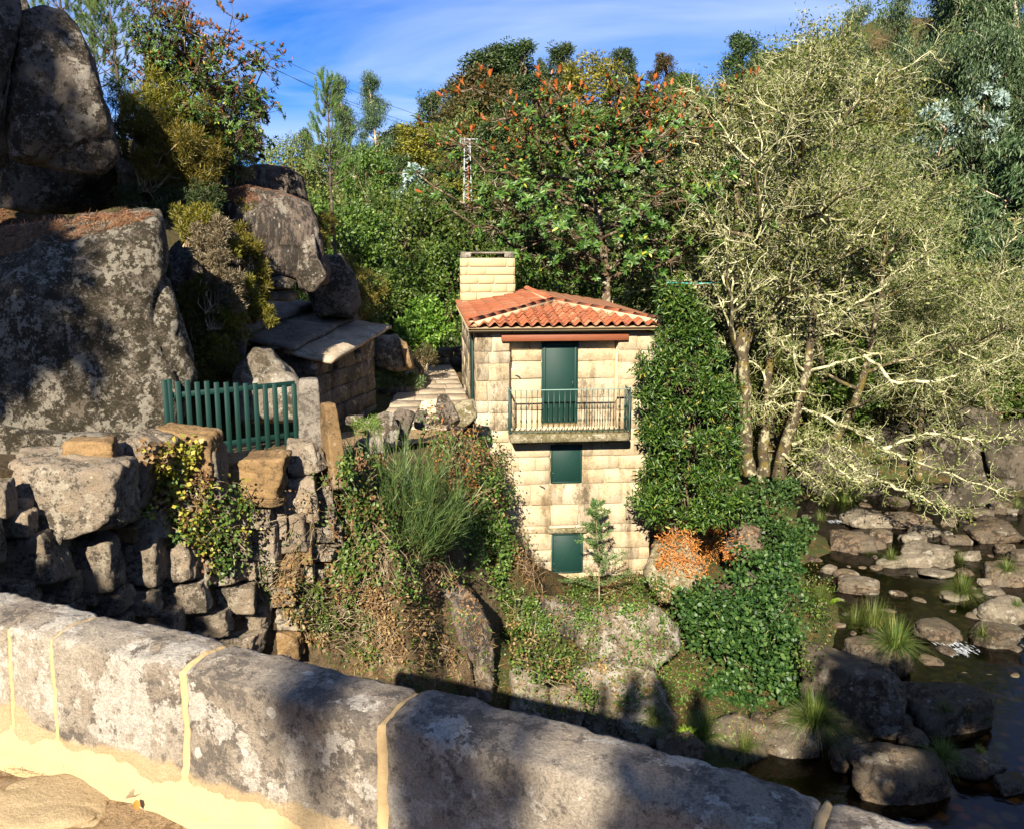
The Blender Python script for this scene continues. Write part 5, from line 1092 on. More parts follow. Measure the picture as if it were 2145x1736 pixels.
def proto_pine(seed, h=7.0):
    rg = np.random.default_rng(seed); g = Geo(); tp, _ = twig_path(rg, (0, 0, -.4), (0, 0, 1), h+.3, 10, .02, .03); tube(g, tp, np.linspace(.10, .018, 11), 7); C = []; D = []
    for z in np.linspace(h*.36, h*.95, 8):
        t = (z-h*.36)/(h*.59); k = 5
        for j in range(k):
            if t < .25 and rg.random() < .45: continue
            an = j*6.28/k+rg.random()*.8+z; L_ = (1.9-1.35*t)*rg.uniform(.75, 1.1); a = np.array([np.interp(z, tp[:, 2], tp[:, q]) for q in range(3)]); P, dd = twig_path(rg, a, (math.cos(an), math.sin(an), .25), L_, 6, .07, .16); tube(g, P, np.linspace(.03-.015*t, .008, 7), 4)
            for e, n_ in ((P[6], 1), (P[5], 2), (P[4], 2)):
                for _ in range(n_):
                    o = rg.normal(0, .17, 3)*(n_ > 1); q = e+o; tube(g, [e, q, q+[0, 0, .1]], .006, 3, False)
                    d_ = norm(np.array([math.cos(an)*.45, math.sin(an)*.45, .85])+rg.normal(0, .15, 3)); m = 4
                    for w_ in range(m): C.append(q+d_*.34*w_/m); D.append(d_)
    for w_ in range(8): C.append(np.array([tp[-1, 0], tp[-1, 1], h*(.93+.012*w_)])); D.append(np.array([0, 0, 1.0]))
    C = np.array(C); D = np.array(D); per = 15; n = len(C)*per; k = np.repeat(np.arange(len(C)), per); sp = rg.normal(size=(n, 3)); Dd = norm(D[k]*.95+norm(sp-(sp*D[k]).sum(1, keepdims=True)*D[k])*rg.uniform(.3, .8, (n, 1)))
    cr = leaf_arrays(C[k], Dd, rg.normal(size=(n, 3)), rg.uniform(.14, .24, n), .022, 'needle')
    return make_tree('pine_tree', 'p', 'tree', g, M['pine_bark'], cr, M['lf_pine'])
PR['pine'] = (proto_pine(15), 7.0)

def lichen_tree(seed, h=12.0, lean=(0, 0), spread=1.0, nleaf=9000, limbs=13, low=.22):
    rg = np.random.default_rng(seed); tr = Geo(); tw = Geo(); tips = []
    tp, _ = twig_path(rg, (0, 0, -.4), (lean[0], lean[1], 1), h*.8, 9, .09, .06); tube(tr, tp, np.linspace(h*.017, h*.004, 10), 8)
    def rec(p, d, L_, r, lev):
        n = (7, 6, 5, 4)[lev]; P, _ = twig_path(rg, p, d, L_, n, (.20, .26, .30, .34)[lev], (.05, .03, .02, .0)[lev]); tube(tr if lev == 0 else tw, P, np.linspace(r, r*.35, n+1), (5, 4, 3, 3)[lev], False)
        if lev >= 2: tips.append(P)
        if lev == 3: return
        for j in range((8, 7, 4)[lev]):
            t = rg.uniform(.22, 1)*n; i = min(int(t), n-1); q = P[i]+(P[i+1]-P[i])*(t-i); ax = norm(P[i+1]-P[i]); pr = norm(np.cross(ax, rg.normal(size=3))); an = rg.uniform(.5, 1.15)
            rec(q, ax*math.cos(an)+pr*math.sin(an)+np.array([0, 0, .12]), L_*rg.uniform(.35, .6), r*(.62-.25*t/n), lev+1)
    for i in range(limbs):
        z = h*(low+(.78-low)*(i/(limbs-1))**.9); a = np.array([np.interp(z, tp[:, 2], tp[:, q]) for q in range(3)]); an = i*2.4+rg.random(); L_ = h*.34*spread*(1.15-.6*(z/h))*rg.uniform(.75, 1.15)
        rec(a, (math.cos(an), math.sin(an), rg.uniform(.15, .75)), L_, h*.0062*(1.2-.6*z/h), 0)
    for _ in range(2): rec(tp[-1], rg.normal(size=3)*.4+[0, 0, 1], h*.22, h*.004, 0)
    nleaf = int(nleaf*2.0); T = np.concatenate(tips); k = rg.integers(0, len(T), nleaf); P = T[k]+rg.normal(0, .12, (nleaf, 3))
    cr = leaf_arrays(P, rg.normal(size=(nleaf, 3)), rg.normal(0, .6, (nleaf, 3))+[0, 0, .6], rg.uniform(.05, .12, nleaf), rg.uniform(.035, .07, nleaf))
    return make_tree('lichened_tree', 'l', 'tree', tr, M['lichen_bark'], cr, M['lf_alder'], [('twigs', tw.mesh('twigs', M['lichen_twig']))])
PR['lichA'] = (lichen_tree(41, 12, (.05, 0), .9), 12); PR['lichB'] = (lichen_tree(42, 10, (.12, -.05), 1.35, 11000), 10); PR['lichC'] = (lichen_tree(43, 11, (-.05, .05), 1.15, 9000), 11)

def magnolia(seed, h, rx, ry, zc, rz, ntips=640):
    rg = np.random.default_rng(seed); g = Geo(); tips = []; dirs = []
    tp, _ = twig_path(rg, (0, 0, -.4), (.02, 0, 1), h*.72, 8, .07, .05); tube(g, tp, np.linspace(.20, .06, 9), 8)
    nl = 34; t = (np.arange(nl)+.5)/nl; ph = np.arccos(1-1.92*t); th = np.arange(nl)*2.39996
    for i in range(nl):
        rr = rg.uniform(.72, 1.0); b = np.array([math.cos(th[i])*math.sin(ph[i])*rx*rr, math.sin(th[i])*math.sin(ph[i])*ry*rr, zc+math.cos(ph[i])*rz*rr]); z0 = np.clip(b[2]-.45*np.hypot(b[0], b[1]), h*.16, h*.68); a = np.array([np.interp(z0, tp[:, 2], tp[:, q]) for q in range(3)])
        P = curve_to(a, b, 8, -.03, rg, .03); tube(g, P, np.linspace(.075, .018, 8), 5); m = ntips//nl
        for j in range(m):
            q = P[rg.integers(3, 8)]; e = q+in_ball(rg, 1)[0]*[.95, .95, .6]; 
            rel = np.array([e[0]/rx, e[1]/ry, (e[2]-zc)/rz]); 
            if np.linalg.norm(rel) > 1.12: e = q+(e-q)*.4
            tube(g, curve_to(q, e, 4, -.05), np.linspace(.016, .007, 4), 3, False); tips.append(e); dirs.append(norm(norm(e-q)*.6+norm(rel)*.5+np.array([0, 0, .6])))
    T = np.array(tips); Dr = np.array(dirs); P = []; D = []; Nn = []; Ls = []; Ws = []; RU = []
    for e, d in zip(T, Dr):
        k = rg.integers(7, 12); s0 = norm(np.cross(d, rg.normal(size=3))); s1 = np.cross(d, s0); up = np.clip((e[2]-zc)/rz*.95+.0+rg.normal(0, .25), 0, 1)
        for j in range(k):
            an = j*2.4; o = s0*math.cos(an)+s1*math.sin(an); ru = rg.random() < up*.8; el = (rg.uniform(.9, 1.6) if ru else rg.uniform(.05, .7)); RU.append(ru)
            P.append(e-d*rg.random()*.10); D.append(o*math.cos(el)+d*math.sin(el)); Nn.append(-o*math.sin(el)+d*math.cos(el)); Ls.append(rg.uniform(.13, .25)); Ws.append(rg.uniform(.055, .095))
    P, D, Nn, Ls, Ws, RU = [np.array(q) for q in (P, D, Nn, Ls, Ws, RU)]; cr = leaf_arrays(P[~RU], D[~RU], Nn[~RU], Ls[~RU], Ws[~RU], 'oval'); c2 = leaf_arrays(P[RU], D[RU], Nn[RU], Ls[RU]*1.2, Ws[RU]*1.2, 'oval')
    return make_tree('magnolia_tree', 'm', 'tree', g, M['bark'], cr, M['lf_magnolia'], [('rusty_leaves', mesh('rusty_leaves', *c2, mat=M['lf_magnolia_rust']))])

def tuft_arrays(rg, n, r, ln, wd, lean=.9, droop=.55, nseg=3):
    """arching blades from one clump"""
    a = rg.random(n)*6.283; o = np.stack([np.cos(a), np.sin(a), 0*a], 1); base = o*(r*.35*rg.random(n)[:, None]); L_ = rg.uniform(*ln, n); le = rg.uniform(.1, lean, n)
    sd = np.stack([-np.sin(a), np.cos(a), 0*a], 1); V = []; k = np.linspace(0, 1, nseg+1)
    for q in k:
        c = base+o*(L_*le*q)[:, None]+np.array([0, 0, 1])*(L_*(q*(1.1-.3*le)-droop*le*q*q*1.3))[:, None]; w = wd*(1-q*.9)
        V += [c-sd*w/2, c+sd*w/2]
    V = np.stack(V, 1); m = 2*(nseg+1); Q = []
    for i in range(nseg): Q.append(np.array([2*i, 2*i+1, 2*i+3, 2*i+2]))
    Q = (np.array(Q)[None]+(np.arange(n)*m)[:, None, None]).reshape(-1, 4)
    return V.reshape(-1, 3), Q
def fern_arrays(rg, n, ln):
    """fronds with leaflets to both sides"""
    P = []; D = []; Nn = []; Ls = []; Ws = []
    for i in range(n):
        a = rg.random()*6.28; o = np.array([math.cos(a), math.sin(a), 0]); L_ = ln*rg.uniform(.7, 1.1); m = 14; le = rg.uniform(.5, .95)
        for q in np.linspace(.12, 1, m):
            c = o*L_*le*q+np.array([0, 0, L_*(q*1.0-.62*q*q)]); tg = norm(o*le+np.array([0, 0, 1-1.24*q])); s = np.cross(tg, [0, 0, 1]); s = norm(s); up = np.cross(s, tg)
            for sg in (-1, 1): P.append(c); D.append(s*sg+tg*.45); Nn.append(up); Ls.append(L_*.26*(1.12-q)); Ws.append(L_*.055)
    return leaf_arrays(P, D, Nn, Ls, Ws)
bv = surf_bvh()

# ------------------------------------------------------------------ the near plants, each in its own place
def solo(name, label, cat, loc, parts, group=None, rz=0.0):
    r = thing(name, label, cat, loc, rz, group)
    for nm, me in parts: obj(nm, me, r)
    return r
# magnolia over the roof, and its dark twin on the rocks
mg = magnolia(51, 9.6, 5.9, 3.8, 6.3, 3.5, 1900)
mp = W(1270, 372, 31.5); mg.location = (mp.x, 31.5, mp.z-6.3); mg['label'] = 'big magnolia with rusty leaf undersides spreading behind the house roof'; tag(mg, None, None, 'magnolia trees'); mg.scale = (1.2, 1.0, 1.03)
ml = dup(mg, (0, 0, 0), 2.2, (.50, .45, .52), 'dark leaved magnolia against the sky on top of the left boulders', 'magnolia trees'); c = W(415, 210, 20.5); ml.location = (c.x, 20.5, c.z-6.2*.52)
m3 = dup(mg, (0, 0, 0), 4.4, (.20, .2, .26), 'small magnolia sprig with reddish leaves reaching highest at left', 'magnolia trees'); c = W(345, 60, 20.0); m3.location = (c.x, 20.0, c.z-6.3*.26)
# columnar laurel against the right wall of the house
rg = np.random.default_rng(61)
def laurel(rg):
    zb_ = G(1440, 1105, -8.9); d0 = 21.6; out = [(1412, 605, 50), (1440, 680, 85), (1442, 720, 120), (1434, 770, 190), (1440, 850, 215), (1450, 920, 215), (1452, 980, 225), (1450, 1030, 250), (1452, 1085, 160)]
    C = []; rad = []
    vv = np.array([o[1] for o in out]); uu = np.array([o[0] for o in out]); hw_ = np.array([o[2] for o in out])/2
    for _ in range(300):
        v = rg.uniform(600, 1090); u = np.interp(v, vv, uu); w = np.interp(v, vv, hw_); a = rg.random()*6.28; k = rg.uniform(.3, .92)**.7; c = vec(W(u+math.cos(a)*w*k, v, d0)); c[1] += math.sin(a)*w*k/pxm(d0)*1.0; C.append(c); rad.append(rg.uniform(.16, .34))
    for (u, v) in ((1345, 1035), (1335, 1050), (1360, 1070), (1380, 1085), (1350, 1050), (1500, 1060), (1540, 1045), (1345, 770), (1350, 760), (1350, 830)): C.append(vec(W(u, v, d0-.4))); rad.append(.3)
    C = np.array(C); base = np.array([W(1445, 1000, d0).x, d0+.1, -8.9]); C -= base; rad = np.array(rad)
    cr = clump_leaves(rg, C, rad, 26000, (.07, .19), (.028, .062), 'oval', up=.5)
    g = Geo()
    for k in range(5):
        P = curve_to((rg.normal(0, .15), rg.normal(0, .15), -.3), C[np.argmax(C[:, 2])]*[1, 1, .95]*rg.uniform(.75, 1)+rg.normal(0, .2, 3), 8, 0, rg, .02); tube(g, P, np.linspace(.05, .012, 8), 5)
    for c in C[::5]: tube(g, curve_to((c[0]*.2, c[1]*.2, c[2]*.75), c, 5, .05, rg), np.linspace(.02, .006, 5), 4)
    r = make_tree('laurel_shrub', 'tall glossy green laurel column growing against the right house wall', 'shrub', g, M['bark'], cr, M['lf_laurel']); r.location = base
laurel(rg)
# a bush drawn by blobs: (u, v, d, radius in photograph pixels)
def blob_bush(name, label, cat, blobs, n, ln, wd, shape, mat, seed, per=5, stems=10, stem_mat=None, group=None, base=None, droop=0.0, up=.45, zbase=None, grain=.34, **kw):
    rg = np.random.default_rng(seed); C = []; rad = []; wgt = []
    for (u, v, d, r) in blobs:
        c = vec(W(u, v, d)); R_ = r/pxm(d)
        k = max(3, int(per*(1+R_*4)))
        o = norm(rg.normal(size=(k, 3)))*(.35+.65*rg.random((k, 1))**.5)*R_*.8; C.append(c+o); rad.append(np.full(k, R_*grain)*rg.uniform(.7, 1.3, k)); wgt.append(np.full(k, R_**2/k))
    C = np.concatenate(C); rad = np.concatenate(rad); wgt = np.concatenate(wgt); idx = rg.choice(len(C), max(len(C), 400), p=wgt/wgt.sum())
    u, v, d, r = blobs[0] if base is None else (*base, 0)
    lo = C[np.argmin(C[:, 2])]; b = vec(W(u, v, d)); b[2] = (lo[2]-.1) if zbase is None else zbase
    cr = clump_leaves(rg, C[idx]-b, rad[idx], n, ln, wd, shape, droop=droop, up=up, **kw); g = Geo()
    for c in C[rg.permutation(len(C))[:stems]]: tube(g, curve_to(rg.normal(0, .08, 3)*[1, 1, 0], c-b, 7, .12, rg, .04), np.linspace(.022, .005, 7), 4)
    r = make_tree(name, label, cat, g, stem_mat or M['stem'], cr, mat, group=group); r.location = b; return r
blob_bush('round_leaved_bush', 'big dark bush of round glossy leaves on the bank below the laurel', 'bush', [(1560, 1340, 19.0, 150), (1500, 1300, 18.8, 110), (1620, 1290, 19.4, 110), (1590, 1430, 18.4, 100), (1520, 1440, 18.2, 70), (1640, 1400, 18.8, 90), (1470, 1290, 18.8, 60), (1570, 1220, 20.3, 90), (1640, 1190, 21, 70), (1600, 1480, 18.0, 55), (1500, 1450, 18, 40)], 13000, (.07, .13), (.06, .11), 'oval', M['lf_round'], 71, stems=26, grain=.27, per=6)
blob_bush('alder_sapling', 'looser bush of small round leaves right behind the laurel foot', 'bush', [(1600, 1060, 23.5, 75), (1560, 1090, 23, 60), (1640, 1030, 24, 45), (1650, 1140, 22.5, 60), (1680, 1120, 22.5, 40), (1610, 1130, 22.4, 60)], 5200, (.07, .13), (.06, .10), 'oval', M['lf_round'], 72)
blob_bush('bright_bush', 'bright green sunlit bush beside the path beyond the hut', 'bush', [(885, 690, 30, 55), (865, 720, 29.6, 40), (905, 650, 30.2, 30), (920, 690, 30, 30), (875, 655, 30.3, 28), (850, 690, 29.8, 24)], 4200, (.12, .22), (.06, .10), 'diamond', M['lf_bright'], 73, zbase=-4.4)
blob_bush('russet_heath', 'small brownish heath under the bright bush', 'bush', [(875, 755, 28.2, 26), (900, 750, 28.2, 22), (888, 735, 28.3, 20)], 1500, (.06, .13), (.015, .03), 'diamond', M['lf_rusty'], 74, zbase=-4.4)
blob_bush('herb_bed', 'low grey green herbs filling the kerbed bed beside the path', 'plants', [(815, 795, 26.5, 24), (845, 795, 26.6, 26), (872, 797, 26.6, 22), (800, 800, 26.2, 18)], 2600, (.08, .2), (.012, .025), 'blade', M['lf_broom'], 75, zbase=-4.45, outw=.3, droop=-.8)
# heather and tree heath on the rocks
HG = 'heather shrubs on the left boulders'
HB = [('broad golden heather filling the gap behind the tall boulder', [(300, 300, 17.6, 55), (340, 350, 17.6, 50), (380, 320, 17.8, 60), (420, 360, 18.0, 50), (330, 270, 17.8, 50), (280, 250, 17.8, 36), (440, 330, 18.4, 44)], 'lf_heather', 7000), ('dark heath in the hollow beside the huge sloping boulder', [(350, 440, 17.6, 50), (310, 420, 17.6, 46), (390, 430, 17.7, 46), (430, 420, 17.8, 46), (270, 420, 17.6, 36)], 'lf_dark', 4200), ('mustard heather hanging over the shaded cleft', [(440, 600, 16.9, 34), (480, 660, 16.9, 34), (505, 600, 17.4, 36), (530, 640, 17.6, 30), (470, 520, 17.2, 34)], 'lf_heather', 3600), ('golden heather crowding beside the tall upright boulder', [(300, 230, 18.3, 60), (340, 200, 18.4, 55), (380, 240, 18.6, 50), (350, 290, 18.4, 60)], 'lf_heather', 5200), ('sunny yellow heather above the rounded middle boulder', [(395, 290, 18.8, 55), (420, 240, 19.0, 45), (440, 300, 19.2, 40)], 'lf_heather', 3600), ('yellow green heather tuft below the golden heather', [(400, 372, 18.2, 40), (420, 390, 18.2, 34), (385, 350, 18.3, 30)], 'lf_heather', 2600),
 ('shaded dark heather behind the tall upright boulder', [(270, 300, 18.8, 60), (300, 360, 18.8, 60), (250, 200, 18.6, 40)], 'lf_dark', 3600), ('grey dead heath draped over the middle boulder', [(470, 320, 20.0, 46), (500, 350, 20.4, 40), (450, 290, 20, 36), (520, 300, 20.6, 34)], 'lf_heather_grey', 4200), ('hanging grey heath beside the huge sloping boulder', [(440, 530, 16.8, 40), (470, 570, 16.8, 44), (490, 620, 16.8, 36), (420, 500, 16.8, 30), (455, 490, 16.9, 36)], 'lf_heather_grey', 5200), ('bright heather on the corner of the huge sloping boulder', [(400, 480, 16.9, 34), (425, 455, 17, 30), (375, 450, 17.1, 24)], 'lf_heather', 2300),
 ('green gold heather clinging under the middle boulder', [(520, 520, 18.2, 34), (535, 560, 18.2, 34), (545, 600, 18.2, 30), (500, 490, 18.3, 26)], 'lf_heather', 3000), ('dark heather in the shade above the white lichened boulder', [(430, 680, 17.2, 60), (470, 740, 17.0, 60), (410, 620, 17.3, 50), (500, 690, 17.2, 40), (420, 770, 17, 50), (455, 650, 17.2, 50)], 'lf_heather', 5200), ('low heather fringe at the edge of the hut roof', [(520, 625, 18.6, 26), (545, 645, 18.2, 20), (560, 665, 17.6, 24)], 'lf_heather', 1800),
 ('small heather on the side of the streaked boulder', [(520, 440, 19.2, 24), (545, 470, 19.2, 20)], 'lf_heather', 1100), ('dark green broom behind the middle boulder on the hill', [(660, 500, 22.5, 34), (680, 470, 23, 30), (640, 470, 23, 20)], 'lf_heather', 1800), ('shadowed heath under the pine trunk', [(740, 590, 25, 44), (765, 640, 25, 40), (720, 560, 25, 36), (780, 600, 26, 40)], 'lf_heather', 2800),
 ('tall shaded heath between the golden heather and the magnolia', [(470, 230, 20.4, 50), (500, 280, 20.8, 46), (440, 180, 20.4, 36)], 'lf_rusty', 3400)]
for i, (lb, bl, mt, n) in enumerate(HB):
    blob_bush('heather_shrub', lb, 'shrub', bl, int(n*1.9), (.06, .14), (.009, .019), 'diamond', M[mt], 80+i, group=HG, per=10, outw=1.1, up=.2, droop=-.35, stems=18, grain=.25)
# pines at the upper left edge
for lb, u, vt, d, wd_ in (('young pine showing between the tall boulder and the magnolia', 232, -40, 19.6, 1.05), ('thin pine trunk cut by the top edge at left', 112, -180, 21.0, .8), ('second pine with drooping sprays beside the tall boulder', 195, 0, 21, 1.1)):
    o = place(PR['pine'][0], u, vt, d, wd_, lb, 'pine trees', h0=7.0, zbase=W(u, 330, d).z)
o = place(PR['pine'][0], 690, 168, 27.5, .80, 'young pine standing alone right of the middle boulder', 'pine trees', h0=7.0, zbase=W(690, 560, 27.5).z, rz=.4)
blob_bush('wispy_willow', 'small drooping eucalypt spray at the right of the dark magnolia', 'tree', [(525, 200, 21.5, 22), (535, 225, 21.5, 20), (520, 180, 21.6, 14)], 500, (.15, .3), (.02, .035), 'diamond', M['lf_euc'], 95, droop=1.2)

# wall plants: yellow ivy, brambles, broom, dry stems
def ivy_on(name, label, poly, n, mats, seed, lo=.02, hi=.12, ln=(.03, .07), wd=(.025, .055), shape='diamond', cat='ivy', stems=10, group=None, nup=.4):
    rg = np.random.default_rng(seed); P = []; Nn = []; centers = np.array(poly_pts(poly, max(24, n//70), rg)); pts = poly_pts(poly, n, rg); hits = []
    k = rg.integers(0, len(centers), n); q = np.where(rg.random((n, 1)) < .7, centers[k]+rg.normal(0, 9, (n, 2)), np.array(pts))
    for (u, v) in q:
        h = cast(u, v, bv)
        if h: P.append(h[0]+h[1]*rg.uniform(lo, hi)+[0, 0, rg.uniform(0, hi*.6)]); Nn.append(h[1])
    P = np.array(P); Nn = np.array(Nn); 
    if len(P) == 0: return
    kp = fbm(P, 1.9, 3, seed+7)+rg.normal(0, .28, len(P)) > -.22; P, Nn = P[kp], Nn[kp]; b = P.mean(0); b[2] = P[:, 2].min(); r = thing(name, label, cat, b, 0, group); mi = np.clip(.5+.75*fbm(P, 1.1, 3, seed)+rg.normal(0, .10, len(P)), 0, .999); mi = np.argsort(np.argsort(mi))/len(P); acc = 0
    for j, (mt, share) in enumerate(mats):
        s = (mi >= acc) & (mi < acc+share); acc += share; m = int(s.sum())
        if m == 0: continue
        V, F = leaf_arrays(P[s]-b, rg.normal(size=(m, 3))+[0, 0, -.3], Nn[s]+rg.normal(0, .45, (m, 3))+[0, 0, nup], rg.uniform(*ln, m), rg.uniform(*wd, m), shape); obj('leaves' if j == 0 else 'dry_leaves', mesh('leaves', V, F, mat=M[mt]), r)
    g = Geo()
    for _ in range(stems):
        i = rg.integers(0, len(P)); dd = np.linalg.norm(P-P[i], axis=1); near = np.where((dd > .2) & (dd < 1.0))[0]
        if len(near): tube(g, curve_to(P[i]-b, P[near[rg.integers(0, len(near))]]-b, 7, rg.uniform(-.1, .2), rg, .05), np.linspace(.008, .003, 7), 3, False)
    if g.n: woven(obj('stems', g.mesh('stems', M['stem']), r))
    return r
IV = 'climbers on the rubble wall'
ivy_on('ivy', 'yellow ivy hanging over the middle of the rubble wall', [(305, 945), (330, 930), (350, 960), (400, 900), (418, 930), (415, 990), (380, 1040), (330, 1030)], 1500, [('lf_yellowivy', .85), ('lf_dry', .15)], 101, .03, .22, (.05, .10), (.045, .09), group=IV)
ivy_on('ivy', 'tangled greenish ivy trailing down the rubble wall below the yellow one', [(330, 1030), (400, 1000), (450, 1010), (520, 1060), (515, 1160), (470, 1220), (420, 1190), (370, 1130), (300, 1080)], 2600, [('lf_bramble', .5), ('lf_yellowivy', .3), ('lf_dry', .2)], 102, .04, .32, (.04, .08), (.03, .065), stems=60, group=IV)
ivy_on('dead_creeper', 'dead tangled creeper at the right end of the rubble wall', [(570, 1040), (690, 980), (720, 1100), (700, 1230), (560, 1250), (530, 1200)], 500, [('lf_dry', .4), ('lf_bramble', .6)], 103, .03, .2, (.03, .07), (.015, .035), stems=40, group=IV)
ivy_on('bramble', 'green brambles growing down from the tan leaning slab', [(690, 980), (735, 960), (800, 1000), (800, 1130), (760, 1230), (700, 1180)], 3600, [('lf_bramble', .8), ('lf_dry', .2)], 104, .05, .4, (.05, .09), (.035, .065), stems=40)
ivy_on('bramble', 'brambles mantling the slope left of the mill house', [(870, 900), (985, 900), (1040, 980), (1060, 1080), (1040, 1180), (960, 1140), (900, 1000)], 5200, [('lf_bramble', .78), ('lf_dry', .22)], 105, .05, .5, (.06, .11), (.04, .075), stems=40)
ivy_on('dry_bramble', 'orange brown dried bramble mass left of the house corner', [(880, 930), (960, 920), (1010, 990), (1000, 1080), (940, 1080), (880, 1010)], 2600, [('lf_dry', .75), ('lf_rust', .25)], 106, .1, .55, (.05, .10), (.03, .055), stems=60)
ivy_on('bramble', 'brambles on the dry slope above the middle of the parapet', [(560, 1240), (700, 1180), (800, 1240), (880, 1300), (980, 1400), (860, 1410), (640, 1330)], 4200, [('lf_bramble', .55), ('lf_dry', .45)], 107, .02, .18, (.04, .09), (.02, .05), stems=200)
ivy_on('bramble', 'green brambles in the gully right of the long curved rock', [(1036, 1260), (1100, 1240), (1160, 1330), (1220, 1420), (1260, 1500), (1150, 1480), (1060, 1380)], 5200, [('lf_bramble', .8), ('lf_dry', .2)], 108, .03, .3, (.05, .09), (.035, .065), stems=60)
ivy_on('bramble', 'leafy creeper over the pale outcrops below the house', [(1120, 1240), (1260, 1240), (1400, 1210), (1480, 1300), (1480, 1460), (1400, 1520), (1280, 1480), (1180, 1380)], 4600, [('lf_bramble', .85), ('lf_dry', .15)], 109, .02, .16, (.05, .09), (.035, .065), stems=40)
ivy_on('ivy', 'green ivy climbing at the left edge of the lower house wall', [(1010, 950), (1060, 1000), (1075, 1090), (1100, 1170), (1060, 1180), (1020, 1060)], 1900, [('lf_bramble', .7), ('lf_dry', .3)], 110, .03, .3, (.05, .09), (.035, .065))
ivy_on('bramble', 'dark leafy undergrowth in the shade below the dried bramble', [(940, 1080), (1040, 1090), (1060, 1190), (1040, 1270), (960, 1200)], 3200, [('lf_bramble', 1.0)], 111, .03, .35, (.05, .09), (.035, .065))
ivy_on('bramble', 'green creepers at the water side of the round leaved bush', [(1640, 1180), (1720, 1200), (1750, 1290), (1720, 1400), (1660, 1430)], 2600, [('lf_bramble', .9), ('lf_dry', .1)], 112, .03, .3, (.05, .10), (.03, .06))
ivy_on('bramble', 'dry brambles over the bare bank under the broom', [(720, 1060), (800, 1040), (900, 1140), (960, 1240), (800, 1280), (690, 1240)], 3600, [('lf_bramble', .55), ('lf_dry', .45)], 116, .02, .25, (.04, .09), (.025, .055), stems=160)
ivy_on('dead_bracken', 'patch of bright orange dead bracken under the laurel', [(1375, 1100), (1470, 1090), (1580, 1115), (1540, 1185), (1450, 1215), (1380, 1190)], 3800, [('lf_rust', 1.0)], 113, .02, .22, (.06, .16), (.012, .03), cat='bracken', stems=30)
ivy_on('dry_grass', 'pale dry stems at the left foot of the mill house', [(1060, 1090), (1110, 1120), (1150, 1230), (1120, 1260), (1060, 1180)], 700, [('lf_dry', 1.0)], 114, .02, .3, (.12, .3), (.008, .014), 'blade', cat='grass', stems=30)
ivy_on('ivy', 'little leafy plants along the foot of the house wall', [(1180, 1240), (1390, 1200), (1400, 1260), (1200, 1280)], 1200, [('lf_bramble', .7), ('lf_dry', .3)], 115, .03, .22, (.05, .09), (.03, .06))
litter('fallen_needles', [(-30, 515), (60, 480), (250, 448), (330, 448), (240, 480), (100, 525), (-30, 540)], 3400, M['lf_needle'], bv, (.05, .16), (.005, .012), .25, seed=4)
litter('fallen_needles', [(-30, 440), (260, 425), (275, 452), (60, 482), (-30, 505)], 2200, M['lf_needle'], bv, (.06, .18), (.008, .016), .25, seed=14)
litter('fallen_needles', [(455, 405), (520, 390), (600, 408), (610, 425), (520, 425), (460, 420)], 1500, M['lf_needle'], bv, (.05, .15), (.006, .013), .25, seed=5)
litter('fallen_needles', [(1250, 1270), (1360, 1262), (1350, 1290), (1270, 1300)], 260, M['lf_needle'], bv, (.06, .2), (.01, .02), .2, seed=6)
litter('fallen_needles', [(560, 640), (700, 640), (760, 665), (640, 700), (560, 670)], 700, M['lf_needle'], bv, (.04, .12), (.004, .009), .2, seed=7)
litter('fallen_leaves', [(880, 1200), (1000, 1240), (1010, 1300), (900, 1290), (860, 1240)], 300, M['lf_dry'], bv, (.05, .11), (.03, .06), .3, 'diamond', seed=8)
litter('ground_cover', [(540, 1230), (760, 1180), (1020, 1300), (1200, 1270), (1460, 1240), (1700, 1380), (1600, 1560), (1300, 1540), (1000, 1460), (700, 1400)], 11000, M['lf_dry'], bv, (.05, .18), (.005, .014), .9, seed=9)
litter('ground_cover', [(540, 1230), (760, 1180), (1020, 1300), (1200, 1270), (1460, 1240), (1700, 1380), (1600, 1560), (1300, 1540), (1000, 1460), (700, 1400)], 9000, M['lf_bramble'], bv, (.04, .08), (.025, .05), .8, 'diamond', seed=10)
litter('short_grass', [(735, 880), (790, 870), (800, 900), (740, 920)], 900, M['lf_bright'], bv, (.06, .14), (.008, .014), 1.6, seed=12)

def stalks(name, label, base, n, h, mat, seed, cat='shrub', spread=.5, wig=.08, leafy=0, top=None):
    """thin upright branching stems, as broom has"""
    rg = np.random.default_rng(seed); g = Geo(); P = []; D = []
    for _ in range(n):
        a = rg.random()*6.28; t = rg.random()**.6*spread; p, d = twig_path(rg, (rg.normal(0, .06), rg.normal(0, .06), 0), (math.cos(a)*t, math.sin(a)*t, 1), h*rg.uniform(.45, 1.05), 6, wig, .05); tube(g, p, np.linspace(.010, .002, 7), 3, False)
        for q in range(2, 7):
            for _ in range(9): P.append(p[q]+(p[q-1]-p[q])*rg.random()); D.append(norm(d*1.1+rg.normal(0, .38, 3)))
    m = len(P); V, F = leaf_arrays(P, D, rg.normal(size=(m, 3)), rg.uniform(.15, .42, m), rg.uniform(.007, .014, m), 'blade')
    r = thing(name, label, cat, base); woven(obj('stems', g.mesh('stems', M['lf_broom']), r)); obj('shoots', mesh('shoots', V, F, mat=mat), r); return r
stalks('broom_shrub', 'feathery green broom shrub on the slope between gate and house', W(840, 1215, 15.5), 270, 2.75, M['lf_broom'], 121, spread=.85)
stalks('broom_shrub', 'smaller broom leaning right below the dried bramble', W(905, 1185, 16.0), 90, 1.75, M['lf_broom'], 122, spread=.8)
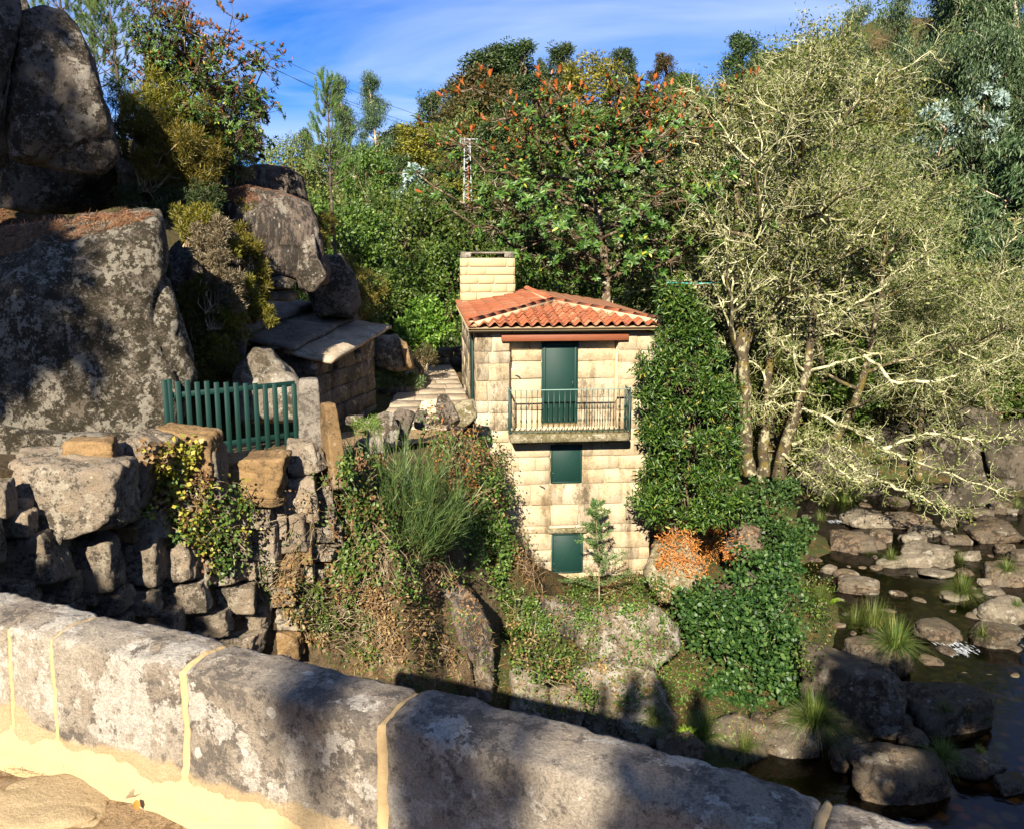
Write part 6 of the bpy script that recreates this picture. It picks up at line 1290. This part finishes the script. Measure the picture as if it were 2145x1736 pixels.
def sapling(name, label, u, vb, vt, d, mat, seed, n=1500, ln=(.05, .12), wd=(.006, .012), r=.45):
    rg = np.random.default_rng(seed); b = W(u, vb, d); h = (W(u, vt, d)-b).z; g = Geo(); tp, _ = twig_path(rg, (0, 0, 0), (0, 0, 1), h, 8, .05, .05); tube(g, tp, np.linspace(.022, .004, 9), 5); P = []; D = []
    for i in range(46):
        z = h*rg.uniform(.12, .97); a = np.array([np.interp(z, tp[:, 2], tp[:, k]) for k in range(3)]); an = rg.random()*6.28; q, d_ = twig_path(rg, a, (math.cos(an), math.sin(an), .5), r*(1.15-z/h)*rg.uniform(.7, 1.2), 4, .15, -.03); tube(g, q, np.linspace(.006, .002, 5), 3, False)
        for _ in range(n//46): k = rg.integers(1, 5); P.append(q[k]+(q[k-1]-q[k])*rg.random()); D.append(norm(d_+rg.normal(0, .6, 3)+[0, 0, -.1]))
    m = len(P); cr = leaf_arrays(P, D, rg.normal(size=(m, 3)), rg.uniform(*ln, m), rg.uniform(*wd, m), 'diamond'); r_ = make_tree(name, label, 'sapling', g, M['stem'], cr, mat); r_.location = b
sapling('young_willow', 'slender willow sapling in front of the lower green shutter', 1255, 1260, 1045, 20.6, M['lf_broom'], 131, 4200, (.07, .14), (.009, .017), .85)
# grass tufts in the stream, ferns
def tuft(label, u, v, w, h, d=None, z=None, n=260, seed=1, lean=.9, droop=.55, mat='lf_grass', group='grass tufts among the stream stones'):
    rg = np.random.default_rng(seed); h_ = cast(u, v, bv); c = vec(G(u, v, z)) if z is not None else (h_[0] if h_ else vec(W(u, v, d)))
    n = int(n*1.6); s = c[1]*1.02/FPX*1.2; L_ = max(w*.55, h)*s; V, Q = tuft_arrays(rg, n, w*s*.4, (L_*.6, L_*1.15), max(.006, L_*.016), lean, droop)
    o = obj('grass_tuft', mesh('grass_tuft', V, None, Q, mat=M[mat]), loc=c); tag(o, label, 'grass', group)
for i, (x, y, w, h, n, lb) in enumerate([(1310, 870, 330, 170, 620, 'biggest arching grass clump on the bank above the round boulder'), (1420, 930, 220, 160, 420, 'grass hanging over the right side of the big clump'), (1230, 850, 180, 110, 260, 'lighter grass at the left of the big arching clump'), (1745, 690, 180, 110, 360, 'bright grass tuft standing in midstream'), (1845, 915, 110, 70, 160, 'grass growing on the dark angular boulder'), (1400, 545, 100, 70, 150, 'small grass tuft on the stone left of the cream boulder'), (1290, 520, 90, 60, 130, 'narrow grass tuft on the left bank stones'), (1060, 385, 150, 90, 260, 'yellowish grass clump near the tree feet'), (1180, 270, 220, 110, 420, 'long drooping grass under the lichened branches'), (1080, 290, 170, 90, 260, 'dim grass left of the drooping one'), (1430, 290, 90, 50, 130, 'small grass patch by the far pool'), (1355, 300, 60, 40, 90, 'tiny grass tuft at the far pool rim'), (1740, 560, 120, 60, 170, 'grass right of the cream boulder top'), (1840, 520, 90, 50, 120, 'grass before the broad dark boulder'), (1960, 610, 150, 40, 160, 'grass rim along the tan boulder at the right edge'), (1660, 1275, 130, 70, 120, 'thin grass lying across the slanting boulder'), (1760, 1295, 60, 40, 70, 'little green sprig on the slanting boulder'), (1860, 1330, 50, 40, 60, 'tiny sprig at the right end of the slanting boulder'), (1030, 1290, 260, 190, 520, 'dark grass curtain hanging left of the huge boulder'), (500, 1370, 210, 150, 360, 'shaded grass clump above the parapet edge'), (690, 1440, 170, 120, 260, 'second shaded grass clump near the parapet'), (1650, 1480, 170, 130, 260, 'dark grass in the shade beside the bridge'), (1830, 1480, 70, 50, 80, 'small grass in the shadowed pool'), (260, 1310, 200, 120, 240, 'dry grass at the foot of the white rocks'), (1060, 740, 130, 110, 220, 'light grass at the bank beside the flat slab'), (2010, 300, 90, 60, 120, 'dim grass at the right edge upstream'), (2010, 780, 90, 40, 100, 'grass sprig above the long pale boulder'), (1620, 480, 60, 40, 80, 'short grass on the mossy stone upstream')]):
    u, v = z3(x, y); tuft(lb, u, v+h*.18, w*.43, h*.43, None, None, n, 140+i, lean=1.15, droop=.7)
FG = 'ferns on the bank'
for i, (x, y, w, n, lb) in enumerate([(960, 1120, 120, 13, 'bright yellow green fern beside the huge round boulder'), (900, 1170, 110, 10, 'yellow fern at the lower edge of the round leaved bush'), (400, 1395, 110, 12, 'bright green fern just above the parapet'), (1010, 720, 110, 10, 'light green fern on the sunny bank above the flat slab'), (1090, 770, 90, 8, 'small fern at the water edge near the flat slab')]):
    u, v = z3(x, y); h_ = cast(u, v, bv); c = h_[0] if h_ else vec(W(u, v, 19)); s = c[1]*1.02/FPX; rg = np.random.default_rng(170+i); V, F = fern_arrays(rg, n, w*.43*s*.8)
    c = c-np.array([0, .35, -.02]); o = obj('fern', mesh('fern', V, F, mat=M['lf_fern']), loc=c); tag(o, lb, 'fern', FG)

# ------------------------------------------------------------------ riverside trees with lichened limbs
LG = 'lichened trees on the river banks'
for lb, k, u, vt, d, wide, rz, zb_ in [('tallest lichened tree, its thin top against the sky, right of the magnolia', 'lichA', 1560, 0, 31, .95, 1.0, -8.5), ('lichened tree leaning out behind the tall one', 'lichC', 1640, 150, 34.5, 1.15, 3.3, -9.0), ('spreading lichened tree in the middle of the right bank grove', 'lichB', 1760, 330, 36, 1.1, .3, -9.2), ('lichened tree at the right of the grove below the eucalypts', 'lichC', 1900, 400, 40, 1.2, 5.1, -9.0), ('low spreading lichened tree over the far bend of the stream', 'lichB', 1960, 600, 36.5, 1.15, 2.2, -9.4), ('lichened tree at the right edge over the stream', 'lichB', 2120, 560, 42, 1.15, 4.0, -8.5), ('lichened tree behind the magnolia against the far hill', 'lichC', 1440, 190, 40, .95, 2.7, -7.5), ('short leafy lichened tree just right of the laurel', 'alder', 1640, 700, 34, .95, 0, -8.6), ('green leafy tree between the lichened trunks', 'broadB', 1780, 700, 40, 1.3, 1, -8.6), ('leafy tree behind the spreading lichened tree', 'broadB', 1820, 520, 48, 1.25, 2, -7.5), ('dense dull alder at the right edge above the dark rocks', 'broadB', 2080, 720, 44, 1.2, 3, -8.0), ('tall leafy tree beyond the grove', 'broadA', 1690, 330, 46, 1.0, 4.5, -7.5)]:
    place(PR[k][0], u, vt, d, wide, lb, LG, rz=rz, h0=PR[k][1], zbase=zb_)
# bare limbs reaching over the water, on a short leaning trunk
rg = np.random.default_rng(201); lt = thing('leaning_alder', 'leaning trunk sending pale bare limbs low over the stream', 'tree', W(1635, 990, 31.5), 0, LG); b0 = vec(lt.location)
g = Geo(); tr = np.array([W(1632, 1000, 31.5), W(1640, 950, 31.4), W(1655, 900, 31.2), W(1672, 850, 31.0), W(1690, 780, 31.0), W(1700, 700, 31.2), W(1712, 600, 31.4), W(1710, 520, 31.6)])-b0; tube(g, tr, [.28, .24, .21, .19, .16, .13, .09, .05], 8); obj('trunk', g.mesh('trunk', M['lichen_bark'], True), lt)
leafP = []
LIMBS = [[(1672, 850, 31), (1740, 880, 30.2), (1800, 905, 29.6), (1850, 940, 29), (1900, 960, 28.6), (1960, 985, 28.2), (2040, 1010, 28), (2095, 1030, 27.9)], [(1660, 930, 31), (1700, 915, 30.4), (1740, 920, 29.8), (1790, 950, 29.4)], [(1655, 960, 31), (1690, 945, 30.2), (1730, 960, 29.6), (1765, 990, 29), (1800, 1010, 28.6)], [(1740, 935, 30), (1780, 975, 29.2), (1840, 1005, 28.6), (1900, 1030, 28), (1960, 1058, 27.6), (2015, 1066, 27.4)], [(1690, 780, 31), (1760, 760, 30.6), (1810, 745, 30.4), (1870, 740, 30.2), (1960, 700, 30)], [(1850, 940, 29), (1940, 905, 28.8), (2010, 915, 28.6), (2080, 925, 28.4), (2130, 900, 28.2)], [(1640, 950, 31.2), (1670, 980, 30.6), (1720, 1010, 30), (1760, 1015, 29.6)], [(1672, 850, 31), (1620, 845, 30.6), (1580, 850, 30.4)], [(1700, 700, 31.2), (1770, 650, 30.8), (1850, 600, 30.4), (1900, 560, 30.2), (1960, 520, 30)], [(1690, 780, 31), (1640, 720, 30.6), (1600, 690, 30.2)], [(1810, 745, 30.4), (1880, 800, 29.6), (1960, 800, 29.2), (2050, 770, 29), (2130, 740, 29)]]
for lm_ in LIMBS:
    P = np.array([W(*q) for q in lm_])-b0; n = len(P)*4; t = np.linspace(0, len(P)-1, n); Pf = np.stack([np.interp(t, np.arange(len(P)), P[:, k]) for k in range(3)], 1); Pf[1:-1] += rg.normal(0, .035, (n-2, 3)); g = Geo(); rr = np.linspace(.065, .016, n)*(1+.15*rg.normal(size=n)); tube(g, Pf, rr, 6)
    for j in range(n*3):
        i = rg.integers(3, n); q, d_ = twig_path(rg, Pf[i], rg.normal(size=3)*[1, .8, .8]+(Pf[i]-Pf[i-1])*2.5, rg.uniform(.25, .95), 5, .3); tube(g, q, np.linspace(.016, .005, 6), 3, False); leafP.append(q[2:])
        for _ in range(3):
            q2, _ = twig_path(rg, q[rg.integers(1, 6)], rg.normal(size=3)+d_, rg.uniform(.12, .4), 3, .35); tube(g, q2, np.linspace(.008, .004, 4), 3, False); leafP.append(q2[1:])
    obj('limb', g.mesh('limb', M['lichen_twig'], True), lt)
T = np.concatenate(leafP); n = 6500; P = T[rg.integers(0, len(T), n)]+rg.normal(0, .06, (n, 3)); V, F = leaf_arrays(P, rg.normal(size=(n, 3)), rg.normal(0, .6, (n, 3))+[0, 0, .7], rg.uniform(.06, .14, n), rg.uniform(.04, .09, n)); obj('crown', mesh('crown', V, F, mat=M['lf_alder']), lt)
for i, (lb, pts, r0_) in enumerate([('stout lichened trunk rising right behind the laurel', [(1572, 995, 30), (1562, 900, 30), (1558, 800, 30), (1553, 700, 30.2), (1550, 600, 30.6), (1548, 500, 31), (1545, 400, 31.2), (1530, 300, 31.4), (1500, 220, 31.6)], .24), ('short thick trunk between the stout one and the leaning one', [(1600, 995, 31), (1602, 930, 31), (1604, 860, 31), (1612, 780, 31.4), (1626, 660, 32), (1630, 560, 32.4), (1622, 470, 32.8)], .21), ('thin lichened trunk deep in the grove', [(1725, 800, 36), (1712, 700, 36), (1705, 600, 36), (1712, 520, 36), (1735, 440, 36)], .18)]):
    b = vec(W(*pts[0])); r = thing('lichened_tree', lb, 'tree', b, 0, LG); P = np.array([W(*q) for q in pts])-b; n = len(P)*4; t = np.linspace(0, len(P)-1, n); Pf = np.stack([np.interp(t, np.arange(len(P)), P[:, k]) for k in range(3)], 1); Pf[1:-1] += rg.normal(0, .03, (n-2, 3)); g = Geo(); tube(g, Pf, np.linspace(r0_, r0_*.3, n)*(1+.06*rg.normal(size=n)), 9); obj('trunk', g.mesh('trunk', M['lichen_bark'], True), r)
    g = Geo(); tips = []
    for j in range(26):
        k = rg.integers(n//3, n); q, d_ = twig_path(rg, Pf[k], (rg.normal(), rg.normal()*.7, rg.uniform(-.2, .8)), rg.uniform(1.0, 2.6), 8, .22); tube(g, q, np.linspace(.05, .012, 9), 5)
        for _ in range(16):
            q2, _ = twig_path(rg, q[rg.integers(2, 9)], rg.normal(size=3)+d_*.7, rg.uniform(.3, .9), 5, .3); tube(g, q2, np.linspace(.012, .004, 6), 3, False); tips.append(q2)
    woven(obj('branches', g.mesh('branches', M['lichen_twig'], True), r)); T = np.concatenate(tips); n2 = 1500; P = T[rg.integers(0, len(T), n2)]+rg.normal(0, .08, (n2, 3)); V, F = leaf_arrays(P, rg.normal(size=(n2, 3)), rg.normal(0, .6, (n2, 3))+[0, 0, .7], rg.uniform(.08, .15, n2), rg.uniform(.05, .09, n2)); obj('crown', mesh('crown', V, F, mat=M['lf_alder']), r)

# ------------------------------------------------------------------ the woods behind
MG = 'leafy trees in the valley between the boulders and the house'
for i, (lb, k, u, vt, d, w) in enumerate([('leafy green tree right of the young pine', 'broadA', 735, 420, 36, 1.0), ('leafy green tree under the silver shrub', 'broadB', 850, 400, 41, 1.05), ('dark leafy tree left of the chimney', 'broadA', 925, 500, 37, .95), ('leafy tree low behind the hut and the bright bush', 'broadB', 800, 560, 33.5, 1.15), ('leafy tree directly behind the young pine', 'broadA', 660, 400, 33, 1.0), ('shaded tree between the dark boulder and the bright bush', 'broadB', 770, 500, 35, .9), ('pale green tree left of the young pine', 'alder', 610, 300, 44, 1.1), ('leafy tree between chimney and steel pylon', 'broadB', 960, 430, 42, 1.0), ('dark tree behind the chimney', 'broadA', 1030, 450, 44, 1.0), ('dark tree behind the left roof ridge', 'broadB', 1110, 500, 38, 1.0), ('dark tree behind the middle of the roof', 'broadA', 1200, 490, 42, 1.05), ('dark tree behind the right part of the roof', 'broadB', 1310, 520, 40, 1.05), ('dark tree between the laurel top and the magnolia', 'broadA', 1420, 500, 40, 1.05), ('dark tree behind the stout lichened trunk', 'broadB', 1500, 520, 43, 1.1), ('leafy tree on the slope under the pylon', 'broadA', 900, 370, 56, 1.0), ('leafy tree left of the leafy slope tree', 'broadB', 800, 385, 52, 1.0), ('green tree left of the pylon foot', 'broadA', 1075, 330, 60, 1.1), ('green tree behind the left half of the magnolia', 'broadB', 1130, 280, 66, 1.1)]):
    place(PR[k][0], u, vt, d, w, lb, MG, h0=PR[k][1])
SG = 'trees on the far skyline'
for lb, k, u, vt, d, w in [('two headed eucalypt against the sky right of the young pine', 'euc', 742, 145, 75, 1.1), ('right head of the eucalypt pair against the sky', 'euc', 790, 132, 77, 1.15), ('narrow dark conifer alone on the skyline', 'dark', 900, 182, 105, .62), ('low conifer beside the narrow skyline conifer', 'dark', 935, 215, 108, .6), ('tallest dark evergreen of the skyline clump', 'dark', 1085, 75, 108, 1.0), ('broad dark evergreen left in the skyline clump', 'dark', 1010, 100, 106, 1.05), ('dark evergreen in the middle of the skyline clump', 'dark', 1050, 85, 112, .95), ('rust tinged conifer at the left of the skyline clump', 'rusty', 985, 135, 98, 1.0), ('rust tinged conifer below the tall evergreens', 'rusty', 1035, 150, 96, 1.1), ('lower rust tinged conifer at the edge of the clearing', 'rusty', 960, 190, 94, .9), ('square topped evergreen right of the tall clump', 'dark', 1175, 82, 112, .85), ('small spire between the two evergreen clumps', 'dark', 1135, 115, 116, .5), ('rounded dark tree on the skyline above the magnolia', 'dark', 1305, 95, 112, .8), ('pale mid green tree on the skyline right of the square one', 'yellow', 1240, 118, 106, 1.1), ('rusty tree on the skyline left of the tallest lichened tree', 'rusty', 1390, 105, 106, .9)]:
    place(PR[k][0], u, vt, d, w*(1.45 if k in ('dark', 'rusty') and w > .6 else 1.0), lb, SG, h0=PR[k][1])
HL = 'woodland trees covering the middle hillside'
rg = np.random.default_rng(301); kinds = [('alder', 'olive green tree on the hillside behind the magnolia', 'alder'), ('broadA', 'mid green tree on the hillside behind the magnolia', 'broad'), ('rusty', 'rust tinged conifer on the hillside behind the magnolia', 'rusty'), ('dark', 'dark evergreen on the hillside behind the magnolia', 'dark')]
wood_l = []
for i in range(44):
    u = rg.uniform(960, 1480); v = rg.uniform(140, 420); d = float(np.interp(v, [120, 200, 300, 420], [104, 88, 70, 54]))*rg.uniform(.95, 1.05); q = kinds[rg.choice(4, p=[.40, .32, .12, .16])]
    if u < 1010 and v > 230: continue
    wo_ = place(PR[q[0]][0], u, v, d, rg.uniform(.85, 1.15), q[1], HL+' ('+q[2]+')', h0=PR[q[0]][1], zbase=W(u, v, d).z-rg.uniform(7, 10), rz=rg.random()*6.28); wood_l.append((q[2], u, wo_))
ORD = ['first', 'second', 'third', 'fourth', 'fifth', 'sixth', 'seventh', 'eighth', 'ninth', 'tenth', 'eleventh', 'twelfth', 'thirteenth', 'fourteenth', 'fifteenth', 'sixteenth', 'seventeenth', 'eighteenth', 'nineteenth', 'twentieth']
def ordinal(items):
    by = {}
    for k_, u_, o_ in items: by.setdefault(k_, []).append((u_, o_))
    for k_, l_ in by.items():
        for n_, (u_, o_) in enumerate(sorted(l_, key=lambda q_: q_[0])): o_['label'] = o_['label']+', '+ORD[n_]+' from the left'
ordinal(wood_l)
euc_l = []
for lb, k, u, vt, d, w in [('golden shrub on the bare hillside left of the pylon', 'yellow', 850, 268, 84, 1.6), ('golden shrub at the top of the bare hillside', 'yellow', 890, 262, 90, 1.8), ('golden shrub above the grey hillside rock', 'yellow', 925, 270, 86, 1.6), ('brownish shrub right of the silver shrub', 'rusty', 905, 345, 72, .9), ('brownish shrub left of the pylon head', 'rusty', 940, 315, 76, .8), ('green gold shrub below the pylon head', 'yellow', 935, 372, 68, 1.2), ('yellow shrub at the pylon foot', 'lime', 970, 400, 66, .9), ('dark shrub beside the hillside rock', 'dark', 835, 318, 70, .9), ('silvery blue shrub standing on the hillside', 'silver', 872, 345, 60, 1.0), ('grey green small eucalypt beside the silvery shrub', 'eucyoung', 815, 330, 64, .8), ('pine like tree below the two headed eucalypt', 'broadB', 770, 290, 62, .8), ('leafy tree filling the dip left of the eucalypt pair', 'broadA', 700, 290, 66, 1.0), ('olive tree below the sky gap beside the dark magnolia', 'alder', 600, 270, 60, .9), ('small dark tree on the low skyline by the pine', 'dark', 640, 262, 82, .6), ('green tree on the low skyline right of the eucalypt pair', 'broadA', 840, 255, 100, .8)]:
    place(PR[k][0], u, vt, d, w, lb, 'shrubs and trees on the bare hillside', h0=PR[k][1], zbase=W(u, vt, d).z-(4.2 if k in ('yellow', 'silver', 'lime') else 7.5))
o = place(PR['silver'][0], 0, 0, 50, 1.0, 'x', h0=5); retire(o)
EG = 'eucalypts on the right hillside'
for i, (k, u, vt, d, w) in enumerate([('euc', 1790, 30, 74, .8), ('euc', 1840, -10, 72, .9), ('euc', 1890, -70, 70, .9), ('euc', 1950, -110, 68, .9), ('euc', 2010, -140, 66, .95), ('euc', 2070, -160, 64, .95), ('euc', 2130, -190, 62, 1.0), ('euc2', 1760, 90, 66, .9), ('euc2', 1860, 110, 62, .9), ('euc2', 1930, 60, 62, .95), ('euc2', 2040, 80, 58, .95), ('euc2', 2120, 40, 56, 1.0), ('euc', 1700, 95, 80, .7), ('eucyoung', 1990, 230, 54, 1.1), ('eucyoung', 2060, 280, 51, 1.2), ('eucyoung', 2130, 250, 50, 1.2), ('eucyoung', 1900, 260, 56, 1.0), ('eucyoung', 2030, 380, 48, 1.2), ('eucyoung', 2110, 420, 46, 1.2), ('euc2', 2200, 100, 54, 1.0), ('euc', 2230, -150, 60, 1.0), ('eucyoung', 1940, 330, 52, 1.1), ('euc2', 1985, -20, 70, .9), ('euc2', 2090, -60, 66, .9)]):
    nm = {'euc': 'tall thin eucalypt with a bare trunk high on the right hill', 'euc2': 'bushy eucalypt with drooping leaves on the right hill', 'eucyoung': 'young drooping eucalypt low on the right hill'}[k]
    eo_ = place(PR[k][0], u, vt, d, w, nm, EG+' ('+{'euc': 'tall', 'euc2': 'bushy', 'eucyoung': 'young'}[k]+')', h0=PR[k][1], rz=i*1.3); euc_l.append((k, u, eo_))
ordinal(euc_l)
for lb, k, x, y, hgt in [('tree on the right bank outside the view, upstream', 'broadA', 25, 25, 12), ('tree on the right bank outside the view, downstream', 'broadB', 24, 17, 13), ('tall tree on the right bank beside the bridge', 'broadA', 23, 9, 13), ('alder on the right bank beyond the frame', 'alder', 28, 31, 12), ('tall eucalypt on the right bank beyond the frame', 'euc2', 30, 36, 21), ('second tall eucalypt on the right bank beyond the frame', 'euc2', 34, 41, 22), ('third tall eucalypt on the right bank nearer the bridge', 'euc2', 27, 28, 20), ('fourth tall eucalypt farther up the right bank', 'euc2', 35, 33, 22)]: dup(PR[k][0], (x, y, -9.5), x, hgt/PR[k][1], lb, 'trees on the right bank')
for lb, k, u, vt, d, w in [('bright yellow green tree below the tall eucalypts', 'lime', 1865, 150, 60, .9), ('silvery juvenile eucalypt high at the right', 'silver', 2070, 130, 56, .9), ('second silvery juvenile eucalypt farther left', 'silver', 1965, 215, 55, .8), ('dark oak on the skyline left of the eucalypts', 'broadA', 1720, 80, 84, .9), ('leafy oak below the skyline left of the eucalypts', 'broadB', 1660, 130, 78, 1.0), ('dark green tree behind the tallest lichened tree', 'dark', 1560, 60, 84, 1.2), ('round crowned oak just left of the tall eucalypts', 'broadA', 1765, 62, 80, 1.0), ('bushy tree on the ridge between oak and eucalypts', 'broadB', 1690, 110, 88, 1.2), ('small oak on the ridge above the lichened grove', 'broadA', 1620, 100, 90, 1.1), ('olive tree under the bright yellow green one', 'alder', 1800, 240, 58, 1.1), ('brown shaded undergrowth tree under the eucalypts', 'rusty', 2000, 170, 64, .9), ('broad dark tree at the right edge above the stream', 'broadA', 2120, 560, 47, 1.2), ('dark tree right of the lichened grove', 'broadB', 2020, 560, 50, 1.2), ('olive tree in the hollow right of the grove', 'broadA', 1900, 480, 52, 1.2), ('dense dark tree behind the grove', 'broadB', 1720, 380, 56, 1.2), ('green tree beyond the grove to its left', 'broadB', 1600, 300, 60, 1.2), ('dark tree behind the tallest lichened tree, lower', 'broadA', 1520, 280, 58, 1.1)]:
    place(PR[k][0], u, vt, d, w, lb, 'mixed trees on the right hillside', h0=PR[k][1], zbase=W(u, vt, d).z-(4.6 if k in ('silver', 'lime') else 9))
# a far wood that fills the ground between
wood = thing('far_wood', 'x', 'wood'); bpy.data.objects.remove(wood)
rg = np.random.default_rng(401); g = Geo(); P = []; 
for _ in range(5200):
    y = rg.uniform(48, 200); x = rg.uniform(-.75, .78)*y
    P.append((x, y))
P = np.array(P); z = H(P[:, 0], P[:, 1]); keep = ~((P[:, 0] < -2) & (P[:, 1] < 60)); P = P[keep]; z = z[keep]
C = np.stack([P[:, 0], P[:, 1], z+rg.uniform(.2, 2.6, len(P))], 1); V, F = clump_leaves(rg, C, rg.uniform(.8, 1.8, len(C)), 60000, (.3, .7), (.15, .35), 'diamond'); tag(obj('undergrowth', mesh('undergrowth', V, F, mat=M['lf_broad'])), kind='stuff')
rg = np.random.default_rng(402); P = np.stack([rg.uniform(-9, 22, 2600), rg.uniform(30, 50, 2600)], 1); P = P[~((P[:, 0] > 7) & (P[:, 0] < 24) & (P[:, 1] < 46))]; P = P[~((P[:, 0] > -5) & (P[:, 0] < 5) & (P[:, 1] < 34))]; z = H(P[:, 0], P[:, 1])
C = np.stack([P[:, 0], P[:, 1], z+rg.uniform(.1, 1.2, len(P))], 1); V, F = clump_leaves(rg, C, rg.uniform(.4, .8, len(C)), 26000, (.12, .28), (.07, .14), 'diamond'); tag(obj('undergrowth', mesh('undergrowth', V, F, mat=M['lf_dark'])), kind='stuff')

# ------------------------------------------------------------------ pylon and cables, turquoise line
pb = W(980, 420, 62); py = thing('lattice_pylon', 'slim red and grey lattice power pylon on the hillside', 'pylon', pb); hh = (W(980, 292, 62)-pb).z; wv = .62
for nm, mt, lo_, hi_ in (('lattice_frame', 'steel', 0.0, 1.0),):
    g = Geo()
    for sx in (-1, 1):
        for sy in (-1, 1): tube(g, [(sx*wv*.5, sy*wv*.5, -3), (sx*wv*.3, sy*wv*.3, hh)], .032, 4)
    for i in range(14):
        z0, z1 = hh*i/14, hh*(i+1)/14; w0, w1 = wv*(.5-.2*z0/hh), wv*(.5-.2*z1/hh)
        for sy in (-1, 1): tube(g, [((-1)**i*w0, sy*w0, z0), (-(-1)**i*w1, sy*w1, z1)], .018, 3)
        for sx in (-1, 1): tube(g, [(sx*w0, (-1)**i*w0, z0), (sx*w1, -(-1)**i*w1, z1)], .018, 3)
    obj('lattice_frame', g.mesh('lattice_frame', M['steel']), py)
g = Geo(); tube(g, [(.03, -.1, -2.5), (.03, -.08, hh*.62)], .032, 5); obj('red_pipe', g.mesh('red_pipe', M['red_paint']), py)
obj('cross_arm', block('cross_arm', 1.25, .08, .06, .02, M['steel']), py, (.1, 0, hh))
for x in (-.45, .15, .62):
    g = Geo(); tube(g, [(x, 0, hh-.05), (x, 0, hh-.18), (x, 0, hh-.2), (x, 0, hh-.3)], [.03, .03, .06, .05], 6); obj('insulator', g.mesh('insulator', M['rail_wall']), py)
WGR = 'power cables crossing the sky'
for i, (a, b, lb) in enumerate([((380, 20, 45), (960, 300, 64), 'upper thin power cable slanting across the sky'), ((330, 20, 44), (966, 302, 64), 'middle thin power cable slanting across the sky'), ((300, -10, 43), (985, 300, 64), 'lowest thin power cable slanting across the sky')]):
    p, q = vec(W(*a)), vec(W(*b)); p = p+(p-q)*.2; t = np.linspace(0, 1, 24)[:, None]; C = p+(q-p)*t; C[:, 2] -= .8*np.sin(t[:, 0]*math.pi)-i*.35; b0 = C[0].copy(); g = Geo(); tube(g, C-b0, .012, 4); o = obj('power_cable', g.mesh('power_cable', M['wire']), loc=b0); tag(o, lb, 'cable', WGR)
p, q = vec(W(1395, 592, 30)), vec(W(1545, 590, 30.4)); g = Geo(); tube(g, curve_to(p-p, q-p, 12, -.02), .02, 5); tag(obj('turquoise_line', g.mesh('turquoise_line', M['turquoise']), loc=p), 'turquoise line strung between the trees above the laurel', 'rope')

# ------------------------------------------------------------------ trees standing behind the bridge, which shade its parapet
sv = np.array(S[:])
slimB = proto_broad(10, 9, 2.0, 2600, M['lf_broad'], 'slender_tree', ncl=11, low=.79, leaf=(.10, .2), wd=(.06, .12), tr=.006, crr=.15)
slim = proto_broad(9, 9, 1.6, 5200, M['lf_broad'], 'slender_tree', ncl=34, low=.79, leaf=(.14, .26), wd=(.10, .17), tr=.006)
for lb, tgt, dist, rr in [('slender tree behind the bridge whose shade falls on the foot of the rubble wall', W(50, 1345, 10.0), 17, .85), ('broad slender tree behind the bridge darkening the top left boulders', W(-40, 150, 15.2), 24, 1.0), ('second slender tree behind the bridge darkening the ledge boulder', W(60, 390, 17.6), 25, .9), ('slender tree behind the bridge dappling the right half of the parapet', W(1190, 1600, 2.2), 13, .42), ('slender tree behind the bridge dappling the right end of the parapet', W(1640, 1650, 1.9), 12, .5), ('second slender tree behind the bridge, dappling the parapet middle', W(720, 1740, 2.4), 15, .26), ('slender tree behind the bridge whose shade crosses the huge sloping boulder', W(-10, 620, 13.4), 21, 1.0), ('slender tree behind the bridge at the downstream side', W(2000, 1560, 15), 24, 1.5)]:
    c = vec(tgt)+sv*dist; gz_ = H1(c[0], c[1])-.2; dup(slimB if 'dappling' in lb else slim, (c[0], c[1], gz_), 1.0, (rr, rr, (c[2]-gz_)/(9*.865)), lb, 'trees behind the bridge')
retire(slim); retire(slimB)
for p, h in PR.values(): retire(p)
